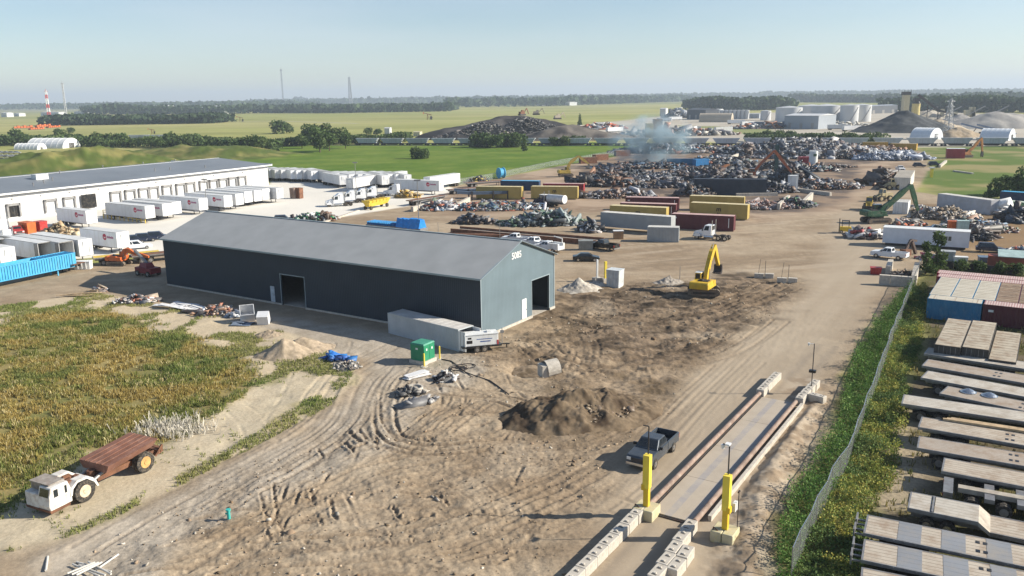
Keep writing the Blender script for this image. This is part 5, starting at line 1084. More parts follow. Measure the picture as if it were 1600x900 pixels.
# ------------------------------------------------------------------ underground haul truck on the sandy path
def haul_truck():
    t = empty('haul_truck', 'haul truck'); tag(t, 'old white nosed articulated haul truck with rusty dump bed')
    f = np.array(at(134, 783)); r = np.array(at(228, 737)); d = f-r; wb = float(np.hypot(*d)); h = math.atan2(d[1], d[0]); lf = np.array([-math.sin(h), math.cos(h)]); c = (f+r)/2-lf*1.25
    put(t, c[0], c[1], h, z=ground_z(*c)); a = wb/2; wm = mat('chipped_white', (.66, .64, .60), .6, 0, .1, 1.5, (.28, .16, .10), .5); W = 1.3
    mb = MB(); mb.prof([(a+1, .5), (a+2.68, .45), (a+2.77, .8), (a+2.68, 1.5), (a+2.51, 2.1), (a+1.2, 2.15), (a+1, 1.5)], .1, W); o = mb.build('cab', wm, t); bv = o.modifiers.new('bevel', 'BEVEL'); bv.width = .06; bv.segments = 2
    for (x0, x1, z0, z1) in ((a+2.01, a+2.33, 1.35, 1.9), (a+1.32, a+1.49, 1.35, 1.9)): mb = MB(); mb.box(x0, x1, W-.01, W+.015, z0, z1); mb.build('side_window', glass, t)
    mb = MB(); mb.add([(a+2.71, .25, 1.45), (a+2.71, W-.12, 1.45), (a+2.55, W-.12, 2.0), (a+2.55, .25, 2.0)], [(0, 1, 2, 3)]); mb.build('windshield', glass, t)
    mb = MB(); mb.box(a+1, a+2.71, -W, .1, .45, 1.55); mb.box(a-1.1, a+1, -.9, .95, .7, 1.35); o = mb.build('engine_body', wm, t); o.modifiers.new('bevel', 'BEVEL').width = .06
    mb = MB(); mb.box(a+1.17, a+2.39, -1.1, .95, 2.16, 2.24); mb.box(a+1.29, a+2.28, -1.1, .0, 1.6, 2.16); mb.build('roof_plates', mat('bare_grey_plate', (.28, .25, .22), .7, .1, .3, 2, RUST, .4), t)
    mb = MB()
    for i in range(10):
        q = random.Random(i); x = a+q.uniform(-.8, 1.1); y = q.uniform(-.8, .8); mb.box(x, x+q.uniform(.2, .7), y, y+q.uniform(.15, .5), 1.35, 1.35+q.uniform(.15, .6))
    mb.build('engine_parts', rust, t)
    mb = MB(); mb.prof([(a+2.7, .3), (a+2.76, .5), (a+1.2, .5), (a+1.2, .32)], -W, W+.02); mb.build('lower_skirt', rust, t)
    for sd in (-1, 1):
        mb = MB(); pts = [(a+1.15, .9), (a+1.0, 1.5), (a+.55, 1.85), (a-.3, 1.85), (a-.95, 1.3), (a-1.15, .75), (a-1.0, .75), (a-.8, 1.2), (a-.25, 1.68), (a+.5, 1.68), (a+.88, 1.35), (a+1.0, .9)]
        mb.prof(pts, min(sd*.65, sd*1.35), max(sd*.65, sd*1.35)); mb.build('fender', wm, t)
        wheel(t, a, sd*1.1, .82, .55, sd, True, mat('wheel_cream', (.62, .50, .36), .7, 0, .2, 4, RUST, .4)); wheel(t, -a, sd*1.1, .82, .55, sd, True, mat('wheel_ochre', (.55, .33, .12), .7, 0, .2, 4, RUST, .5))
    mb = MB(); mb.cyl((a-1.6, 0, .4), (a-1.6, 0, 1.5), .3, None, 10); mb.box(a-2.4, a-1.0, -.35, .35, .6, 1.1)
    for y in (-.5, .5): mb.box(-a-1.5, a-1.6, y-.15, y+.15, .7, 1.1)
    mb.box(-a-1.9, -a-1.5, -.9, .9, .75, 1.15); mb.build('articulated_frame', rust, t)
    for sd in (-1, 1): mb = MB(); mb.cyl((a-1.2, sd*.7, 1.0), (a-2.6, sd*.75, 1.5), .14, .1, 8); mb.build('steering_ram', steel, t)
    mb = MB(); x0, x1 = -a-.9, a-1.9
    mb.add([(x1, -1.25, 1.35), (x1, 1.25, 1.35), (x0, 1.2, 1.75), (x0, -1.2, 1.75), (x1, -1.6, 1.95), (x1, 1.6, 1.95), (x0-.3, 1.55, 2.35), (x0-.3, -1.55, 2.35)],
           [(0, 3, 2, 1), (0, 1, 5, 4), (1, 2, 6, 5), (3, 0, 4, 7), (4, 5, 6, 7)])
    for y in (-.9, -.3, .3, .9): mb.add([(x1+.05, y-.05, 1.97), (x0-.2, y-.05, 2.37), (x0-.2, y+.05, 2.37), (x1+.05, y+.05, 1.97), (x1+.05, y-.05, 2.03), (x0-.2, y-.05, 2.43), (x0-.2, y+.05, 2.43), (x1+.05, y+.05, 2.03)], [(0, 3, 2, 1), (4, 5, 6, 7), (0, 1, 5, 4), (1, 2, 6, 5), (2, 3, 7, 6), (3, 0, 4, 7)])
    mb.build('dump_bed', rust_bed, t)
    mb = MB(); mb.box(-a-2.0, -a-1.2, .3, .5, .9, 1.1); mb.box(-a-2.1, -a-1.8, -.5, .9, .8, 1.2); mb.bar((-a-1.3, .9, .7), (-a-1.9, 1.1, 1.5), .15); mb.build('tail_hitch', rust, t)
rust_bed = mat('rusty_bed', (.21, .10, .07), .8, .1, .3, .7, (.34, .20, .155), .6, streak=False, bump=.01)
haul_truck()
# ------------------------------------------------------------------ things round the shed
def con(px0, px1, kind, W, label, group=None, z=0.0): cx, cy, h, l = face(px0, px1, W); return put(kind.new(), cx, cy, h, label, group, z)
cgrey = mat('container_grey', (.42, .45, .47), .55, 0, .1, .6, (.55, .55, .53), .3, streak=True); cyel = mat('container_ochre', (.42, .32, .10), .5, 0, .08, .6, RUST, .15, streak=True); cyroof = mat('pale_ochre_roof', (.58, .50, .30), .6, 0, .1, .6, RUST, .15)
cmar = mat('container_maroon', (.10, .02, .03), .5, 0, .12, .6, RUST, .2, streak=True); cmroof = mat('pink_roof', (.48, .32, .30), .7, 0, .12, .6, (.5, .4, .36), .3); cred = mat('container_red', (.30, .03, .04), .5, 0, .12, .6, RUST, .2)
cblue = mat('container_blue', (.03, .17, .32), .5, 0, .14, .8, (.10, .22, .32), .6); cnavy = mat('container_navy', (.02, .05, .11), .5, 0, .14, .8, RUST, .2); cpale = mat('container_pale', (.58, .56, .52), .6, 0, .1, .6, (.4, .37, .32), .4)
cx, cy, h_, l_ = face((608, 521), (716, 549.5), 2.44); sc_ = make_container('storage_container', 12.19, 2.6, cgrey, mat('pale_sheet_roof', (.55, .53, .50), .6, 0, .15, .5, (.36, .3, .24), .4), open_doors=True); put(sc_, cx, cy, h_+math.pi, 'long grey container with open white doors against the shed', z=0)
def generator():
    t = empty('generator_trailer', 'generator trailer'); cx, cy, h, l = face((732, 553), (776, 549), 1.9); put(t, cx, cy, h, 'white generator on a twin axle trailer by the container', z=0)
    mb = MB(); mb.box(-2.0, 1.9, -.75, .75, .75, 2.05); o = mb.build('enclosure', white, t); o.modifiers.new('bevel', 'BEVEL').width = .06
    mb = MB(); mb.box(-2.05, 1.95, -.8, .8, 2.05, 2.12); mb.box(.7, 1.2, -.3, .3, 2.12, 2.3); mb.build('lid', white, t)
    mb = MB(); mb.box(-2.3, 2.3, -.8, .8, .58, .75); mb.bar((2.2, 0, .6), (3.4, 0, .5), .12); mb.box(3.0, 3.1, -.1, .1, 0, .6); mb.build('trailer_frame', black, t)
    for x in (-.6, .25):
        for s in (-1, 1): wheel(t, x, s*.85, .36, .22, s)
    mb = MB(); mb.box(-1.75, -1.1, -.765, -.752, 1.1, 1.45); mb.box(-1.6, -1.2, -.765, -.752, 1.6, 1.8); mb.build('control_panel', black, t)
    mb = MB(); mb.box(-.2, 1.0, -.762, -.752, 1.2, 1.32); mb.box(-.6, 1.2, -.762, -.752, 1.5, 1.58); mb.build('blue_lettering', mat('decal_blue', (.05, .1, .3), .5), t)
    mb = MB(); mb.box(1.75, 1.92, -.78, -.7, .8, 1.3); mb.build('warning_light', red, t)
    mb = MB(); mb.cyl((2.4, -.5, .75), (2.4, -.5, 2.6), .04, None, 6); mb.box(2.2, 2.6, -.6, -.4, 2.0, 2.3); mb.build('side_box', steel, t)
generator()
def transformer():
    t = empty('transformer_cabinet', 'electrical cabinet'); x, y = at(661, 565); put(t, x, y, R(-32), 'green electrical cabinet on a pale concrete pad', z=0)
    mb = MB(); mb.box(-1.05, 1.05, -1.1, 1.1, -.05, .4); mb.build('pad', concrete, t)
    mb = MB(); mb.box(-.9, .9, -.95, .95, .4, 2.15); o = mb.build('cabinet', greenp, t)
    mb = MB(); mb.loft((-.95, .95, -1.0, 1.0, 2.15), (-.85, .85, -.9, .9, 2.3)); mb.build('lid', mat('faded_green', (.06, .26, .18), .6), t)
    for y in (-.47, .47): mb = MB(); mb.box(.9, .925, y-.44, y+.44, .5, 2.05); d = mb.build('door', greenp, t); mb = MB(); mb.box(.926, .934, y-.08, y+.1, 1.5, 1.75); mb.build('warning_label', white, d)
    mb = MB(); mb.box(-.2, .1, -.965, -.951, 1.6, 1.8); mb.build('warning_label', white, t)
transformer()
def bollard(px, py, label):
    t = empty('yellow_bollard', 'bollard'); x, y = at(px, py); put(t, x, y, 0, label, 'yellow bollards beside the green cabinet', z=0); mb = MB(); mb.cyl((0, 0, -.1), (0, 0, 1.45), .09, None, 10); mb.build('pipe', yellow_b, t); mb = MB(); mb.cyl((0, 0, 1.45), (0, 0, 1.5), .09, .03, 10); mb.build('cap', yellow_b, t)
    mb = MB(); mb.cyl((0, 0, -.05), (0, 0, .06), .45, .4, 10); mb.build('footing', concrete, t)
bollard(663, 573, 'yellow bollard in front of the green cabinet'); bollard(687, 561, 'yellow bollard right of the green cabinet')
def rings(label, px, py, rad, n, mt=None):
    o = MB(); q = random.Random(n)
    for i in range(n):
        cx_, cy_ = q.uniform(-.5, .5), q.uniform(-.5, .5); r = rad*q.uniform(.7, 1.1); pts = [(cx_+r*math.cos(a*.5), cy_+r*.8*math.sin(a*.5), .06+.04*i) for a in range(13)]; o.tube(pts, .045, 5)
    ob = o.build('cable_coil', mt or dark_steel); x, y = at(px, py); put(ob, x, y, 0, label); ob['category'] = 'cable'; return ob
rings('loops of dark cable lying by the generator trailer', 722, 575, 1.0, 4)
def cable(label, pts, r, mt):
    mb = MB(); P = [(*at(*p),) for p in pts]; P = [(x, y, ground_z(x, y)+r) for x, y in P]; mb.tube(P, r, 6); o = mb.build('cable_run', mt); tag(o, label, 'cable'); return o
cable('dark cable running from bollard past the coil to the dirt', [(690, 562), (705, 565), (715, 573), (722, 578), (728, 583), (745, 588), (765, 594), (775, 600), (795, 616)], .06, dark_steel)
def manhole():
    t = empty('concrete_manhole', 'manhole ring'); x, y = at(648, 610); put(t, x, y, 0, 'round concrete manhole ring standing in a dug hole', z=ground_z(x, y)); mb = MB(); n = 20
    mb.cyl((0, 0, -.3), (0, 0, .42), .85, None, n, caps=False); mb.cyl((0, 0, -.3), (0, 0, .42), .68, None, n, caps=False)
    mb.add([(r*math.cos(2*math.pi*i/n), r*math.sin(2*math.pi*i/n), .42) for r in (.85, .68) for i in range(n)], [(i, (i+1) % n, n+(i+1) % n, n+i) for i in range(n)]); mb.build('ring', concrete, t)
    mb = MB(); mb.cyl((0, 0, .2), (0, 0, .25), .67, None, n); mb.build('lid', mat('manhole_lid', (.35, .32, .27), .9), t)
manhole()
def sheets(label, px, py, n, L, W, rz, mt, cat='sheets', spread=.4, seed=1, tilt=.05, name='sheet_stack', z=0):
    x, y = at(px, py); t = empty(name, cat); put(t, x, y, R(rz), label); q = random.Random(seed)
    for i in range(n):
        mb = MB(); m = Matrix.Translation((q.uniform(-spread, spread), q.uniform(-spread, spread), .08+.06*i+z)) @ Matrix.Rotation(q.uniform(-.25, .25), 4, 'Z') @ Matrix.Rotation(q.uniform(-tilt, tilt), 4, 'X') @ Matrix.Rotation(q.uniform(-tilt, tilt), 4, 'Y'); mb.T = m
        mb.box(-L/2*q.uniform(.7, 1), L/2*q.uniform(.7, 1), -W/2, W/2, -.025, .025); mb.build('sheet' if 'sheet' in name else name.split('_')[0]+'_piece', mt, t)
    return t
sheets('white sheets and boards stacked in front of the green cabinet', 652, 588, 5, 3.2, .9, 48, plastic_w, spread=.3)
# black bins with white tops standing in the hole, and crumpled membrane
heap('black bags and white offcuts standing by the manhole', 695, 592, 1.3, 1.0, .9, 60, .5, [(.03, .03, .035), (.04, .04, .045), (.6, .6, .6)], .3, 31, 'rubbish', 'rubbish_bags')
heap('black membrane and rubble round the manhole ring', 640, 614, 1.6, 1.0, .5, 60, .5, [(.03, .03, .035), (.1, .1, .1), (.3, .28, .25)], .3, 32, 'rubbish', 'membrane_rubble')
heap('crumpled grey membrane on the gravel below the manhole', 662, 628, 1.7, .7, .3, 30, .7, [(.2, .2, .21), (.3, .29, .28)], .7, 33, 'rubbish', 'membrane_sheet')
def culvert():
    t = empty('concrete_culvert', 'culvert'); x, y = at(862, 583); put(t, x, y, R(20), 'broken concrete culvert section in the trench', z=ground_z(x, y)); mb = MB(); n = 16
    for r in (.95, .75): mb.cyl((-.7, 0, .7), (.7, 0, .85), r, None, n, caps=False)
    mb.build('pipe_section', concrete, t); mb = MB(); mb.cyl((.72, 0, .7), (.9, 0, .72), .7, None, n); mb.build('dark_end', mat('culvert_dark', (.05, .045, .04), .9), t)
    mb = MB(); mb.box(-1.3, -.5, -.7, .7, 0, 1.3); mb.build('collar', concrete, t)
culvert()
pile('large ragged heap of dark brown excavated soil', 912, 648, 7.4, 4.7, 2.1, (.07, .05, .034), (.18, .135, .09), 41, .3, 1.0, n=190, sharp=.75)
heap('clods of dark soil loose over the large soil heap', 912, 648, 6.0, 3.8, 1.75, 1500, .34, [(.07, .05, .034), (.13, .095, .065), (.2, .15, .1), (.3, .24, .17)], .3, 141, 'clods', 'soil_clods', elong=.5)
pile('pale grey gravel heap beside the shed gable', 905, 452, 3.3, 2.4, 1.7, (.36, .32, .27), (.48, .44, .38), 42, .2, .3)
pile('small grey gravel heap behind the larger gravel heap', 930, 446, 2.2, 1.6, 1.0, (.34, .30, .26), (.46, .42, .36), 43, .2, .3)
pile('smooth conical heap of tan sand by the weeds', 446, 556, 3.6, 2.6, 2.1, (.33, .265, .19), (.40, .32, .235), 44, .1, .12, sharp=1.15)
pile('low tan sand heap behind the conical heap', 474, 545, 3.4, 2.2, 1.5, (.33, .265, .19), (.40, .32, .235), 45, .1, .2)
pile('small low sand mound near the blue drum', 420, 524, 2.2, 1.4, .8, (.26, .21, .16), (.36, .29, .21), 46, .1, .4)
pile('rubble mound with roots beside the yellow excavator', 1046, 441, 2.6, 1.6, 1.0, (.26, .23, .2), (.42, .38, .33), 47, .1, .6)
pile('ridge of dug soil above the trench by the culvert', 825, 568, 4.0, 1.6, .5, (.12, .09, .06), (.26, .20, .14), 48, .1, .7)
heap('blue tarpaulin crumpled on rubble below the sand heap', 528, 562, 1.8, .8, .5, 50, .7, [(.02, .12, .42), (.03, .18, .5)], -.3, 34, 'tarpaulin', 'blue_tarpaulin')
heap('grey rubble strewn beside the blue tarpaulin', 541, 575, 1.5, 1.6, .5, 90, .35, [(.3, .28, .25), (.15, .14, .13), (.45, .42, .38)], .2, 35, 'rubble', 'rubble_heap')
DEB = [(.55, .50, .46), (.40, .25, .17), (.12, .11, .11), (.68, .68, .70), (.45, .42, .40), (.30, .25, .2), (.35, .15, .1)]
heap('grey and white wrapped bundles west of the debris row', 213, 472, 3.2, 1.3, 1.1, 180, .55, DEB+[(.2, .2, .22), (.1, .1, .11)], .1, 36, 'debris', 'debris_heap')
heap('heap of boards, foam and torn insulation in the debris row', 338, 490, 3.0, 1.4, 1.1, 170, .6, DEB, -.2, 37, 'debris', 'debris_heap')
heap('pinkish wood and cardboard heap beside the white boxes', 356, 489, 1.8, 1.0, .9, 90, .5, [(.55, .42, .32), (.45, .33, .25), (.6, .55, .5)], 0, 38, 'debris', 'debris_heap')
heap('low strewn sheet scrap right of the wood heap', 372, 494, 1.6, .9, .5, 60, .6, [(.5, .52, .55), (.25, .3, .38), (.65, .65, .68)], 0, 39, 'debris', 'debris_heap')
sheets('long white torn sheeting laid out across the shadow', 280, 480, 6, 5.5, .8, -35, plastic_w, 'sheeting', 1.6, 5, .08)
sheets('second run of white sheeting beside the shed shadow', 305, 484, 4, 4.0, .9, -30, plastic_w, 'sheeting', 1.1, 6, .08)
for i, (px, py) in enumerate(((298, 488), (318, 487))): sheets(['dark slatted pallets under the white sheeting', 'dark slatted pallet beside the insulation heap'][i], px, py, 4, 2.4, 1.2, -20, dark_steel, 'pallets', .15, 8+i, .03, 'pallet_stack')
def wbox(px, py, rz, tilt, label, s=1.3):
    x, y = at(px, py); t = empty('white_crate', 'crate'); put(t, x, y, R(rz), label, 'white crates in the debris row'); m = Matrix.Translation((0, 0, .75*s/1.3)) @ Matrix.Rotation(R(tilt), 4, 'X')
    pl = mat('offwhite_panel', (.62, .63, .65), .5, 0, .08)
    for k, b in enumerate(((-.6, .6, -.6, -.56, -.55, .6), (-.6, .6, .56, .6, -.55, .6), (-.6, -.56, -.56, .56, -.55, .6), (.56, .6, -.56, .56, -.55, .6), (-.56, .56, -.56, .56, -.55, -.5))): mb = MB(); mb.T = m @ Matrix.Scale(s, 4); mb.box(*b); mb.build('side_panel' if k < 4 else 'base_panel', pl, t)
    return t
wbox(387, 501, 20, 35, 'open white crate tipped on its side in the debris row', 1.5); wbox(412, 506, 5, -70, 'closed white crate standing last in the debris row', 1.2)
sheets('blue grey bent panels lying under the white crates', 380, 506, 4, 3, 1.0, -15, mat('blue_grey_panel', (.16, .2, .26), .5), 'panels', .7, 11, .15, 'panel_stack')
for i, (px, py, n, rz, L) in enumerate(((118, 464, 7, 15, 4.2), (150, 458, 5, 5, 2.2))): sheets(['loose tan timber lying west of the debris row', 'short timber offcuts beside the loose tan timber'][i], px, py, n, L, .25, rz, wood_pale, 'timber', 1.1, 20+i, .04, 'timber_stack')
heap('white and brown rubbish bundle beside the timber', 157, 455, 1.3, .8, .8, 50, .5, DEB, 0, 40, 'debris', 'debris_heap')
# pipes lower left, upright green stub
def pipes():
    x, y = at(146, 890); t = empty('pipe_bundle', 'pipes'); put(t, x, y, 0, 'loose grey pipes scattered on gravel at the bottom left'); q = random.Random(3)
    for i, (a, dx, dy, L) in enumerate(((-25, -.1, .2, 3), (-20, .1, .0, 2.6), (-32, -.3, -.3, 2.8), (70, .6, .6, 1.8), (-28, .2, -.5, 2.4), (-35, .5, -.2, 2.6), (45, -.5, -.4, 1.6), (50, -.2, -.5, 1.6), (55, .1, -.6, 1.6))):
        c_, s_ = math.cos(R(a)), math.sin(R(a)); z = ground_z(x+dx, y+dy)-t.location.z+.09+.05*i; mb = MB(); mb.cyl((dx-c_*L/2, dy-s_*L/2, z), (dx+c_*L/2, dy+s_*L/2, z+.05), .06, None, 8); mb.build('pipe', cpale, t)
    x, y = at(74, 884); mb = MB(); mb.cyl((-.45, .9, .09), (.3, -.7, .09), .07, None, 8); o = mb.build('loose_pipe', cpale); put(o, x, y, 0, 'single grey pipe lying left of the pipe pile'); o['category'] = 'pipe'
pipes()
def stub():
    t = empty('utility_stub', 'pipe stub'); x, y = at(358, 812); put(t, x, y, 0, 'short turquoise pipe stub poking from the dirt'); tq = mat('turquoise', (.05, .42, .38), .4)
    mb = MB(); mb.cyl((0, 0, -.1), (0, 0, .62), .12, None, 10); mb.build('pipe', tq, t); mb = MB(); mb.cyl((0, 0, .62), (0, 0, .72), .17, None, 10); mb.cyl((-.22, 0, .4), (.0, 0, .4), .06, None, 8); mb.build('cap', tq, t)
stub()
# ------------------------------------------------------------------ chain-link fences
def chain_mat():
    m, p, L = base_mat('chain_link', .4, .6); p.inputs['Base Color'].default_value = (.55, .58, .60, 1)
    tc = nn(m, 'ShaderNodeTexCoord'); fs_ = []
    sx = nn(m, 'ShaderNodeSeparateXYZ'); L.new(tc.outputs['UV'], sx.inputs[0])
    for op in ('ADD', 'SUBTRACT'):
        a = nn(m, 'ShaderNodeMath', operation=op); L.new(sx.outputs['X'], a.inputs[0]); L.new(sx.outputs['Y'], a.inputs[1])
        b = nn(m, 'ShaderNodeMath', operation='MULTIPLY'); b.inputs[1].default_value = 12; L.new(a.outputs[0], b.inputs[0]); f = nn(m, 'ShaderNodeMath', operation='FRACT'); L.new(b.outputs[0], f.inputs[0])
        l = nn(m, 'ShaderNodeMath', operation='LESS_THAN'); l.inputs[1].default_value = .16; L.new(f.outputs[0], l.inputs[0]); fs_.append(l)
    mxm = nn(m, 'ShaderNodeMath', operation='MAXIMUM'); L.new(fs_[0].outputs[0], mxm.inputs[0]); L.new(fs_[1].outputs[0], mxm.inputs[1])
    t = nn(m, 'ShaderNodeBsdfTransparent'); ms = nn(m, 'ShaderNodeMixShader'); L.new(mxm.outputs[0], ms.inputs[0]); L.new(t.outputs[0], ms.inputs[1]); L.new(p.outputs[0], ms.inputs[2]); L.new(ms.outputs[0], m.node_tree.nodes['Material Output'].inputs[0]); return m
CHAIN = chain_mat()
def fence(label, pts, hgt=1.9, step=3.0, rail=.03, lean=0.0):
    P = [np.array(at(*p)) for p in pts]; t = empty('chain_link_fence', 'fence'); put(t, P[0][0], P[0][1], 0, label, z=0); O = P[0]
    dense = []
    for a, b in zip(P[:-1], P[1:]):
        n = max(1, int(round(np.hypot(*(b-a))/step)))
        for i in range(n): dense.append(a+(b-a)*i/n)
    dense.append(P[-1]); q = random.Random(len(dense)); tops = []
    me = bpy.data.meshes.new('mesh'); vs = []; fs_ = []; uv = []; s = 0
    for i, d in enumerate(dense):
        z = ground_z(*d); lx = q.uniform(-1, 1)*lean; ly = q.uniform(-.5, .5)*lean; top = (d[0]-O[0]+lx, d[1]-O[1]+ly, z+hgt); tops.append(top)
        if i: s += float(np.hypot(*(d-dense[i-1])))
        vs += [(d[0]-O[0], d[1]-O[1], z), top]; uv += [(s, 0), (s, hgt)]
        mb = MB(); mb.cyl((d[0]-O[0], d[1]-O[1], z-.2), (top[0], top[1], top[2]+.1), .035, None, 6); mb.build('post', steel if rail < .04 else chrome, t)
    me.from_pydata(vs, [], [(2*i, 2*i+2, 2*i+3, 2*i+1) for i in range(len(dense)-1)]); me.materials.append(CHAIN); ul = me.uv_layers.new()
    for l in me.loops: ul.data[l.index].uv = uv[l.vertex_index]
    o = bpy.data.objects.new('wire_mesh', me); COL.objects.link(o); o.parent = t
    mb = MB(); mb.tube(tops, rail, 5); mb.build('top_rail', chrome, t)
    return t
fence('wavy galvanised chain-link fence between road weeds and flatbeds', FENCE, 2.0, 2.6, .035, .10)
fence('far chain-link fence between the green field and the yard', [(700, 292), (770, 280), (860, 260), (930, 247), (985, 238)], 2.0, 8.0, .05)
# ------------------------------------------------------------------ trailers in the truck lot
HT = AX-math.pi/2
KL = Kind(make_box_trailer('box_trailer', True)); KP = Kind(make_box_trailer('box_trailer', False, far=True)); KO = Kind(make_box_trailer('box_trailer', True, 'open', reefer=False)); KN = Kind(make_box_trailer('box_trailer', False, 'open', reefer=False))
KLS = Kind(make_box_trailer('box_trailer', True, L=12.2))
def nose(kind, px, py, label, group, h=HT, rear=False, L=16.15):
    P = np.array(at(px, py, 1.12)); f = np.array([math.cos(h), math.sin(h)]); lf = np.array([-f[1], f[0]])
    c = P-f*L/2+lf*1.3
    return put(kind.new(), c[0], c[1], h+(math.pi if rear else 0), label, group, z=0)
GD = 'white trailers backed to the warehouse docks'
dk_l = ['white logo trailer docked alone left of the open bay', 'white logo trailer docked just right of the railed ramp', 'second docked trailer right of the railed ramp', 'third docked trailer right of the railed ramp', 'logo trailer docked with its nose near the shed ridge corner',
        'docked trailer directly above the left end of the shed roof', 'docked trailer sixth right of the railed ramp', 'docked trailer seventh right of the railed ramp', 'docked trailer eighth right of the railed ramp', 'docked trailer second from the brown bins', 'docked trailer nearest the brown bins at the warehouse end']
for i, (px, py) in enumerate(((136, 350), (228, 342), (255, 338), (270, 335), (312, 329), (351, 324), (369, 321), (383, 317), (398, 315), (411, 312.5), (432.5, 311))):
    nose(KLS if i == 0 else KL if i in (1, 2, 4, 5) else KP, px, py, dk_l[i], GD, HT, L=12.2 if i == 0 else 16.15)
GL_ = 'trailers parked near the blue open trailer'
nose(KLS, 184, 388, 'white logo trailer parked alone beside the white van', GL_, L=12.2); nose(KP, 125, 401, 'white trailer with bright nose behind the yellow deck trailer', GL_)
nose(KN, 95, 405, 'white trailer with open dark rear doors, second from the bright nose', GL_, rear=True); nose(KO, 62, 406, 'pale logo trailer with open grey rear doors above the blue trailer', GL_, rear=True)
nose(KP, 2, 415, 'white trailer cut by the left picture edge above the blue trailer', GL_); nose(KN, 0, 399, 'trailer with maroon open rear at the left picture edge', GL_, rear=True)
GF = 'white trailers parked in the long row by the green field'
fr = [(409, 277), (421, 278), (430, 279), (440, 279), (455, 280), (464, 280), (475, 280), (487, 281), (503, 281), (512, 283), (522, 285), (531, 289), (546, 287), (560, 287), (572, 287), (585, 287), (597, 289), (607, 287), (619, 287), (632, 288)]
for i, (px, py) in enumerate(fr):
    o = nose(KP, px, py, 'white trailer in the long row, '+ORD[i]+' from the warehouse end', GF, R(-57))
for (a, b, lb, kd) in (((556, 299), (592, 292), 'white trailer parked across in front of the long row, beside lamp post', KP), ((595, 292), (630, 287), 'white trailer parked across behind the logo trailer', KP), ((672, 298), (720, 290), 'white trailer parked last, beside the chain-link fence', KP)):
    cx, cy, h, l = face(a, b, 2.6); put(kd.new(), cx, cy, h+math.pi, lb, 'white trailers parked across the row end', z=0)
cx, cy, h, l = face((630, 302), (672, 304), 2.6); put(KL.new(), cx, cy, h, 'white trailer with purple logo beside the fence corner', 'white trailers parked across the row end', z=0)
cx, cy, h, l = face((640, 314), (668, 312), 2.6)
# blue open-top bulk trailer, yellow deck trailer, red flat decks
def hopper_trailer():
    t = empty('open_top_trailer', 'bulk trailer'); tag(t, 'long sky blue ribbed open-top trailer at the left edge'); cx, cy, h, l = face((-40, 449), (120, 416), 2.6, z=1.0); put(t, cx, cy, h, z=0); a, b = -l/2, l/2
    for s in (-1, 1):
        mb = MB(); mb.box(a, b, s*1.25-.04, s*1.25+.04, 1.1, 3.3); 
        for i in range(int(l/.45)): mb.box(a+i*.45, a+i*.45+.09, s*1.34-.05, s*1.34+.05, 1.15, 3.25)
        mb.box(a, b, s*1.3-.08, s*1.3+.08, 3.25, 3.4); mb.box(a, b, s*1.3-.08, s*1.3+.08, 1.0, 1.15); mb.build('side_wall', cyanp, t)
    mb = MB(); mb.box(b-6.2, b, -1.22, 1.22, 2.9, 3.28)
    for i in range(13): mb.box(b-6.2+i*.48, b-6.1+i*.48, -1.25, 1.25, 3.28, 3.36)
    mb.box(b-.1, b, -1.3, 1.3, 1.1, 3.4); mb.box(a, b, -1.2, 1.2, 1.05, 1.15); mb.build('cover', cyanp, t)
    for x in (a+2, a+3.4):
        for s in (-1, 1): wheel(t, x, s*1.0, .5, .5, s)
    for s in (-.9, .9): mb = MB(); mb.box(b-3.4, b-3.2, s-.07, s+.07, 0, 1.1); mb.build('landing_leg', cyanp, t)
hopper_trailer()
KF = Kind(make_flatbed(14.6, 2.6, rust, headboard=False, slots=False)); KFY = Kind(make_flatbed(11, 2.5, yellow, headboard=False, slots=False)); GFD = 'empty deck trailers in the yard'
def flat(kind, px, py, h, label, grp=GFD): x, y = at(px, py); return put(kind.new(), x, y, h, label, grp, z=0)
flat(KFY, 146, 415, R(30), 'yellow deck trailer with boards on it beside the blue trailer'); flat(KF, 206, 412, R(32), 'rusty red flat deck trailer running up to the shed corner'); flat(KF, 12, 421, R(-12), 'rust red deck trailer behind the sky blue trailer')
flat(KF, 640, 322, R(55), 'bare rusty deck trailer right of the yellow bulk trailer'); flat(KF, 700, 304, R(33), 'rusty deck trailer beside the last white trailer'); flat(KF, 728, 293, R(30), 'rusty deck trailer loaded with yellow machinery')
def yellow_bulk(label, a, b):
    t = empty('bulk_trailer', 'bulk trailer'); cx, cy, h, l = face(a, b, 2.4); put(t, cx, cy, h, label, z=0); mb = MB(); mb.loft((-l/2+.6, l/2-.6, -.5, .5, .8), (-l/2, l/2, -1.2, 1.2, 2.4)); mb.build('hopper', yellow, t)
    mb = MB()
    for i in range(6): mb.box(-l/2+l*i/6, -l/2+l*i/6+.12, -1.26, 1.26, 1.9, 2.5)
    mb.build('ribs', yellow, t)
    for x in (-l/2+1, l/2-1.4):
        for s in (-1, 1): wheel(t, x, s*.9, .5, .4, s, False)
yellow_bulk('yellow ribbed bulk trailer on the dirt beside the lot', (578, 329), (611, 322))
def lift():
    t = make_excavator('telescopic_lift', orange, ((1.6, 0, 2.8), (3.2, 0, 2.2)), (6.0, 0, 1.6), None, 'none', s=.8, cat='boom lift'); x, y = at(187, 414); put(t, x, y, R(-12), 'orange folded boom lift beside the red flat deck', z=0)
lift()
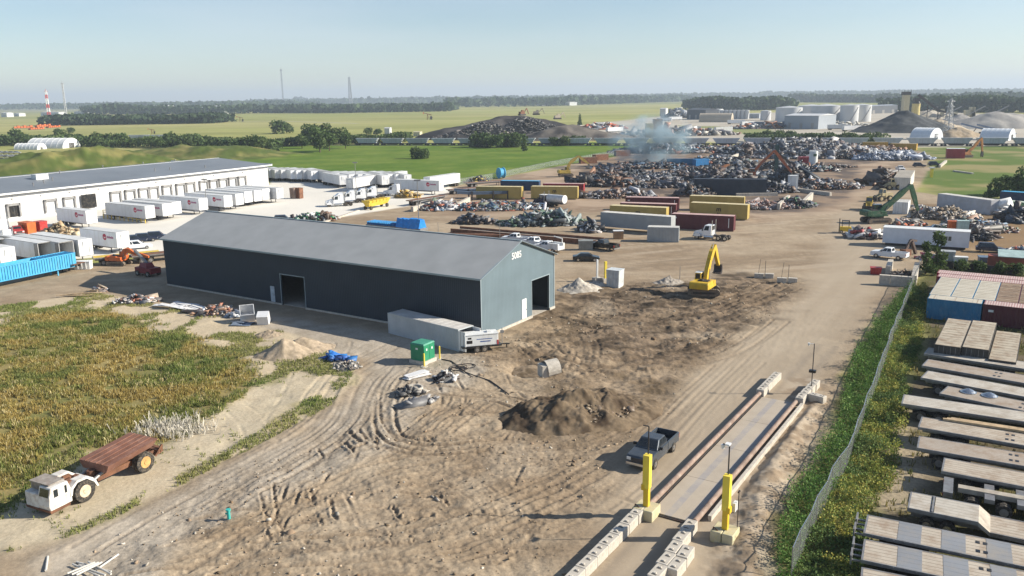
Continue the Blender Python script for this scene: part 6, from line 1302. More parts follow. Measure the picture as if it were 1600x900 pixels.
def small_box(name, cat, label, px, py, L, W, h, mt, rz=0, lid=None, group=None, z=None, ribs=True):
    """a bin, chest or cabinet with a body, a lid and ribs"""
    t = empty(name, cat); x, y = at(px, py); put(t, x, y, R(rz), label, group, z); mb = MB(); mb.loft((-L/2+.06, L/2-.06, -W/2+.06, W/2-.06, .0), (-L/2, L/2, -W/2, W/2, h)); o = mb.build('body', mt, t)
    mb = MB(); mb.box(-L/2-.06, L/2+.06, -W/2-.06, W/2+.06, h, h+.1); mb.build('lid', lid or mt, t)
    if ribs: mb = MB(); [mb.box(-L/2+L*i/4-.04, -L/2+L*i/4+.04, -W/2-.07, W/2+.07, .15, h) for i in range(1, 4)]; mb.build('ribs', mt, t)
    return t
mb = MB(); t = empty('red_skid', 'work platform'); x, y = at(232, 430); put(t, x, y, R(-30), 'dark red machine parked in the shed shadow', z=0); mb.box(-2, 2, -1, 1, .5, 1.4); mb.build('chassis', mat('dark_red', (.22, .02, .025), .5), t); mb = MB(); mb.loft((-1.2, .8, -.8, .8, 1.4), (-1, .5, -.6, .6, 2.1)); mb.build('hood', mat('dark_red', (.22, .02, .025)), t)
for x_ in (-1.3, 1.3):
    for s in (-1, 1): wheel(t, x_, s*1.0, .45, .35, s)
mb = MB(); mb.bar((0, 0, 2.0), (-5, 1.5, 3.6), .35, .4); mb.build('arm', steel, t)
GO = 'bins beside the warehouse'
small_box('orange_bin', 'bin', 'tall orange bin beside the red pickup by the warehouse', 44, 364, 3.4, 2.0, 2.4, orange, -30, None, GO); small_box('red_bin', 'bin', 'red bin between the orange bin and the pallet pile', 65, 361, 2.2, 1.8, 2.2, red, -30, None, GO)
small_box('orange_bin', 'bin', 'orange brown bin at the end of the docked trailers', 460, 310, 1.8, 1.8, 3.0, rust_l, -30, None, GO); small_box('brown_bin', 'bin', 'dark brown bin at the end of the docked trailers', 468, 310, 1.8, 1.6, 3.0, rust, -30, None, GO)
heap('pile of broken pale pallets beside the docked trailer', 94, 365, 5, 2.4, 1.6, 200, 1.0, [(.45, .34, .2), (.35, .25, .15), (.55, .45, .3)], -.3, 51, 'pallets', 'pallet_pile', elong=1.5)
small_box('white_container_bin', 'bin', 'small white bin with weeds behind it near the blue trailer', 131, 420, 2.6, 1.6, 1.3, white, 8, None)
# ------------------------------------------------------------------ yard: containers
GCN = 'shipping containers standing in the yard'
kg40 = Kind(make_container('shipping_container', 16.15, 3.1, mat('container_blue_grey', (.33, .35, .36), .55, 0, .08, .6, DUST, .15, streak=True), cpale, zbase=.6)); ky = Kind(make_container('shipping_container', 13.2, 3.35, cyel, cyroof, mark='m', zbase=.2)); ky0 = Kind(make_container('shipping_container', 13.2, 3.35, cyel, cyroof, zbase=.2))
km = Kind(make_container('shipping_container', 13.2, 3.2, cmar, cmroof, smallmark=True)); kr = Kind(make_container('shipping_container', 12.2, 2.9, cred, cmroof)); k20 = Kind(make_container('shipping_container', 6.1, 2.9, mat('container_blue_grey', (.33, .35, .36)), cpale))
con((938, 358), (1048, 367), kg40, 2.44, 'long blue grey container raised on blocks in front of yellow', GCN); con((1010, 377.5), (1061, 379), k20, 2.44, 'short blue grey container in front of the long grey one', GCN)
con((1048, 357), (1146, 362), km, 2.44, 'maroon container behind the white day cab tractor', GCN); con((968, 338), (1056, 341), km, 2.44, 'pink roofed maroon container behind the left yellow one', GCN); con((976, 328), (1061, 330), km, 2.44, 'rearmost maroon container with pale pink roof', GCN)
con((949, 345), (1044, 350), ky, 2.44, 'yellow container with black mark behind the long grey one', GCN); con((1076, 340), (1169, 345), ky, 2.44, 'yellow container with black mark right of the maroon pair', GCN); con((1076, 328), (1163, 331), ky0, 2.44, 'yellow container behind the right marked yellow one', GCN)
con((829, 311), (903, 312), ky, 2.44, 'yellow container with black mark behind the tank truck', GCN); con((746, 311), (813, 312), ky0, 2.44, 'yellow container behind the bent dark chute', GCN); con((846, 302), (914, 303), kr, 2.44, 'red container behind the marked yellow container', GCN)
kn = Kind(make_container('shipping_container', 12.2, 2.9, cnavy, cyanp)); con((782, 297), (842, 298), kn, 2.44, 'dark blue container with pale blue roof behind yellow ones', GCN)
kbr = Kind(make_container('scrap_bin', 7.5, 2.6, rust, rust_l)); GB_ = 'rusty open bins along the far fence'
con((908, 256), (933, 255), kbr, 2.5, 'rusty brown bin along the far fence, nearest the excavator', GB_); con((934, 251), (948, 250), kbr, 2.5, 'second rusty brown bin along the far fence', GB_); con((968, 244), (980, 243.5), kbr, 2.5, 'small red bin at the far end of the fence', GB_)
kbk = Kind(make_container('dark_container', 20, 4.6, mat('sooty_blue', (.035, .045, .065), .6, 0, .3, .5, (.08, .08, .09), .4), mat('sooty_blue', (.035, .045, .065)))); con((1100, 305), (1181, 306), kbk, 2.6, 'long soot dark blue container in the scrap yard middle', None)
kb2 = Kind(make_container('shipping_container', 12.2, 3.2, cblue, cnavy)); con((1046, 261), (1086, 261), kb2, 2.44, 'blue container behind the smoke', GCN); kb3 = Kind(make_container('shipping_container', 6.1, 3.2, bluep, bluep)); con((1088, 262), (1107, 261), kb3, 2.44, 'short bright blue container right of the smoke', GCN)
# right: containers on the flatbed side
cx, cy, h_, l_ = face((1446, 497), (1531, 507), 2.44); HR = h_; PR = np.array(at(1446, 497)); eR = np.array([math.cos(HR), math.sin(HR)]); nR = np.array([-eR[1], eR[0]])
GR_ = 'containers packed together beyond the flatbeds'
def rcon(kind, u, v, L, label, z=0.0, rz=0.0):
    c = PR+eR*(u+L/2)+nR*(v+1.22); return put(kind.new(), c[0], c[1], HR+rz, label, GR_, z=z)
kx = Kind(make_container('shipping_container', 6.06, 2.6, cblue, tan_clean)); ky2 = Kind(make_container('shipping_container', 12.19, 2.6, cmar, red_corr, smallmark=True)); kt = Kind(make_container('shipping_container', 12.19, 2.6, cblue, tan_clean)); ktb = Kind(make_container('shipping_container', 12.19, 2.6, cmar, brown_roof)); krr = Kind(make_container('shipping_container', 12.19, 2.6, cred, red_corr))
rcon(kx, 0, 0, 6.06, 'blue container at the front left of the packed group'); rcon(ky2, 6.2, 0, 12.19, 'maroon container with white stencil at the front of the group')
DL = ['pale roofed container at the near left of the deep row', 'pale roofed container second in the deep row from the fence side', 'pale roofed container third in the deep row, beside the brown roofs', 'brown stained roof container next to the pale roofs', 'second brown stained roof container, right of the first', 'pale roofed container right of the two brown roofs', 'pale roofed container at the right picture edge of the deep row']
for i in range(7):
    c = PR+eR*(-.1+i*2.47+1.22)+nR*(2.5+6.1); put((ktb if i in (3, 4) else kt).new(), c[0], c[1], HR+math.pi/2, DL[i], GR_, z=0)
rcon(krr, -.6, 14.75, 12.19, 'pink corrugated roof container behind the pale deep row, near strip'); rcon(krr, 11.7, 14.75, 12.19, 'pink corrugated roof container at the right, near strip')
rcon(krr, -.9, 17.4, 12.19, 'pink corrugated roof container furthest back, left'); rcon(krr, 11.4, 17.4, 12.19, 'pink corrugated roof container furthest back, right')
k20b = Kind(make_container('roofed_box', 12.19, 2.4, mat('dark_box', (.06, .055, .05), .7), tan_roof, cat='container'))
for i, (px, py, z, lb) in enumerate(((1460, 538, 2.4, 'small tan roofed box standing end on, left of the pair'), (1503, 542, 2.4, 'small tan roofed box standing end on, right of the pair'), (1544, 561, 1.7, 'lower tan topped box right of the end-on pair'))):
    P = np.array(at(px, py, z)); c = P+eR*1.22+nR*6.1; put(k20b.new(), c[0], c[1], HR+math.pi/2, lb, 'tan topped boxes by the packed containers', z=0 if i < 2 else -.7)
# ------------------------------------------------------------------ flatbeds at the lower right
GFB = 'flatbed trailers parked side by side at the lower right'
kf = [Kind(make_flatbed(14.6, 2.6)), Kind(make_flatbed(14.6, 2.6, stripe_mat('light_planks', (.47, .435, .38), (.17, .15, .13), .42, .08, 'Y', .8, 0, (.27, .215, .155), 0.0), slots=False)), Kind(make_flatbed(14.6, 2.6, stripe_mat('brown_planks', (.36, .31, .26), (.17, .13, .10), .3, .1, 'Y', .85, 0, (.25, .17, .11), 0.0))),
      Kind(make_flatbed(14.6, 2.6, deck, plates=((1.9, 3.2), (4.3, 5.6), (6.7, 8.0)), rear_rack=True))]
def fb(kind, a, b, label, zt=1.5, Lw=2.6):
    """a: pixel of the rear far corner of the deck, b: a pixel further along that edge"""
    P = np.array(at(*a, zt)); Q = np.array(at(*b, zt)); e = (Q-P)/np.hypot(*(Q-P)); n = np.array([-e[1], e[0]]); c = P-n*Lw/2; return put(kind.new(), c[0], c[1], math.atan2(e[1], e[0]), label, GFB, z=0)
fb(kf[1], (1451, 543), (1600, 565), 'pale flatbed nearest the tan roofed boxes'); fb(kf[2], (1450, 561), (1600, 586), 'second flatbed down from the tan roofed boxes'); fb(kf[1], (1449.5, 579), (1600, 606), 'flatbed third down, just behind the one with steel domes')
o = fb(kf[2], (1481, 603), (1600, 627), 'flatbed carrying two shiny steel domes')
for i, (px, py) in enumerate(((1513, 613), (1546, 619))):
    t = empty('steel_dome', 'tank lid'); x, y = at(px, py, 1.5); put(t, x, y, 0, ['left shiny steel dome lying on a flatbed', 'right shiny steel dome lying on a flatbed'][i], 'steel domes on a flatbed', z=1.515)
    mb = MB(); n = 16
    for k in range(4): mb.cyl((0, 0, .09*k), (0, 0, .09*(k+1)), .62*math.cos(k*.38), .62*math.cos((k+1)*.38), n, caps=k == 3)
    mb.build('shell', chrome, t); mb = MB(); mb.cyl((0, 0, 0), (0, 0, .05), .68, None, n); mb.build('rim', chrome, t)
fb(kf[1], (1412, 616), (1600, 643), 'pale flatbed sticking out furthest below the domes'); fb(kf[0], (1440, 651), (1600, 678), 'flatbed with yellowish timber lying along its edge'); fb(kf[2], (1436, 681), (1600, 708), 'brown planked flatbed above the bare wheel chassis one'); fb(kf[0], (1475, 715), (1600, 738), 'grey planked flatbed directly above the bare chassis')
t = empty('timber_beam', 'timber'); x, y = at(1560, 672, 1.5); put(t, x, y, math.atan2(-4.5, 8.1), 'yellowish timber beams resting on a flatbed edge', z=1.515)
for k in range(3): mb = MB(); mb.box(-4+.3*k, 5, .2+k*.22, .4+k*.22, 0, .18); mb.build('beam', wood_pale, t)
def chassis():
    t = empty('bare_chassis', 'trailer chassis'); P = np.array(at(1490, 748, 1.25)); e = np.array([math.cos(R(-28.5)), math.sin(R(-28.5))]); n = np.array([-e[1], e[0]]); c = P-n*1.3; put(t, c[0], c[1], R(-28.5), 'bare multi axle trailer chassis showing its dual tyres', z=0)
    mb = MB(); mb.box(.3, 14, -.3, .3, 1.0, 1.35); mb.build('main_beam', mat('worn_pale_steel', (.38, .34, .28), .7, 0, .25, 1.5, RUST, .3), t)
    mb = MB(); mb.box(-.6, .0, -1.3, 1.3, .9, 1.3); mb.build('tail_frame', steel, t)
    for k in range(6):
        x = 1.2+k*1.9; mb = MB(); mb.box(x+.7, x+1.3, -1.25, 1.25, 1.0, 1.3); mb.build('outrigger', steel, t)
        for s in (-1, 1): wheel(t, x, s*1.02, .5, .3, s, True, steel); wheel(t, x, s*.68, .5, .28, s, False)
        mb = MB(); mb.cyl((x, -.9, .5), (x, .9, .5), .08, None, 8); mb.build('axle', dark_steel, t)
    mb = MB(); mb.box(-.63, -.6, -1.2, -1.0, .95, 1.15); mb.box(-.63, -.6, 1.0, 1.2, .95, 1.15); mb.build('tail_light', redlamp, t)
chassis()
def lowboy():
    t = empty('drop_deck_trailer', 'drop deck trailer'); P = np.array(at(1423, 768, 1.5)); Q = np.array(at(1530, 789, 1.5)); e = (Q-P)/np.hypot(*(Q-P)); n = np.array([-e[1], e[0]]); c = P-n*1.3; l1 = float(np.hypot(*(Q-P))); put(t, c[0], c[1], math.atan2(e[1], e[0]), 'white planked drop deck trailer stepping down to the right', z=0)
    lp = MATS['light_planks']; mb = MB(); mb.box(.1, l1*.33, -1.25, 1.25, 1.44, 1.5); mb.box(l1*.38, l1, -1.25, 1.25, 1.44, 1.5); mb.build('upper_deck', lp, t)
    mb = MB(); mb.add([(l1, -1.3, 1.5), (l1, 1.3, 1.5), (l1+.7, 1.3, .95), (l1+.7, -1.3, .95), (l1, -1.3, 1.2), (l1, 1.3, 1.2), (l1+.7, 1.3, .7), (l1+.7, -1.3, .7)], [(0, 3, 2, 1), (4, 5, 6, 7), (0, 1, 5, 4), (1, 2, 6, 5), (2, 3, 7, 6), (3, 0, 4, 7)]); mb.build('step', mat('worn_pale_steel', (.38, .34, .28)), t)
    mb = MB(); mb.box(l1+.7, l1+9, -1.25, 1.25, .9, .95); mb.build('lower_deck', deck, t)
    mb = MB(); mb.box(0, l1, -1.3, -1.22, 1.25, 1.51); mb.box(0, l1, 1.22, 1.3, 1.25, 1.51); mb.box(0, .1, -1.22, 1.22, 1.2, 1.52); mb.box(l1*.34, l1*.37, -1.22, 1.22, 1.3, 1.56); mb.box(l1+.7, l1+9, -1.3, -1.22, .7, .97); mb.box(l1+.7, l1+9, 1.22, 1.3, .7, .97); mb.box(.2, l1+9, -.5, -.35, .6, .9); mb.box(.2, l1+9, .35, .5, .6, .9); mb.build('frame', steel, t)
    for x in (1.2, 2.4):
        for s in (-1, 1): wheel(t, x, s*1.0, .48, .5, s)
lowboy()
fb(kf[3], (1355, 804), (1600, 853), 'grey plated flatbed, upper of the two at the corner'); fb(kf[3], (1350, 842), (1560, 884), 'grey plated flatbed, lower of the two at the corner'); fb(kf[0], (1346, 886), (1500, 917), 'flatbed cut by the bottom edge of the picture')
# ------------------------------------------------------------------ excavators and handlers
def exc(label, px, py, h, o, z=0.0): x, y = at(px, py); return put(o, x, y, R(h), label)
ym = mat('excavator_yellow', (.62, .40, .035), .45, 0, .12, 1, (.32, .22, .08), .35)
exc('yellow excavator digging on the churned dark ground', 1099, 461, 60, make_excavator('excavator', ym, ((2.3, 0, 4.5), (4.4, 0, 6.3)), (6.9, 0, 3.0), None, 'bucket', s=1.0, track_rot=R(-72), big=False))
exc('yellow excavator with raised curved arm behind the yellow containers', 884, 276, 5, make_excavator('excavator', mat('old_yellow', (.50, .36, .08), .5, 0, .2, 1, RUST, .3), ((1.2, 0, 4.6), (4.6, 0, 7.2)), (8.2, 0, 4.4), None, 'bucket', s=1.15, tool_mt=mat('grey_bucket', (.18, .16, .14), .6)))
orm = mat('handler_orange', (.42, .12, .05), .5, 0, .2, 1, RUST, .3)
exc('long armed orange scrap handler in the middle of the heaps', 1170, 285, -8, make_excavator('material_handler', orm, (7.5, 0, 10.2), (13.2, 0, 3.2), None, 'grapple', s=1.2, cabz=1.0, cat='scrap handler', cabside=-1))
exc('brown shear excavator beside the dark container', 1112, 285, 20, make_excavator('excavator', mat('brown_orange', (.25, .10, .04), .6, 0, .3, 1, RUST, .4), (3.5, 0, 4.6), (6.5, 0, 5.6), None, 'shear', s=1.1))
exc('green material handler with long bent arm beside debris', 1368, 348, 8, make_excavator('material_handler', dgreen, ((3.6, 0, 4.6), (7.6, 0, 8.1)), (9.8, 0, 2.4), None, 'grapple', s=1.2, cabz=.3, cat='scrap handler'))
exc('orange excavator with drooping arm on the right field', 1508, 246, 10, make_excavator('excavator', mat('rusty_orange', (.40, .17, .05), .6, 0, .2, 1), ((3.5, 0, 4.2), (7.0, 0, 8.2)), (8.0, 0, 2.4), None, 'shear', s=1.15))
def loader(label, px, py, h, mt, s=1.0):
    t = empty('wheel_loader', 'wheel loader'); x, y = at(px, py); put(t, x, y, R(h), label, 'yellow wheel loaders near the green handler')
    mb = MB(); mb.box(-2.8*s, -.4*s, -.8*s, .8*s, .9*s, 2.1*s); mb.build('engine_housing', mt, t); mb = MB(); mb.box(-.4*s, 1.6*s, -.6*s, .6*s, .8*s, 1.4*s); mb.build('front_frame', mt, t)
    B_, T_ = (-.6*s, .7*s, -.75*s, .75*s, 2.0*s), (-.5*s, .5*s, -.65*s, .65*s, 3.2*s); mb = MB(); mb.box(-.6*s, .7*s, -.75*s, .75*s, 1.4*s, 2.0*s); mb.loft(B_, T_); c = mb.build('cab', mt, t); cab_windows(c, B_, T_, [(.1, .9)])
    for sd in (-1, 1): mb = MB(); mb.bar((.8*s, sd*.5*s, 1.7*s), (3.0*s, sd*.5*s, .7*s), .2*s, .35*s); mb.build('lift_arm', mt, t)
    mb = MB(); mb.prof([(2.8*s, .1), (4.0*s, .15), (4.0*s, .3), (3.1*s, .4), (3.2*s, 1.3*s), (2.9*s, 1.3*s)], -1.4*s, 1.4*s); mb.build('bucket', dark_steel, t)
    for x_ in (-1.6*s, 1.3*s):
        for sd in (-1, 1): wheel(t, x_, sd*1.0*s, .75*s, .55*s, sd, True, mt)
loader('yellow wheel loader with bucket lowered left of green handler', 1357, 328, 245, mat('old_yellow', (.50, .36, .08))); loader('tan wheel loader behind the yellow one', 1378, 314, 200, mat('tan_loader', (.46, .38, .22), .6)); loader('tan wheel loader beside the long pale container', 1392, 296, 190, mat('tan_loader', (.46, .38, .22)))
def forklift():
    t = empty('forklift', 'forklift'); x, y = at(1320, 364); put(t, x, y, R(160), 'small yellow forklift in front of the white office trailer'); mb = MB(); mb.box(-1.2, 1.0, -.6, .6, .4, 1.3); mb.build('body', yellow, t); mb = MB()
    for a in (-.7, .6):
        for b in (-.5, .5): mb.box(a-.05, a+.05, b-.05, b+.05, 1.3, 2.5)
    mb.box(-.8, .7, -.6, .6, 2.5, 2.6); mb.build('overhead_guard', dark_steel, t); mb = MB(); mb.box(1.05, 1.2, -.5, -.4, .1, 2.9); mb.box(1.05, 1.2, .4, .5, .1, 2.9); mb.build('mast', dark_steel, t); mb = MB(); mb.box(1.2, 2.4, -.4, -.28, .08, .14); mb.box(1.2, 2.4, .28, .4, .08, .14); mb.build('forks', steel, t)
    for a in (-.8, .7):
        for sd in (-1, 1): wheel(t, a, sd*.55, .32, .22, sd)
forklift()
def tank_truck():
    t = make_tractor('tank_truck', mat('navy_truck', (.03, .03, .06), .4), False, True); t['category'] = 'tank truck'; cx, cy, h, l = face((826, 320), (868, 324), 2.4); put(t, cx, cy, h+math.pi, 'dark nosed tank truck with pale barrel and round white end')
    mb = MB(); mb.cyl((-6.6, 0, 2.1), (-1.3, 0, 2.1), 1.05, None, 18); mb.build('tank', mat('pale_tank', (.55, .55, .55), .4), t); mb = MB(); mb.cyl((-6.66, 0, 2.1), (-6.6, 0, 2.1), 1.1, None, 18); mb.build('tank_end', white, t); mb = MB(); mb.box(-6.6, -1.2, -.8, .8, .8, 1.2); mb.build('tank_frame', dark_steel, t)
    mb = MB(); mb.box(-.4, 1.2, -1.0, 1.0, 2.86, 2.95); mb.build('white_roof', white, t)
tank_truck()
# ------------------------------------------------------------------ more yard things
def slab_row(label, px0, px1, n, h=.75, mt=None, name='barrier_wall', cat='barrier', th=.75, tall=1):
    """a wall of stacked concrete blocks"""
    P = np.array(at(*px0)); Q = np.array(at(*px1)); t = empty(name, cat); put(t, P[0], P[1], 0, label); e = (Q-P); L = np.hypot(*e); e = e/L; nb = max(1, int(L/1.5)); q = random.Random(nb)
    for k in range(tall):
        for i in range(nb):
            mb = MB(); mb.T = Matrix.Translation((e[0]*(i+.5)*L/nb, e[1]*(i+.5)*L/nb, 0)) @ Matrix.Rotation(math.atan2(e[1], e[0])+q.uniform(-.02, .02), 4, 'Z'); mb.box(-L/nb/2+.02, L/nb/2-.02, -th/2, th/2, k*h+.0, (k+1)*h-.02); mb.build('block', mt or concrete, t)
    return t
slab_row('block wall closing the front of the soil bay by weeds', (1373, 444), (1425, 448), 5, tall=2); slab_row('block wall on the far right side of the soil bay', (1427, 446), (1432, 424), 4, tall=2); slab_row('block wall at the left of the soil bay', (1387, 430), (1391, 419), 3, tall=2)
heap('dark soil and scrap filling the block bay', 1408, 432, 2.6, 2.0, 1.0, 80, .4, RUSTY+[(.08, .06, .05)], 0, 61, 'soil', 'bay_contents'); small_box('red_container', 'box', 'small red box behind the block bay', 1368, 428, 1.6, 1.2, 1.0, red, -20)
slab_row('pale concrete wall left of the appliance scrap', (644, 331), (690, 318), 8, 1.3); slab_row('pale concrete wall right of the appliance scrap', (708, 329), (733, 315), 8, 1.3); slab_row('low wall fragment in the right middle scrap', (1216, 328), (1232, 314), 4, 1.6); slab_row('low concrete beam beside the right scrap heap', (1245, 299), (1298, 306), 8, 1.0); slab_row('white block wall end by the scrap', (1255, 325), (1268, 312), 4, 2.0); slab_row('pale wall behind the burning scrap', (1142, 252), (1160, 244), 5, 2.2); slab_row('long low wall of blocks crossing the scrap yard', (1150, 307), (1215, 306), 12, .9)
def office():
    t = empty('office_trailer', 'office trailer'); cx, cy, h, l = face((1378, 383), (1513, 392), 3.0); put(t, cx, cy, h, 'white office trailer with one small window', z=0); a, b = -l/2, l/2
    mb = MB(); mb.box(a, b, -1.5, 1.5, .5, 3.3); mb.build('body', mat('office_white', (.62, .66, .72), .5, 0, .06), t); mb = MB(); mb.box(a-.06, b+.06, -1.56, 1.56, 3.3, 3.42); mb.build('roof', white, t)
    mb = MB(); mb.box(b-4.0, b-2.9, -1.53, -1.51, 1.6, 2.4); w_ = mb.build('window', glass, t); mb = MB(); mb.box(b-4.1, b-2.8, -1.55, -1.53, 1.5, 1.6); mb.box(b-4.1, b-2.8, -1.55, -1.53, 2.4, 2.5); mb.box(b-3.5, b-3.4, -1.56, -1.54, 1.6, 2.4); mb.build('window_frame', white, w_)
    mb = MB(); mb.box(a+.5, b-.5, -1.2, 1.2, .1, .5); mb.build('skid', dark_steel, t)
office()
kw = Kind(make_container('crushed_trailer', 15.5, 3.4, mat('dull_white_van', (.42, .43, .47), .5, 0, .12, .5, DUST, .3), cpale, flat=True, W=2.6, cat='wrecked trailer')); o = con((1452, 322), (1560, 338), kw, 2.6, 'long grey white wrecked trailer torn open at its end')
heap('torn white panels hanging off the wrecked trailer', 1556, 334, 2.2, 1.6, 2.6, 70, 1.6, [(.6, .6, .62), (.35, .33, .32), (.7, .7, .7)], .4, 62, 'torn metal', 'torn_panels')
klc = Kind(make_container('long_container', 26, 3.6, cpale, mat('tan_container_roof', (.42, .38, .32), .8, 0, .15, .4), flat=True, W=4.5, cat='container')); P = np.array(at(1421, 297)); Q = np.array(at(1436, 268)); e = (Q-P)/np.hypot(*(Q-P)); c = P+e*13+np.array([-e[1], e[0]])*2.2; put(klc.new(), c[0], c[1], math.atan2(e[1], e[0]), 'long pale flat roofed container shed seen end on')
ks = Kind(make_container('small_white_shed', 6, 2.8, white, cpale, flat=True, W=3.2, cat='shed')); x, y = at(1408, 332); put(ks.new(), x, y, R(60), 'small white shed behind the green handler')
kgc = Kind(make_container('shipping_container', 12.2, 2.6, mat('pale_green', (.14, .26, .15), .6, 0, .15, .8, DUST, .3), mat('pale_green_roof', (.40, .46, .38), .7, 0, .15, .8))); con((1562, 330), (1625, 337), kgc, 2.44, 'pale green container right of the wrecked trailer', GCN); con((1568, 317), (1640, 322), kn, 2.44, 'dark blue container at the right edge above the green one', GCN)
heap('brown wires and tangled scrap under the wrecked trailer', 1475, 340, 7.5, 4.5, 2.0, 900, .9, [(.25, .19, .13), (.35, .3, .25), (.12, .1, .08), (.5, .48, .45)], -.2, 63); heap('strewn rubbish left of the wrecked trailer', 1435, 330, 5, 4, 1.0, 350, .8, MIXED+[(.35, .28, .2)], .3, 64); heap('low scrap row behind the office trailer roof', 1480, 366, 8, 1.8, 1.8, 420, .8, MIXED, -.4, 65); heap('tangle of black hoses beside the brown dirt', 1527, 372, 3.2, 2.6, 2.2, 380, .9, [(.03, .03, .035), (.10, .10, .11), (.25, .25, .27)], .2, 66, elong=5)
heap('black scrap heap at the right edge', 1592, 345, 4.5, 4.0, 2.6, 420, 1.1, DARKS, .1, 67); heap('rusty twisted scrap on brown dirt right of the black hoses', 1560, 362, 4.5, 2.2, 1.0, 260, .8, RUSTY+MIXED, .2, 167); heap('strewn dark scrap between the hoses and the torn trailer', 1520, 350, 6, 2.5, .8, 300, .8, MIXED+RUSTY, -.3, 168); heap('white and red scrap at the right edge below it', 1590, 398, 3.0, 2.4, 1.3, 260, .7, MIXED+[(.5, .08, .05)], .1, 68); heap('orange and white debris just behind the office trailer', 1418, 352, 4, 1.5, 1.3, 160, .8, [(.5, .12, .05), (.5, .5, .48), (.25, .22, .2), (.1, .1, .1)], 0, 69)
small_box('orange_skip', 'bin', 'orange box behind the office trailer roof', 1488, 372, 2, 1.2, 3.3, orange, -15); small_box('pale_green_cabinet', 'cabinet', 'pale mint cabinet behind the office trailer roof', 1502, 374, 2, 1.2, 3.6, mat('mint', (.40, .52, .50), .5), -15)
small_box('grey_chest', 'box', 'grey chest below the office trailer beside the young tree', 1477, 406, 2.8, 1.8, 1.5, mat('chest_grey', (.35, .37, .38), .6), -25); small_box('white_chest', 'box', 'small white chest on the ground below the office window', 1500, 408, 2.2, 1.2, .7, white, -20); small_box('blue_grey_chest', 'box', 'blue grey flat box right of the white chest', 1542, 409, 2.6, 2, .8, mat('slate_blue', (.12, .17, .24), .5), -20)
x, y = at(1580, 418); t = empty('tilted_panel_box', 'shelter'); put(t, x, y, R(-28), 'red walled box with tilted pale mint roof panel'); mb = MB(); mb.box(-3.4, 3, -1.1, 1.1, 0, 1.9); mb.build('box', mat('faded_red', (.30, .08, .05), .7, 0, .2), t); mb = MB(); mb.T = Matrix.Translation((-.2, -.2, 2.3)) @ Matrix.Rotation(R(12), 4, 'X'); mb.box(-1.9, 1.9, -1.6, 1.6, -.06, .06); mb.build('roof_panel', mat('mint', (.40, .52, .50)), t)
WC = Kind(make_car('wrecked_car', mat('dark_wreck', (.03, .035, .06), .4, .1, .2, 1, DUST, .2), True)); GW2 = 'wrecked dark cars in the yard'
for (px, py, h, lb) in ((1547, 394, -25, 'dark blue car wreck right of the office trailer'), (1436, 261, -20, 'black covered car behind the long pale container'), (1460, 259, -10, 'dark car beside the flat white slab in the field')): x, y = at(px, py); put(WC.new(), x, y, R(h), lb, GW2)
heap('heap of rusty steel and machinery beside the tan loaders', 1378, 288, 4.5, 5, 4.2, 260, 2.0, RUSTY, .3, 70)
x, y = at(1420, 398); t = empty('tipped_bucket_frame', 'machine part'); put(t, x, y, R(30), 'bent black steel frame behind the white pickup'); mb = MB(); mb.bar((-1.6, 0, .2), (.2, 0, 2.6), .3, .5); mb.bar((.2, 0, 2.6), (1.8, 0, 2.3), .3, .4); mb.bar((.2, -.2, 2.4), (1.6, -.2, .1), .5, .4); mb.build('frame', mat('brown_frame', (.1, .07, .06), .6), t); mb = MB(); mb.box(-1.8, -.2, -.6, .6, 0, 1.1); mb.build('base', rust, t)
heap('white pink and tan rubbish beside the young tree', 1448, 404, 1.6, 1.4, 1.0, 110, .5, [(.6, .6, .62), (.5, .1, .15), (.3, .28, .26)], .2, 71); heap('white boat shell and junk left of the office trailer', 1352, 372, 3.6, 1.6, 1.7, 90, 1.2, [(.62, .62, .62), (.5, .5, .5), (.3, .05, .05), (.12, .1, .1)], -.2, 72)
# middle: cages, tyres, mixed piles
heap('white appliances and scrap between two pale walls', 690, 327, 6, 3.6, 1.9, 420, 1.0, MIXED+[(.65, .65, .66)]*2, 0, 73); heap('mixed colourful scrap in front of the yellow containers', 775, 326, 13, 5, 1.7, 1700, .9, MIXED, 0, 74); heap('wire cages full of dark scrap behind the shed', 848, 351, 9.5, 3, 2.6, 1000, 1.0, [(.03, .035, .04), (.06, .07, .08), (.25, .3, .3), (.08, .14, .1), (.3, .33, .35)], -.03, 75, elong=4); heap('small dark and white heap at the right of the cages', 922, 362, 2.6, 2, 1.8, 170, .9, DARKS+[(.6, .6, .6)], 0, 76)
heap('dark tyres and bundles west of the cages', 742, 349, 5.5, 1.6, 1.7, 200, 1.1, DARKS+[(.12, .08, .05)], -.1, 77); heap('bulky dark rusty heap right of the yellow containers', 942, 289, 12, 7, 3.8, 1000, 1.7, DARKS+RUSTY, 0, 78); heap('low grey scrap in front of the bulky dark heap', 962, 308, 12, 4, 1.8, 600, 1.1, GREY+RUSTY, 0, 79)
heap('wide low field of grey scrap before the smoke', 1005, 281, 16, 6, 1.1, 1200, 1.0, DARKS+GREY, 0, 80); heap('smouldering dark scrap under the smoke', 1005, 262, 22, 8, 1.7, 1000, 1.3, DARKS+[(.1, .16, .24), (.2, .1, .07)], 0, 81); heap('thin scrap line where the smoke ends', 1060, 274, 12, 5, 1.2, 350, 1.2, DARKS+GREY, 0, 82)
heap('dark machinery heap behind the long soot dark container', 1135, 285, 13, 7, 4.2, 900, 1.8, DARKS, 0, 83); heap('dark scrap left of the soot dark container', 1086, 305, 6, 4, 2.6, 500, 1.2, DARKS+RUSTY, .1, 84); heap('grey scrap between the orange arm and the dark container', 1210, 300, 7, 4, 2.2, 600, 1.1, GREY+DARKS, 0, 85); heap('reddish low scrap right of the rear yellow container', 1192, 324, 10, 5, 1.3, 900, .8, [(.2, .12, .1), (.1, .09, .09), (.25, .24, .26), (.3, .18, .15)], -.1, 86)
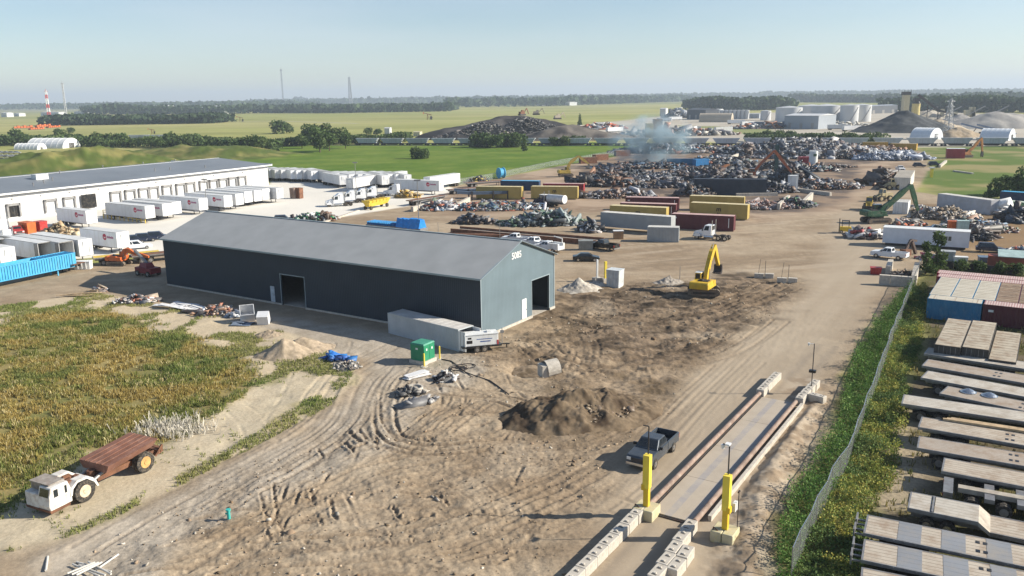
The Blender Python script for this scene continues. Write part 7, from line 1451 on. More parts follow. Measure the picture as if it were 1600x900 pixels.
heap('dark scrap with green bin behind the low wall fragment', 1240, 322, 5, 5, 2.0, 480, .9, DARKS+[(.05, .15, .08)], 0, 87); heap('dark heap behind the low concrete beam', 1236, 283, 7, 5, 4.6, 420, 1.6, DARKS, 0, 88); heap('long low heap of twisted scrap on open ground', 1285, 294, 12, 5, 2.6, 800, 1.2, GREY+RUSTY, 0, 89); heap('scrap with red box and white tank behind the long low heap', 1275, 267, 9, 4, 1.8, 450, 1.2, MIXED+DARKS, 0, 90); heap('dark flat scrap strip right of the white tank', 1300, 262, 10, 3, .9, 200, 1.0, RUSTY, 0, 91)
for i, (px, py, rx, ry, h, n, lb) in enumerate(((1100, 268, 14, 5, 1.6, 700, 'low dark scrap between the blue containers and the dark machinery'), (1185, 276, 8, 4, 1.8, 500, 'dark scrap round the foot of the orange handler'), (1050, 292, 12, 4, 1.2, 500, 'fine dark scrap left of the soot dark container'), (1225, 262, 14, 5, 2.2, 800, 'dark fine scrap in front of the scrap mountain'), (1150, 262, 14, 5, 1.8, 700, 'dark scrap left of the tall green tower'), (975, 272, 12, 5, 1.4, 500, 'dark scrap on the left of the smouldering field'))):
    heap(lb, px, py, rx, ry, h, n, 1.1, DARKS+[(.12, .14, .18)], 0, 200+i)
t = empty('white_tank', 'tank'); x, y = at(1270, 261); put(t, x, y, 0, 'upright white tank with green mark in the scrap'); mb = MB(); mb.cyl((0, 0, 0), (0, 0, 6.2), 1.6, None, 14); mb.build('shell', white, t); mb = MB(); mb.box(-.6, .6, -1.68, -1.58, 4.2, 5.2); mb.build('mark', dgreen, t); small_box('red_tank_box', 'box', 'dull red box left of the upright white tank', 1258, 259, 5, 3, 3.4, cred, 0)
heap('great grey mountain of shredded scrap at the back', 1262, 243, 36, 22, 7.5, 6500, 1.7, GREY+[(.45, .44, .43), (.12, .09, .09)], 0, 92); heap('dark bluish shoulder of the great scrap mountain', 1185, 245, 22, 10, 5.5, 1500, 1.7, DARKS+GREY, 0, 93); heap('blue grey heap of bundled scrap right of the mountain', 1396, 249, 17, 7, 3.4, 1500, 1.4, [(.22, .26, .34), (.4, .43, .5), (.12, .14, .18), (.55, .57, .62)], 0, 94); heap('dark brown heap between mountain and blue grey heap', 1340, 247, 13, 6, 3.2, 700, 1.5, RUSTY+DARKS, 0, 95); heap('low reddish scrap behind the blue grey heap', 1320, 236, 30, 10, 2.5, 700, 1.9, RUSTY, 0, 96)
heap('pale scrap strip left of the scrap mountain', 1090, 238, 34, 8, 3.4, 1000, 1.9, MIXED+DARKS, 0, 97); heap('scattered low scrap near the blue container', 1120, 256, 16, 5, 2.4, 500, 1.6, MIXED+DARKS, 0, 98); heap('far jumble of scrap above the smoke', 1030, 238, 26, 8, 3.4, 700, 1.9, DARKS+[(.12, .2, .3)], 0, 99)
t = empty('shredder_tower', 'shredder'); x, y = at(1212, 270); put(t, x, y, 0, 'tall dark green shredder tower behind the orange arm'); mb = MB(); mb.box(-.6, .6, -.6, .6, 0, 10); mb.build('tower', mat('dark_teal', (.02, .06, .06), .6), t); mb = MB(); mb.bar((.5, 0, 7), (7, 0, 2), .7); mb.bar((-.5, 0, 4), (-6, 0, 1), .9); mb.build('conveyor', dark_steel, t)
small_box('white_fridge_box', 'box', 'white box on the scrap wall right of orange arm', 1238, 299, 2.4, 2, 4.6, white, 0); GS_ = 'bent dark chutes'
for i in range(2):
    t = empty('chute', 'chute'); x, y = at(770-i*6, 312-i*4); put(t, x, y, R(8), ['bent dark blue chute lying in front of yellow container', 'rear bent dark blue chute'][i], GS_); mb = MB(); mt_ = mat('dark_chute', (.07, .10, .15), .5)
    for a, b in (((-10, 2.4), (-6, 2.0)), ((-6, 2.0), (4, 2.0)), ((4, 2.0), (8, .5))): mb.bar((a[0], 0, a[1]), (b[0], 0, b[1]), 1.2, .8)
    mb.build('trough', mt_, t); mb = MB(); [mb.box(x_, x_+.3, -.8, .8, 0, 2.5) for x_ in (-6, 0, 4)]; mb.build('supports', dark_steel, t)
slab_row('bales stacked along the foot of the second scale', (722, 344), (765, 350), 6, 1.4, mat('bale', (.35, .3, .26), .9)); heap('scrap machinery with blue drum on a rusty trailer', 745, 285, 5, 1.4, 1.6, 120, 1.1, [(.5, .4, .1), (.05, .06, .08), (.1, .1, .1)], R(30), 100)
t = empty('blue_spool', 'spool'); x, y = at(783, 279); put(t, x, y, R(30), 'big sky blue spool at the end of the rusty trailer'); mb = MB(); mb.cyl((-.8, 0, 2.0), (.8, 0, 2.0), 1.6, None, 16); mb.build('drum', cyanp, t); mb = MB(); mb.cyl((-1.0, 0, 2.0), (-.8, 0, 2.0), 1.9, None, 16); mb.cyl((.8, 0, 2.0), (1.0, 0, 2.0), 1.9, None, 16); mb.build('flanges', cyanp, t)
def second_scale():
    t = empty('second_weighbridge', 'truck scale'); P = np.array(at(712, 362)); Q = np.array(at(938, 381)); e = Q-P; L = float(np.hypot(*e)); c = (P+Q)/2; put(t, c[0], c[1], math.atan2(e[1], e[0]), 'second long truck scale with dark rails behind the shed', z=0)
    mb = MB(); mb.box(-L/2, L/2, -1.5, 1.5, 0, .5); mb.build('deck', mat('worn_plate', (.42, .38, .33)), t)
    for s in (-1, 1): mb = MB(); mb.box(-L/2, L/2, s*1.75-.15, s*1.75+.15, 0, .95); mb.build('rail', rust, t)
second_scale()
x, y = at(745, 372); t = put(empty('rust_beams', 'steel beams'), x, y, R(-8), 'dark rusty beams just above the shed ridge'); [MB().box(-7, 7, .9*k-.3, .9*k+.2, 0, .7).build('beam', rust, t) for k in range(3)]
def blue_tarp_truck():
    t = empty('tarped_trailer', 'trailer'); cx, cy, h, l = face((572, 361), (657, 369), 2.6); put(t, cx, cy, h, 'low trailer with bright blue tarpaulin behind the shed ridge', z=0); mb = MB(); mb.box(-l/2, l/2, -1.3, 1.3, .9, 1.5); mb.build('deck', steel, t)
    mb = MB(); q = random.Random(2); n = 12; vs = []
    for i in range(n+1):
        for j in range(5): vs.append((l/2-6.6+6.2*i/n, -1.35+2.7*j/4, (3.1+.35*q.random()) if 0 < j < 4 else 1.3+q.random()*.2))
    mb.add(vs, [(i*5+j, (i+1)*5+j, (i+1)*5+j+1, i*5+j+1) for i in range(n) for j in range(4)]); mb.add(vs[:5]+[(vs[0][0], -1.35, 1.2), (vs[0][0], 1.35, 1.2)], [(0, 1, 2, 3, 4, 6, 5)]); mb.add(vs[-5:]+[(vs[-1][0], -1.35, 1.2), (vs[-1][0], 1.35, 1.2)], [(4, 3, 2, 1, 0, 5, 6)]); mb.build('tarpaulin', tarp_blue, t)
    mb = MB(); [mb.box(-l/2+.4+i*.5, -l/2+.52+i*.5, -1.34, 1.34, 1.5, 2.2) for i in range(int((l-7)/.5))]; mb.build('rack', bluep, t)
    for x_ in (-l/2+2, -l/2+3.4):
        for s in (-1, 1): wheel(t, x_, s*1, .5, .4, s, False)
blue_tarp_truck()
heap('green white and black machinery near the shed ridge', 482, 345, 7, 2.2, 1.5, 260, 1.0, [(.05, .25, .12), (.6, .6, .6), (.04, .04, .045), (.3, .32, .34)], .35, 101, 'machinery', 'machinery_row'); heap('rusty scrap right of the green machinery', 507, 344, 3, 2, 1.6, 120, 1.1, RUSTY, .3, 102)
heap('orange and tan load between tractor and flat deck', 635, 309, 3.5, 2, 2.2, 70, 1.4, [(.5, .3, .05), (.45, .35, .2)], 0, 103, 'load', 'wood_load'); slab_row('low concrete strip with weeds along the lot edge', (500, 350), (560, 330), 10, .35)
# by the shed gable and the excavator
small_box('white_cabinet', 'cabinet', 'tall pale cabinet beside the gravel heap', 961, 446, 2.1, 1.9, 2.6, mat('pale_cabinet', (.52, .55, .56), .5), -32); x, y = at(962, 428)
def sign_post(px, py, label, mt, hgt, w_=.35):
    t = empty('scale_post', 'post'); x, y = at(px, py); put(t, x, y, R(20), label, 'posts beside the gravel heap'); mb = MB(); mb.box(-w_/2, w_/2, -w_/2, w_/2, .5, hgt); mb.build('post', mt, t); mb = MB(); mb.box(-.6, .6, -.6, .6, -.05, .55); mb.build('footing', concrete, t)
sign_post(946, 440, 'yellow post left of the tall pale cabinet', yellow_b, 3.2); sign_post(933, 439, 'white post on a block left of the yellow post', white, 3.4, .25)
small_box('grey_crate', 'crate', 'grey box and drum behind the black pickup', 915, 390, 2.6, 1.8, 1.7, mat('box_grey', (.22, .23, .22), .6), 0); small_box('brown_box', 'box', 'brown and white box in front of the long grey container', 966, 373, 2, 1.4, 1.6, mat('tan_box', (.35, .22, .12), .7), 0, white)
def marker(px, py, label):
    t = empty('block_with_bar', 'concrete block'); x, y = at(px, py); put(t, x, y, R(-20), label, 'block and bar groups by the excavator'); 
    for i in range(2): mb = MB(); mb.box(-1.3+1.5*i, .1+1.5*i, -.35+.3*i, .4+.3*i, 0, .74); mb.build('block', concrete, t)
    mb = MB(); mb.cyl((.3, 0, .7), (.3, 0, 2.8), .035, None, 6); mb.cyl((-.7, 0, .7), (-.45, 0, 3.1), .03, None, 6); mb.build('bars', dark_steel, t)
marker(1192, 434, 'two blocks with upright bars right of the excavator'); marker(1228, 442, 'dark sided block pair with bars at the road side')
for (px, py, hh, lb) in ((655, 362, 11, 'pale lamp post standing by the blue tarpaulin'), (557, 300, 9, 'dark lamp post beside the crosswise white trailer'), (324, 332, 8.5, 'dark thin pole between the docked trailers'), (685, 370, 3, 'short pale pole just above the shed ridge'), (781, 373, 3.4, 'short pale pole near the shed gable peak'), (1062, 440, 2.4, 'thin stake in the rubble mound')):
    t = empty('lamp_post', 'pole'); x, y = at(px, py); put(t, x, y, 0, lb, 'thin poles in the yards'); mb = MB(); mb.cyl((0, 0, 0), (0, 0, hh), .12 if hh > 5 else .06, .07 if hh > 5 else .04, 7); mb.build('pole', steel, t)
    if hh > 5: mb = MB(); mb.box(-.7, .7, -.2, .2, hh-.1, hh+.2); mb.build('lamp_head', steel, t)
# ------------------------------------------------------------------ trees and bushes
TK = [tree_kind(9, 9, s, 1500, .62) for s in (11, 12, 13)]
BKS = [tree_kind(5, 8, s, 900, .6, 'bush', 'bush', 'bush') for s in (21, 22, 23)]
KT = [Kind(k) for k in TK]; KB = [Kind(k) for k in BKS]; nT = [0]
def tree(kinds, px, py, s, label, group=None, sz=1.0):
    k = kinds[nT[0] % len(kinds)]; nT[0] += 1; x, y = at(px, py); o = put(k.new(), x, y, R(nT[0]*73 % 360), label, group); o.scale = (s, s, s*sz); return o
G1 = 'trees and bushes behind the green field'
for i, (px, py, s) in enumerate(((500, 238, 1.5), (515, 236, 1.25), (488, 228, 1.5), (540, 232, 1.1), (472, 232, 1.0), (530, 226, 1.2), (508, 226, 1.5))): tree(KT, px, py, s, ['tallest broad tree of the clump left of field centre', 'tree right of the tallest in the clump', 'tree left of the tallest in the clump', 'rightmost tree of the clump behind the green field', 'leftmost low tree of the clump behind the green field', 'rear right tree of the clump', 'rear tree hidden in the clump'][i], G1)
tree(KB, 438, 209, 2.2, 'dark round bush alone on the pale field', G1); tree(KB, 448, 208, 1.9, 'right lobe of the dark bush on the pale field', G1); tree(KB, 650, 248, 1.0, 'left of two small bushes standing in the green field', G1, 1.1); tree(KB, 662, 248, .85, 'right of two small bushes standing in the green field', G1, 1.1)
pos = [(8, 228, 1.6), (25, 222, 1.8), (42, 226, 1.4), (78, 226, 1.4), (100, 226, 1.5), (92, 214, 1.3), (128, 226, 1.5), (150, 228, 1.6), (168, 228, 1.5), (185, 228, 1.7), (200, 230, 1.2), (112, 208, 1.0), (252, 232, 1.3), (268, 230, 1.7), (290, 230, 1.5), (305, 230, 1.7), (325, 228, 1.2), (345, 230, 1.1), (362, 232, 1.0), (388, 236, 1.5), (402, 240, 1.2), (420, 234, 1.1), (560, 226, 1.1), (575, 210, 1.0), (590, 211, 1.0)]
for i, (px, py, s) in enumerate(pos): tree(KB, px, py, s*1.05, f'dark bush in the belt behind the warehouse, {ORD[i]} from the left' if i < 22 else ['bushy tree right of the tall clump', 'bush before the rail cars', 'small bush before the white silo'][i-22], 'bushes in the belt beyond the warehouse')
pos = [(745, 230), (760, 230), (775, 231), (790, 230), (805, 230), (868, 228), (880, 228), (895, 227), (905, 226)]
for i, (px, py) in enumerate(pos): tree(KB, px, py, 1.6 if i < 5 else 1.1, f'bush at the foot of the black heap, {ORD[i]} from the left', 'bushes below the black heap')
KS = Kind(tree_kind(8, 2.6, 31, 500, .5, 'cone', 'tree', 'spruce_tree')); tree([KS], 819, 236, 1.3, 'slim dark tree standing before the black heap'); tree([KS], 906, 197, 1.7, 'slim dark tree on top of the black heap'); 
pos = [(1185, 222), (1198, 220), (1215, 220), (1235, 219), (1320, 224), (1332, 226), (1345, 227), (1358, 226), (1372, 225), (1300, 222)]
for i, (px, py) in enumerate(pos): tree(KB, px, py, 1.25, f'bush behind the scrap mountain, {ORD[i]} counted', 'bushes behind the scrap mountain')
tree(KT, 1600, 312, .95, 'big dark round bush at the right picture edge', None); tree(KB, 1568, 305, 1.05, 'lower bush left of the one at the right edge'); tree(KB, 1548, 312, .6, 'small bush left of the edge bushes')
YG = Kind(tree_kind(7.5, 3.0, 41, 900, .32, 'slim', 'tree', 'young_tree')); x = tree([YG], 1462, 425, .95, 'young leafy tree right stem in front of the office trailer', 'young trees at the fence end'); x = tree([YG], 1446, 428, .75, 'young leafy tree left stem in front of the office trailer', 'young trees at the fence end')
for i, (px, py) in enumerate(((1456, 430), (1470, 424), (1500, 424), (1530, 425), (1560, 428), (1590, 430))): tree(KB, px, py, .32, f'low bush along the post fence, {ORD[i]} from the left', 'low bushes along the post fence', 1.2)
slab_row('row of dark posts and rail above the packed containers', (1474, 418), (1590, 430), 10, 1.1, dark_steel, 'post_rail', 'fence', .12)
# belts of trees far off
DG = [(.045, .075, .035), (.06, .095, .04), (.035, .06, .03)]
treeline('treeline', 'dark square plantation of trees on the left plain', [(58, 197), (335, 193)], 11, 90, 5200, 4.5, 61, DG); treeline('treeline', 'dark wood behind the pale field, left of centre', [(395, 177), (520, 177), (704, 174)], 15, 300, 6000, 8, 62, DG); treeline('treeline', 'wood at the far edge of the pale field, centre', [(690, 168), (860, 166), (1085, 158)], 24, 500, 5200, 12, 63, DG)
treeline('treeline', 'tall dark wood behind the industrial tanks', [(1086, 172), (1160, 173), (1250, 171)], 21, 120, 4200, 6, 64, DG); treeline('treeline', 'wood behind the stockpiles at the right', [(1440, 176), (1520, 176), (1640, 176)], 20, 150, 3600, 6, 65, DG); treeline('treeline', 'long hazy wood along the right horizon', [(1060, 155), (1200, 153), (1400, 151), (1700, 147)], 34, 900, 8000, 16, 66, DG)
treeline('treeline', 'long hazy wood along the left horizon', [(-60, 172), (100, 171), (300, 170), (420, 169)], 24, 900, 6000, 12, 67, DG); treeline('treeline', 'dark low trees behind the white halls on the left plain', [(120, 179), (250, 179), (380, 178)], 20, 120, 3000, 7, 68, DG); treeline('treeline', 'far belt closing the middle horizon', [(380, 164), (600, 162), (900, 158), (1090, 155)], 30, 1500, 8000, 18, 69, DG); treeline('treeline', 'woods on the right plain beyond the fields', [(1280, 160), (1420, 161), (1650, 160)], 20, 300, 5000, 10, 70, DG)
treeline('shrub_belt', 'uneven dark shrubs filling the belt behind the grassy mounds', [(-40, 226), (60, 229), (200, 231), (330, 233), (425, 238)], 6.5, 26, 9000, 1.3, 71, GREENS, 'shrubs'); treeline('shrub_belt', 'dark shrubs between the bush clump and the rail cars', [(425, 230), (520, 226), (640, 222)], 5.5, 18, 4200, 1.2, 72, GREENS, 'shrubs')
treeline('shrub_belt', 'low shrubs along the rail line behind the scrap mountain', [(1170, 222), (1300, 224), (1380, 226)], 5, 12, 2600, 1.2, 73, GREENS, 'shrubs')
# ------------------------------------------------------------------ rail cars
def make_railcar():
    t = empty('hopper_car', 'rail car'); g = mat('railcar_grey', (.46, .49, .53), .6, 0, .12, .4, (.2, .16, .13), .4, streak=True, rand=.2); mb = MB()
    mb.box(-5.6, 5.6, -1.5, 1.5, 1.5, 4.3); mb.prof([(-7.4, 4.2), (-5.6, 1.9), (-5.6, 4.3), (-7.4, 4.35)], -1.5, 1.5); mb.prof([(7.4, 4.2), (7.4, 4.35), (5.6, 4.3), (5.6, 1.9)], -1.5, 1.5)
    for i in range(12): mb.box(-5.6+i*1.0, -5.48+i*1.0, -1.58, 1.58, 1.4, 4.3)
    mb.build('hopper', g, t); mb = MB(); mb.box(-7.9, 7.9, -1.2, 1.2, 1.0, 1.4); mb.loft((-3, 3, -.6, .6, .4), (-5, 5, -1.3, 1.3, 1.4)); mb.build('underframe', dark_steel, t)
    for x in (-6, 6): mb = MB(); [mb.cyl((x+d, -.8, .5), (x+d, .8, .5), .48, None, 10) for d in (-.9, .9)]; mb.box(x-1.3, x+1.3, -.9, .9, .4, .8); mb.build('bogie', dark_steel, t)
    return t
RC = Kind(make_railcar()); A_ = np.array(at(556, 227)); B_ = np.array(at(1600, 228.5)); e = (B_-A_)/np.hypot(*(B_-A_)); Ln = float(np.hypot(*(B_-A_))); n_ = int(Ln/16.6)
hid = 0
for i in range(n_+1):
    p = A_+e*(i*16.6+8); put(RC.new(), p[0], p[1], math.atan2(e[1], e[0]), f'grey hopper car in the long train, {ORD[i]} from its left end' if i < 25 else 'grey hopper car at the right end of the train', 'grey hopper cars in the long train')
for i, (px, py) in enumerate(((218, 220), (242, 220))): x, y = at(px, py); put(RC.new(), x, y, 0, ['grey rail car seen between bushes behind the mounds, left', 'grey rail car seen between bushes behind the mounds, right'][i], 'rail cars behind the mounds')
t = empty('railway_track', 'railway'); put(t, A_[0], A_[1], math.atan2(e[1], e[0]), 'raised railway track carrying the long train', z=0); mb = MB(); mb.prof([(0, 0), (0, 0), (0, .1)], 0, 0) if False else mb.box(-120, Ln+200, -2.4, 2.4, 0, .12); mb.build('ballast', mat('ballast', (.2, .18, .16), .9), t); mb = MB(); mb.box(-120, Ln+200, -.8, -.72, .12, .2); mb.box(-120, Ln+200, .72, .8, .12, .2); mb.build('rails', steel, t)
# ------------------------------------------------------------------ far industry
def tank(px, py, r, h, label, g='white storage tanks'):
    t = empty('storage_tank', 'tank'); x, y = at(px, py); put(t, x, y, 0, label, g); tm = mat('tank_white', (.52, .53, .54), .5, 0, .06, .1); mb = MB(); mb.cyl((0, 0, 0), (0, 0, h), r, None, 28, caps=False); mb.build('shell', tm, t, True); mb = MB(); mb.cyl((0, 0, h), (0, 0, h+r*.12), r*1.01, .2, 28); mb.build('roof', tm, t)
    mb = MB(); [mb.bar((r*math.cos(a)*1.02, r*math.sin(a)*1.02, h*(.05+.12*i)), (r*math.cos(a+.14)*1.02, r*math.sin(a+.14)*1.02, h*(.05+.12*(i+1))), .4) for i, a in enumerate([-1.9+.14*j for j in range(7)])]; mb.build('stair', steel, t)
tank(1196, 188, 5.5, 10, 'small white tank left of the great tanks'); tank(1232, 190, 13, 14, 'first great white tank with conical roof'); tank(1266, 188, 13, 15, 'second great white tank behind the flat white building'); tank(1290, 190, 14.5, 15.5, 'third great white tank behind the flat white building'); tank(1326, 191, 8.5, 16, 'fourth white tank right of the flat building'); tank(1345, 190, 9, 16, 'fifth white tank, nearest the black stockpile')
for i in range(7): tank(1128+i*6.5, 186-.0*i, 2.4, 10, f'slim white tank in the row behind the arched hall, {ORD[i]} from the left', 'row of slim white tanks')
def fbld(name, cat, label, a, b, W, h, mt, roofm=None, arch=False, group=None, doors=3, z=0):
    cx, cy, hd, l = face(a, b, W); t = empty(name, cat); put(t, cx, cy, hd, label, group, z=z)
    if arch: mb = MB(); mb.arch(-l/2, l/2, -W/2, W/2, 0, h); mb.build('shell', mt, t); mb = MB(); mb.box(l/2, l/2+.1, -W*.15, W*.15, 0, h*.5); mb.box(-l/2-.1, -l/2, -W*.15, W*.15, 0, h*.5); mb.build('door', dark_steel, t); mb = MB(); [mb.arch(-l/2+l*i/6-.1, -l/2+l*i/6+.1, -W/2-.12, W/2+.12, 0, h+.12) for i in range(7)]; mb.build('ribs', mt, t)
    else:
        mb = MB(); mb.box(-l/2, l/2, -W/2, W/2, 0, h); mb.build('wall', mt, t); mb = MB(); mb.loft((-l/2-.3, l/2+.3, -W/2-.3, W/2+.3, h), (-l/2-.3, l/2+.3, -.3, .3, h*1.12)); mb.build('roof', roofm or mt, t)
        for i in range(doors): x_ = -l/2+l*(i+.5)/doors; mb = MB(); mb.box(x_-l*.04, x_+l*.04, -W/2-.12, -W/2-.01, 0, h*.45); mb.build('door', steel, t)
    return t
bw = mat('building_white', (.55, .56, .57), .6, 0, .05, .1); bg = mat('building_grey', (.30, .33, .37), .6, 0, .08, .1); bb = mat('building_dark', (.08, .09, .11), .6, 0, .1, .1); bt = mat('building_tan', (.42, .36, .28), .7, 0, .1, .1); rt_ = mat('roof_blue_white', (.62, .66, .70), .5, 0, .05)
fbld('flat_white_building', 'building', 'flat white industrial building in front of the tanks', (1225, 201), (1278, 202), 30, 10.5, bg, bw); fbld('arched_hall', 'hall', 'tan and white arched hall on the industrial lot', (1092, 191), (1142, 191), 14, 9, bt, None, True); fbld('dark_building', 'building', 'dark block building left of the arched hall', (1073, 186), (1102, 187), 18, 11, bb, bb)
fbld('low_white_building', 'building', 'low white roofed shed behind the arched hall', (1100, 181), (1125, 181), 14, 8, bw); fbld('small_white_block', 'building', 'small white cabin on the pale lot left of industry', (1031, 182), (1040, 182), 8, 10, bw); fbld('long_blue_building', 'building', 'long dark blue building right of the tanks', (1357, 178), (1402, 176), 20, 10, bb, bg); fbld('low_shed', 'building', 'low grey shed right of the slim tanks', (1163, 185), (1186, 185), 12, 5, bg)
fbld('white_tent', 'tent', 'pale blue white tent hall beyond the train, left', (1421, 218), (1452, 219), 16, 6.8, rt_, None, True); fbld('white_tent', 'tent', 'pale blue white tent hall beyond the train, right', (1530, 219), (1575, 220), 16, 6.5, rt_, None, True)
fbld('white_arch_hall', 'hall', 'white arched hall behind the grassy mounds', (42, 232), (98, 232), 16, 6.2, white, None, True); fbld('white_arch_hall', 'hall', 'lower white arched hall behind the mounds, left', (22, 234), (58, 234), 8, 3.8, white, None, True)
fbld('white_hall', 'hall', 'white arched hall far off on the left plain', (226, 178), (256, 178), 40, 20, bw, None, True); fbld('white_hall', 'hall', 'pair of white halls far off, left of the dark wood', (312, 178), (334, 178), 40, 18, bw, None, True); fbld('farm_shed', 'building', 'tiny white shed at the left picture edge, far off', (2, 183), (11, 183), 15, 9, bw); fbld('farm_shed', 'building', 'tiny white shed second from the left edge, far off', (22, 182), (30, 182), 15, 7, bw); fbld('low_works', 'building', 'low white works building between the masts', (64, 181), (92, 181), 20, 8, bw); fbld('low_works', 'building', 'low white works building right of the masts', (116, 179), (128, 179), 20, 7, bw); fbld('low_works', 'building', 'long low white building left of the white hall', (178, 178), (208, 178), 20, 6, bw)
fbld('farm_house', 'building', 'white farm building at the edge of the pale field', (488, 174), (500, 174), 30, 12, bw); fbld('farm_house', 'building', 'small blue roofed farm building on the left field edge', (438, 175), (447, 175), 30, 14, mat('farm_blue', (.2, .35, .55), .6)); fbld('farm_house', 'building', 'tiny white barn below the central wood', (838, 165), (848, 165), 30, 10, bw); fbld('farm_house', 'building', 'tiny pale barn at the central wood', (883, 165), (890, 165), 30, 10, bw)
fbld('white_silo_box', 'building', 'white box building beyond the hopper cars', (601, 213), (609, 213), 4, 6, bw); fbld('yellow_box_building', 'building', 'small cream building beyond the hopper cars', (646, 213), (656, 213), 5, 3.2, mat('cream', (.55, .5, .35), .6))
small_box('white_silo', 'silo', 'cream cylinder silo among the far rail yard things', 1014, 215, 5, 5, 9.5, mat('cream', (.55, .5, .35)), 0); small_box('brown_silo', 'silo', 'brown box tower beside the cream silo', 1027, 214, 6, 5, 12, rust_l, 0)
# orange stored equipment and yard left
GOE = 'orange equipment rows on the left plain'
for i, (a, b, h_) in enumerate((((22, 201), (52, 200), 3.2), ((48, 203), (70, 202), 2.5), ((58, 199), (80, 198), 3.5), ((76, 200), (95, 199), 2.6))):
    cx, cy, hd, l = face(a, b, 4); t = empty('equipment_rack', 'equipment'); put(t, cx, cy, hd, ['leftmost orange equipment row behind the white hall', 'low orange rack below the other orange rows', 'middle tallest orange equipment row', 'rightmost orange rack by the dark plantation'][i], GOE); mb = MB(); [mb.box(-l/2+l*k/6+.3, -l/2+l*(k+1)/6-.3, -2, 2, .4, h_*(.7+.3*(k % 2))) for k in range(6)]; mb.build('crates', orange, t); mb = MB(); mb.box(-l/2, l/2, -2, 2, 0, .4); mb.build('base', dark_steel, t)
PCAR = Kind(make_car('parked_car', mat('silver_car', (.4, .42, .45), .3, .3, .1, 1, rand=.5), far_ if False else False)); GPC = 'cars in the yard left of the mounds'
k = 0
for j in range(5):
    for i in range(4):
        px = 2+i*8+j*1.5; py = 240+j*5.5; x, y = at(px, py); put(PCAR.new(), x, y, R(15), f'parked car left of the mounds, {["rear", "second", "middle", "fourth", "front"][j]} row, {ORD[i]} from the picture edge', GPC)
# black scrap ridge behind the field, stockpiles
def ridge(label, px, py, rx, ry, h, c0, c1, seed, rot=0, n=110, sharp=.8): return pile(label, px, py, rx, ry, h, c0, c1, seed, rot, .22, 'stockpile', 'stockpile', sharp, n)
ridge('long black heap of shredded material behind the field', 800, 215, 66, 30, 16, (.035, .033, .035), (.11, .10, .095), 81, 0, 150, .62); ridge('right slope of the black heap, striped grey', 895, 218, 42, 20, 10.5, (.05, .045, .045), (.17, .15, .13), 82, 0, 110, .8)
heap('loose black scrap pieces strewn over the black heap', 790, 217, 52, 14, 13, 4500, 1.2, [(.03, .03, .035), (.06, .06, .065), (.12, .115, .11), (.2, .19, .18)], 0, 110)
ridge('great black conical stockpile', 1411, 205, 41, 34, 14.5, (.045, .05, .055), (.075, .08, .085), 83, 0, 120, 1.0); ridge('tan ridge on the right flank of the black stockpile', 1467, 204, 20, 16, 8, (.35, .29, .21), (.45, .38, .29), 84); ridge('small brown stockpile before the lattice tower', 1496, 214, 16, 10, 6.5, (.28, .22, .15), (.4, .32, .23), 85)
ridge('grey gravel stockpile at the far right', 1552, 199, 48, 30, 13, (.26, .25, .24), (.38, .36, .33), 86, 0, 110, .75); ridge('smaller grey stockpile left of the gravel one', 1500, 199, 26, 20, 10, (.22, .215, .21), (.34, .32, .3), 87)
ridge('low pale stockpile behind the conical black one', 1450, 190, 30, 16, 12, (.36, .33, .28), (.46, .42, .36), 88)
def plant():
    t = empty('batch_plant', 'plant'); x, y = at(1412, 192); put(t, x, y, 0, 'tall tan batching tower rising behind the black stockpile'); tn = mat('tower_tan', (.46, .40, .26), .6); mb = MB(); mb.box(-2.6, 2.6, -2.6, 2.6, 0, 25); mb.build('tower', tn, t); mb = MB(); mb.box(-3.2, 3.2, -3.2, 3.2, 25, 28); [mb.bar((a, -3, 28), (a, -3, 30), .3) for a in (-3, 0, 3)]; mb.build('headhouse', dark_steel, t)
    t = empty('batch_silo', 'silo'); x, y = at(1429, 191); put(t, x, y, 0, 'yellow topped silo with long inclined conveyor'); mb = MB(); mb.cyl((0, 0, 6), (0, 0, 17), 3.6, None, 16); mb.cyl((0, 0, 2), (0, 0, 6), 1.5, 3.6, 16); mb.build('silo', mat('silo_yellow', (.55, .45, .18), .6), t); mb = MB(); mb.cyl((0, 0, 17), (0, 0, 19), 3.6, 2.6, 16); mb.box(-2.5, 2.5, -2, 2, 19, 22); mb.build('top', dark_steel, t); mb = MB(); mb.bar((0, -2, 25), (17, -8, 11), 1.6, 2.2); mb.bar((17, -8, 11), (46, -16, 2), 1.2, 1.6); [mb.bar((9*i, -2-2*i, 0), (9*i, -2-2*i, 22-6*i), .5) for i in (1, 2)]; mb.build('conveyor', dark_steel, t)
    t = empty('crusher_plant', 'plant'); x, y = at(1490, 190); put(t, x, y, 0, 'pale yellow crusher frames behind the lattice tower'); q = random.Random(6)
    for i in range(7): a = q.uniform(-26, 26); MB().box(a, a+q.uniform(2, 4), -2, 2, 0, q.uniform(5, 15)).build('crusher_frame', mat('crusher_cream', (.46, .42, .3), .6), t)
    mb = MB(); [mb.bar((-40+i*22, -4, 3), (-18+i*22, -4, 14), .9) for i in range(4)]; mb.build('conveyors', steel, t)
plant()
GT2 = 'mobile conveyors beside the stockpiles'
for i, (px, py) in enumerate(((1530, 210), (1556, 212))):
    t = empty('mobile_conveyor', 'conveyor'); x, y = at(px, py); put(t, x, y, R(175), ['blue framed mobile conveyor before the grey stockpile, left', 'blue framed mobile conveyor before the grey stockpile, right'][i], GT2); mb = MB(); mb.bar((-12, 0, 1), (12, 0, 7), 1.2, 1.0); mb.build('belt', mat('conveyor_blue', (.15, .2, .3), .6), t); mb = MB(); mb.bar((-3, 0, 3), (-6, 0, 0), .4); mb.bar((2, 0, 4.5), (5, 0, 0), .4); mb.box(-6, 0, -1, 1, .3, 1.6); mb.build('legs', dark_steel, t)
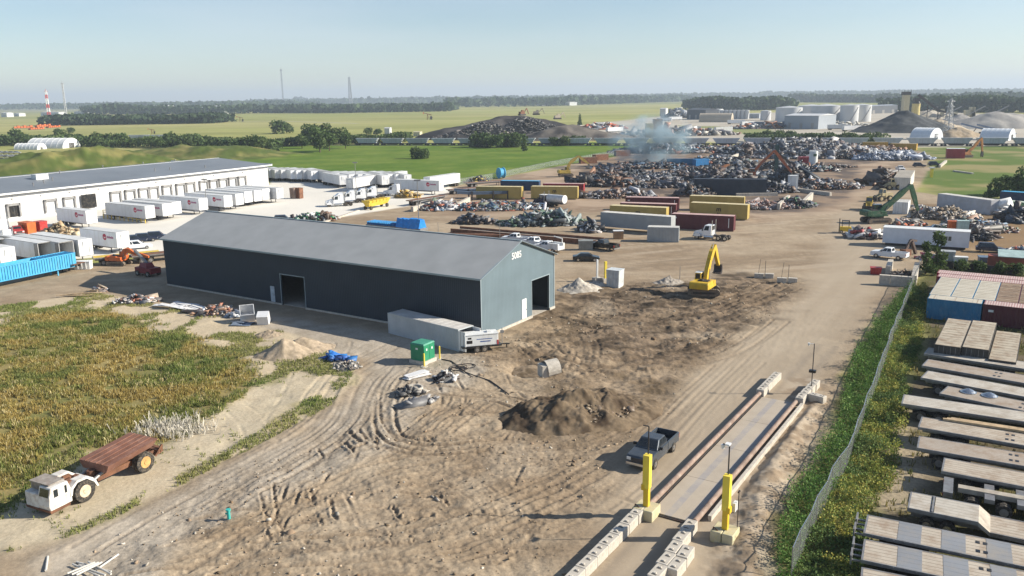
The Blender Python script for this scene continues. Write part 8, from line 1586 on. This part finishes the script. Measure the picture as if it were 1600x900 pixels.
def lattice(label, px, py, h, w0, w1, cols, n=14, group=None, arms=False, th=.25, guy=0):
    t = empty('lattice_mast', 'mast'); x, y = at(px, py); put(t, x, y, R(20), label, group, z=0)
    for c in range(len(cols)):
        mb = MB()
        for i in range(n):
            if (i*len(cols)*3//n) % len(cols) != c and len(cols) > 1: continue
            z0, z1 = h*i/n, h*(i+1)/n; a, b = (w0+(w1-w0)*i/n)/2, (w0+(w1-w0)*(i+1)/n)/2
            C4 = [(-1, -1), (1, -1), (1, 1), (-1, 1)]
            for k in range(4):
                p, q = C4[k], C4[(k+1) % 4]; mb.bar((p[0]*a, p[1]*a, z0), (p[0]*b, p[1]*b, z1), th); mb.bar((p[0]*a, p[1]*a, z0), (q[0]*b, q[1]*b, z1), th*.7); mb.bar((p[0]*b, p[1]*b, z1), (q[0]*b, q[1]*b, z1), th*.7)
        mb.build('lattice', cols[c], t)
    if arms:
        mb = MB()
        for z in (h*.62, h*.78, h*.93): mb.bar((-w0*.7, 0, z), (w0*.7, 0, z), th*1.2, th); [mb.bar((s*w0*.7, 0, z), (0, 0, z+h*.06), th*.7) for s in (-1, 1)]
        mb.build('crossarm', cols[0], t)
    else: mb = MB(); mb.cyl((0, 0, h), (0, 0, h*1.06), th*.5, None, 6); mb.box(-w1*1.2, w1*1.2, -.3, .3, h*.97, h); mb.build('antenna', cols[0], t)
pyl = mat('galvanised', (.42, .43, .44), .5, .3, .1); msk = mat('hazy_steel', (.25, .26, .28), .6)
lattice('grey lattice power tower before the gravel stockpiles', 1481, 210, 23, 5, 1.2, [pyl], 9, None, True, .34); lattice('red and white banded mast on the left plain', 77, 184, 52, 5, 2.5, [mat('mast_red', (.5, .05, .04), .6), white], 14, None, False, .9); lattice('thin pale mast right of the red and white mast', 104, 184, 66, 3, 2, [pyl], 12, None, False, .7)
lattice('tall thin mast rising above the horizon, left one', 443, 165, 182, 5, 5, [msk], 24, None, False, 1.5); lattice('tapering lattice mast above the horizon, right one', 548, 165, 122, 14, 5, [msk], 16, None, False, 1.7)
GPJ = 'oil pump jacks standing in the pale field'
def pumpjack(px, py, s, label):
    t = empty('pump_jack', 'pump jack'); x, y = at(px, py); put(t, x, y, R(15), label, GPJ); s *= .62; mb = MB(); mb.bar((-.3*s, -1*s, 0), (0, 0, 6*s), .4*s); mb.bar((-.3*s, 1*s, 0), (0, 0, 6*s), .4*s); mb.bar((2*s, 0, 0), (0, 0, 6*s), .4*s); mb.build('frame', rust, t); mb = MB(); mb.bar((-4*s, 0, 7.2*s), (4.5*s, 0, 4.9*s), .6*s, .8*s); mb.build('walking_beam', rust, t); mb = MB(); mb.prof([(-4.2*s, 8.4*s), (-4.9*s, 7*s), (-4.4*s, 5.6*s), (-3.8*s, 7.2*s)], -.4*s, .4*s); mb.build('horse_head', orange, t); mb = MB(); mb.box(3*s, 5*s, -1*s, 1*s, 0, 2*s); mb.cyl((4*s, -1.2*s, 2.4*s), (4*s, 1.2*s, 2.4*s), 1.3*s, None, 10); mb.build('counterweight', dark_steel, t)
pumpjack(237, 209, 1.0, 'orange pump jack behind the left bush belt'); pumpjack(668, 187, 2.0, 'dark pump jack in the middle of the pale field'); pumpjack(375, 190, 1.5, 'small pump jack near the left field edge')
# machines and lorries on the black heap and the far lots
GM = 'machines working on the black heap'
for i, (px, py, z) in enumerate(((838, 196, 13), (871, 198, 10), (816, 199, 13.5))):
    t = empty('far_digger', 'excavator'); x, y = at(px, py+8); put(t, x, y, R(20*i), ['cream digger at the top middle of the black heap', 'cream digger on the right shoulder of the black heap', 'small red machine on the left top of the black heap'][i], GM, z=z); mb = MB(); mb.box(-3, 3, -1.5, 1.5, 0, 1.2); mb.build('tracks', dark_steel, t); mb = MB(); mb.box(-2.5, 2, -1.3, 1.3, 1.2, 3); mb.box(0, 2, 0, 1.3, 3, 4.2); mb.build('house', bt if i < 2 else rust, t); mb = MB(); mb.bar((2, 0, 2), (5, 0, 5.5), .6); mb.bar((5, 0, 5.5), (7, 0, 1), .5); mb.build('arm', bt if i < 2 else rust, t)
FT = Kind(make_box_trailer('far_trailer', False, far=True)); GFT = 'trailers and lorries on the far industrial lots'
lots = [(1038, 190, 'near the white cabin'), (1055, 188, 'left of the dark block'), (1150, 194, 'right of the arched hall'), (1168, 197, 'before the small white tank'), (1184, 198, 'left of the flat white building'), (1310, 203, 'right of the flat white building'), (1330, 205, 'left of the black stockpile'), (918, 209, 'behind the black heap'), (960, 207, 'on the lot right of the black heap'), (940, 198, 'beyond the black heap end'), (1078, 206, 'on the pale lot in front of the arch'), (1130, 207, 'on the pale lot below the arched hall')]
for i, (px, py, w_) in enumerate(lots): x, y = at(px, py); put(FT.new(), x, y, R((i*37) % 60-20), 'white far trailer '+w_, GFT)
heap('line of red and dark vehicles beyond the black heap', 938, 202, 24, 9, 4, 160, 4, [(.3, .05, .04), (.5, .5, .5), (.05, .05, .06), (.4, .1, .05)], 0, 111, 'vehicles', 'vehicle_jumble'); heap('jumble of pale containers along the far rail yard', 1060, 212, 44, 8, 4, 200, 4, [(.4, .38, .34), (.25, .12, .08), (.5, .5, .5), (.12, .14, .17)], 0, 112, 'stored goods', 'goods_jumble'); heap('silos and pipework crowding the far lot by the dark block', 1060, 184, 16, 12, 12, 120, 4, [(.45, .46, .48), (.3, .32, .35), (.12, .13, .15)], 0, 113, 'pipework', 'pipework_jumble'); heap('jumble of parked machines beside the flat white building', 1190, 201, 26, 9, 4, 150, 3.5, [(.06, .08, .12), (.5, .5, .5), (.35, .15, .08)], 0, 114, 'vehicles', 'vehicle_jumble'); heap('pale pipes and stones beside the tanks', 1318, 198, 24, 16, 3, 160, 3, [(.45, .42, .36), (.5, .5, .48)], 0, 115, 'stored goods', 'goods_jumble')
YB = Kind(make_container('yellow_bus', 12, 3.2, mat('bus_yellow', (.50, .30, .05), .5), mat('bus_roof', (.5, .42, .3), .6), flat=True, cat='bus')); con((1352, 232), (1383, 232), YB, 2.5, 'old tan yellow bus behind the brown heap, left', 'old yellow buses'); con((1391, 234), (1431, 235), YB, 2.5, 'old yellow bus behind the blue grey heap, right', 'old yellow buses')
small_box('red_white_cabin', 'cabin', 'red cabin with white roof beside the orange drooping arm', 1492, 247, 7, 4, 4, cred, -20, white); slab_row('flat pale slabs lying in the right green field', (1490, 268), (1520, 272), 8, .5); slab_row('white barrier beside the dark wreck in the field', (1468, 262), (1478, 254), 4, 1.0)
sd_ = empty('yellow_stand', 'stand'); x, y = at(1455, 277); put(sd_, x, y, 0, 'small pale yellow stand in the right field'); mb = MB(); mb.box(-.4, .4, -.4, .4, 0, 3); mb.build('post', yellow_b, sd_); mb = MB(); mb.box(-.7, .7, -.7, .7, 3, 3.4); mb.build('cap', white, sd_)
# roads over the plain
def strip(name, pts, wdt, col, z=.02):
    P = [np.array(at(*p)) for p in pts]; mb = MB()
    for a, b in zip(P[:-1], P[1:]):
        e = (b-a)/np.hypot(*(b-a)); n = np.array([-e[1], e[0]])*wdt/2; mb.quad((*(a-n), z), (*(b-n), z), (*(b+n), z), (*(a+n), z))
    o = mb.build(name, mat(name+'_surface', col, .9, 0, .1, .2)); tag(o, kind='structure'); return o
strip('farm_road', [(340, 191), (430, 189), (560, 193)], 9, (.30, .29, .2)); strip('far_road', [(1010, 214), (1200, 217), (1420, 222)], 12, (.42, .38, .32), .03)
# ------------------------------------------------------------------ smoke and haze
def smoke():
    x, y = at(1022, 262); mb = MB(); me = bpy.data.meshes.new('smoke'); import bmesh as bm_; b = bm_.new(); bm_.ops.create_icosphere(b, subdivisions=3, radius=1.0); b.to_mesh(me); b.free(); o = bpy.data.objects.new('smoke', me); COL.objects.link(o); o.location = (x, y+6, 10); o.scale = (19, 12, 12)
    m = bpy.data.materials.new('smoke'); m.use_nodes = True; t = m.node_tree; t.nodes.clear(); ou = t.nodes.new('ShaderNodeOutputMaterial'); v = t.nodes.new('ShaderNodeVolumePrincipled'); v.inputs['Color'].default_value = (.62, .85, 1.0, 1); v.inputs['Anisotropy'].default_value = 0
    tc = t.nodes.new('ShaderNodeTexCoord'); ns = t.nodes.new('ShaderNodeTexNoise'); ns.inputs['Scale'].default_value = 2.6; ns.inputs['Detail'].default_value = 5; t.links.new(tc.outputs['Object'], ns.inputs['Vector'])
    ln = t.nodes.new('ShaderNodeVectorMath'); ln.operation = 'LENGTH'; t.links.new(tc.outputs['Object'], ln.inputs[0]); fo = t.nodes.new('ShaderNodeMapRange'); fo.inputs[1].default_value = 1.0; fo.inputs[2].default_value = .25; t.links.new(ln.outputs['Value'], fo.inputs[0])
    r1 = t.nodes.new('ShaderNodeMapRange'); r1.inputs[1].default_value = .46; r1.inputs[2].default_value = .66; r1.inputs[4].default_value = .48; t.links.new(ns.outputs[0], r1.inputs[0]); mu = t.nodes.new('ShaderNodeMath'); mu.operation = 'MULTIPLY'; t.links.new(r1.outputs[0], mu.inputs[0]); t.links.new(fo.outputs[0], mu.inputs[1]); t.links.new(mu.outputs[0], v.inputs['Density']); t.links.new(v.outputs[0], ou.inputs['Volume']); me.materials.append(m)
    tag(o, 'pale blue smoke drifting over the smouldering scrap', 'smoke', None, 'stuff')
smoke()
def haze():
    mb = MB(); mb.box(-17500, 17500, -17500, 17500, -2.5, 205); o = mb.build('haze', bpy.data.materials.new('haze')); m = o.data.materials[0]; m.use_nodes = True; t = m.node_tree; t.nodes.clear(); ou = t.nodes.new('ShaderNodeOutputMaterial'); v = t.nodes.new('ShaderNodeVolumePrincipled'); v.inputs['Color'].default_value = (.74, .86, 1.0, 1); v.inputs['Density'].default_value = .00015; v.inputs['Anisotropy'].default_value = .1; t.links.new(v.outputs[0], ou.inputs['Volume']); tag(o, kind='stuff')
haze()
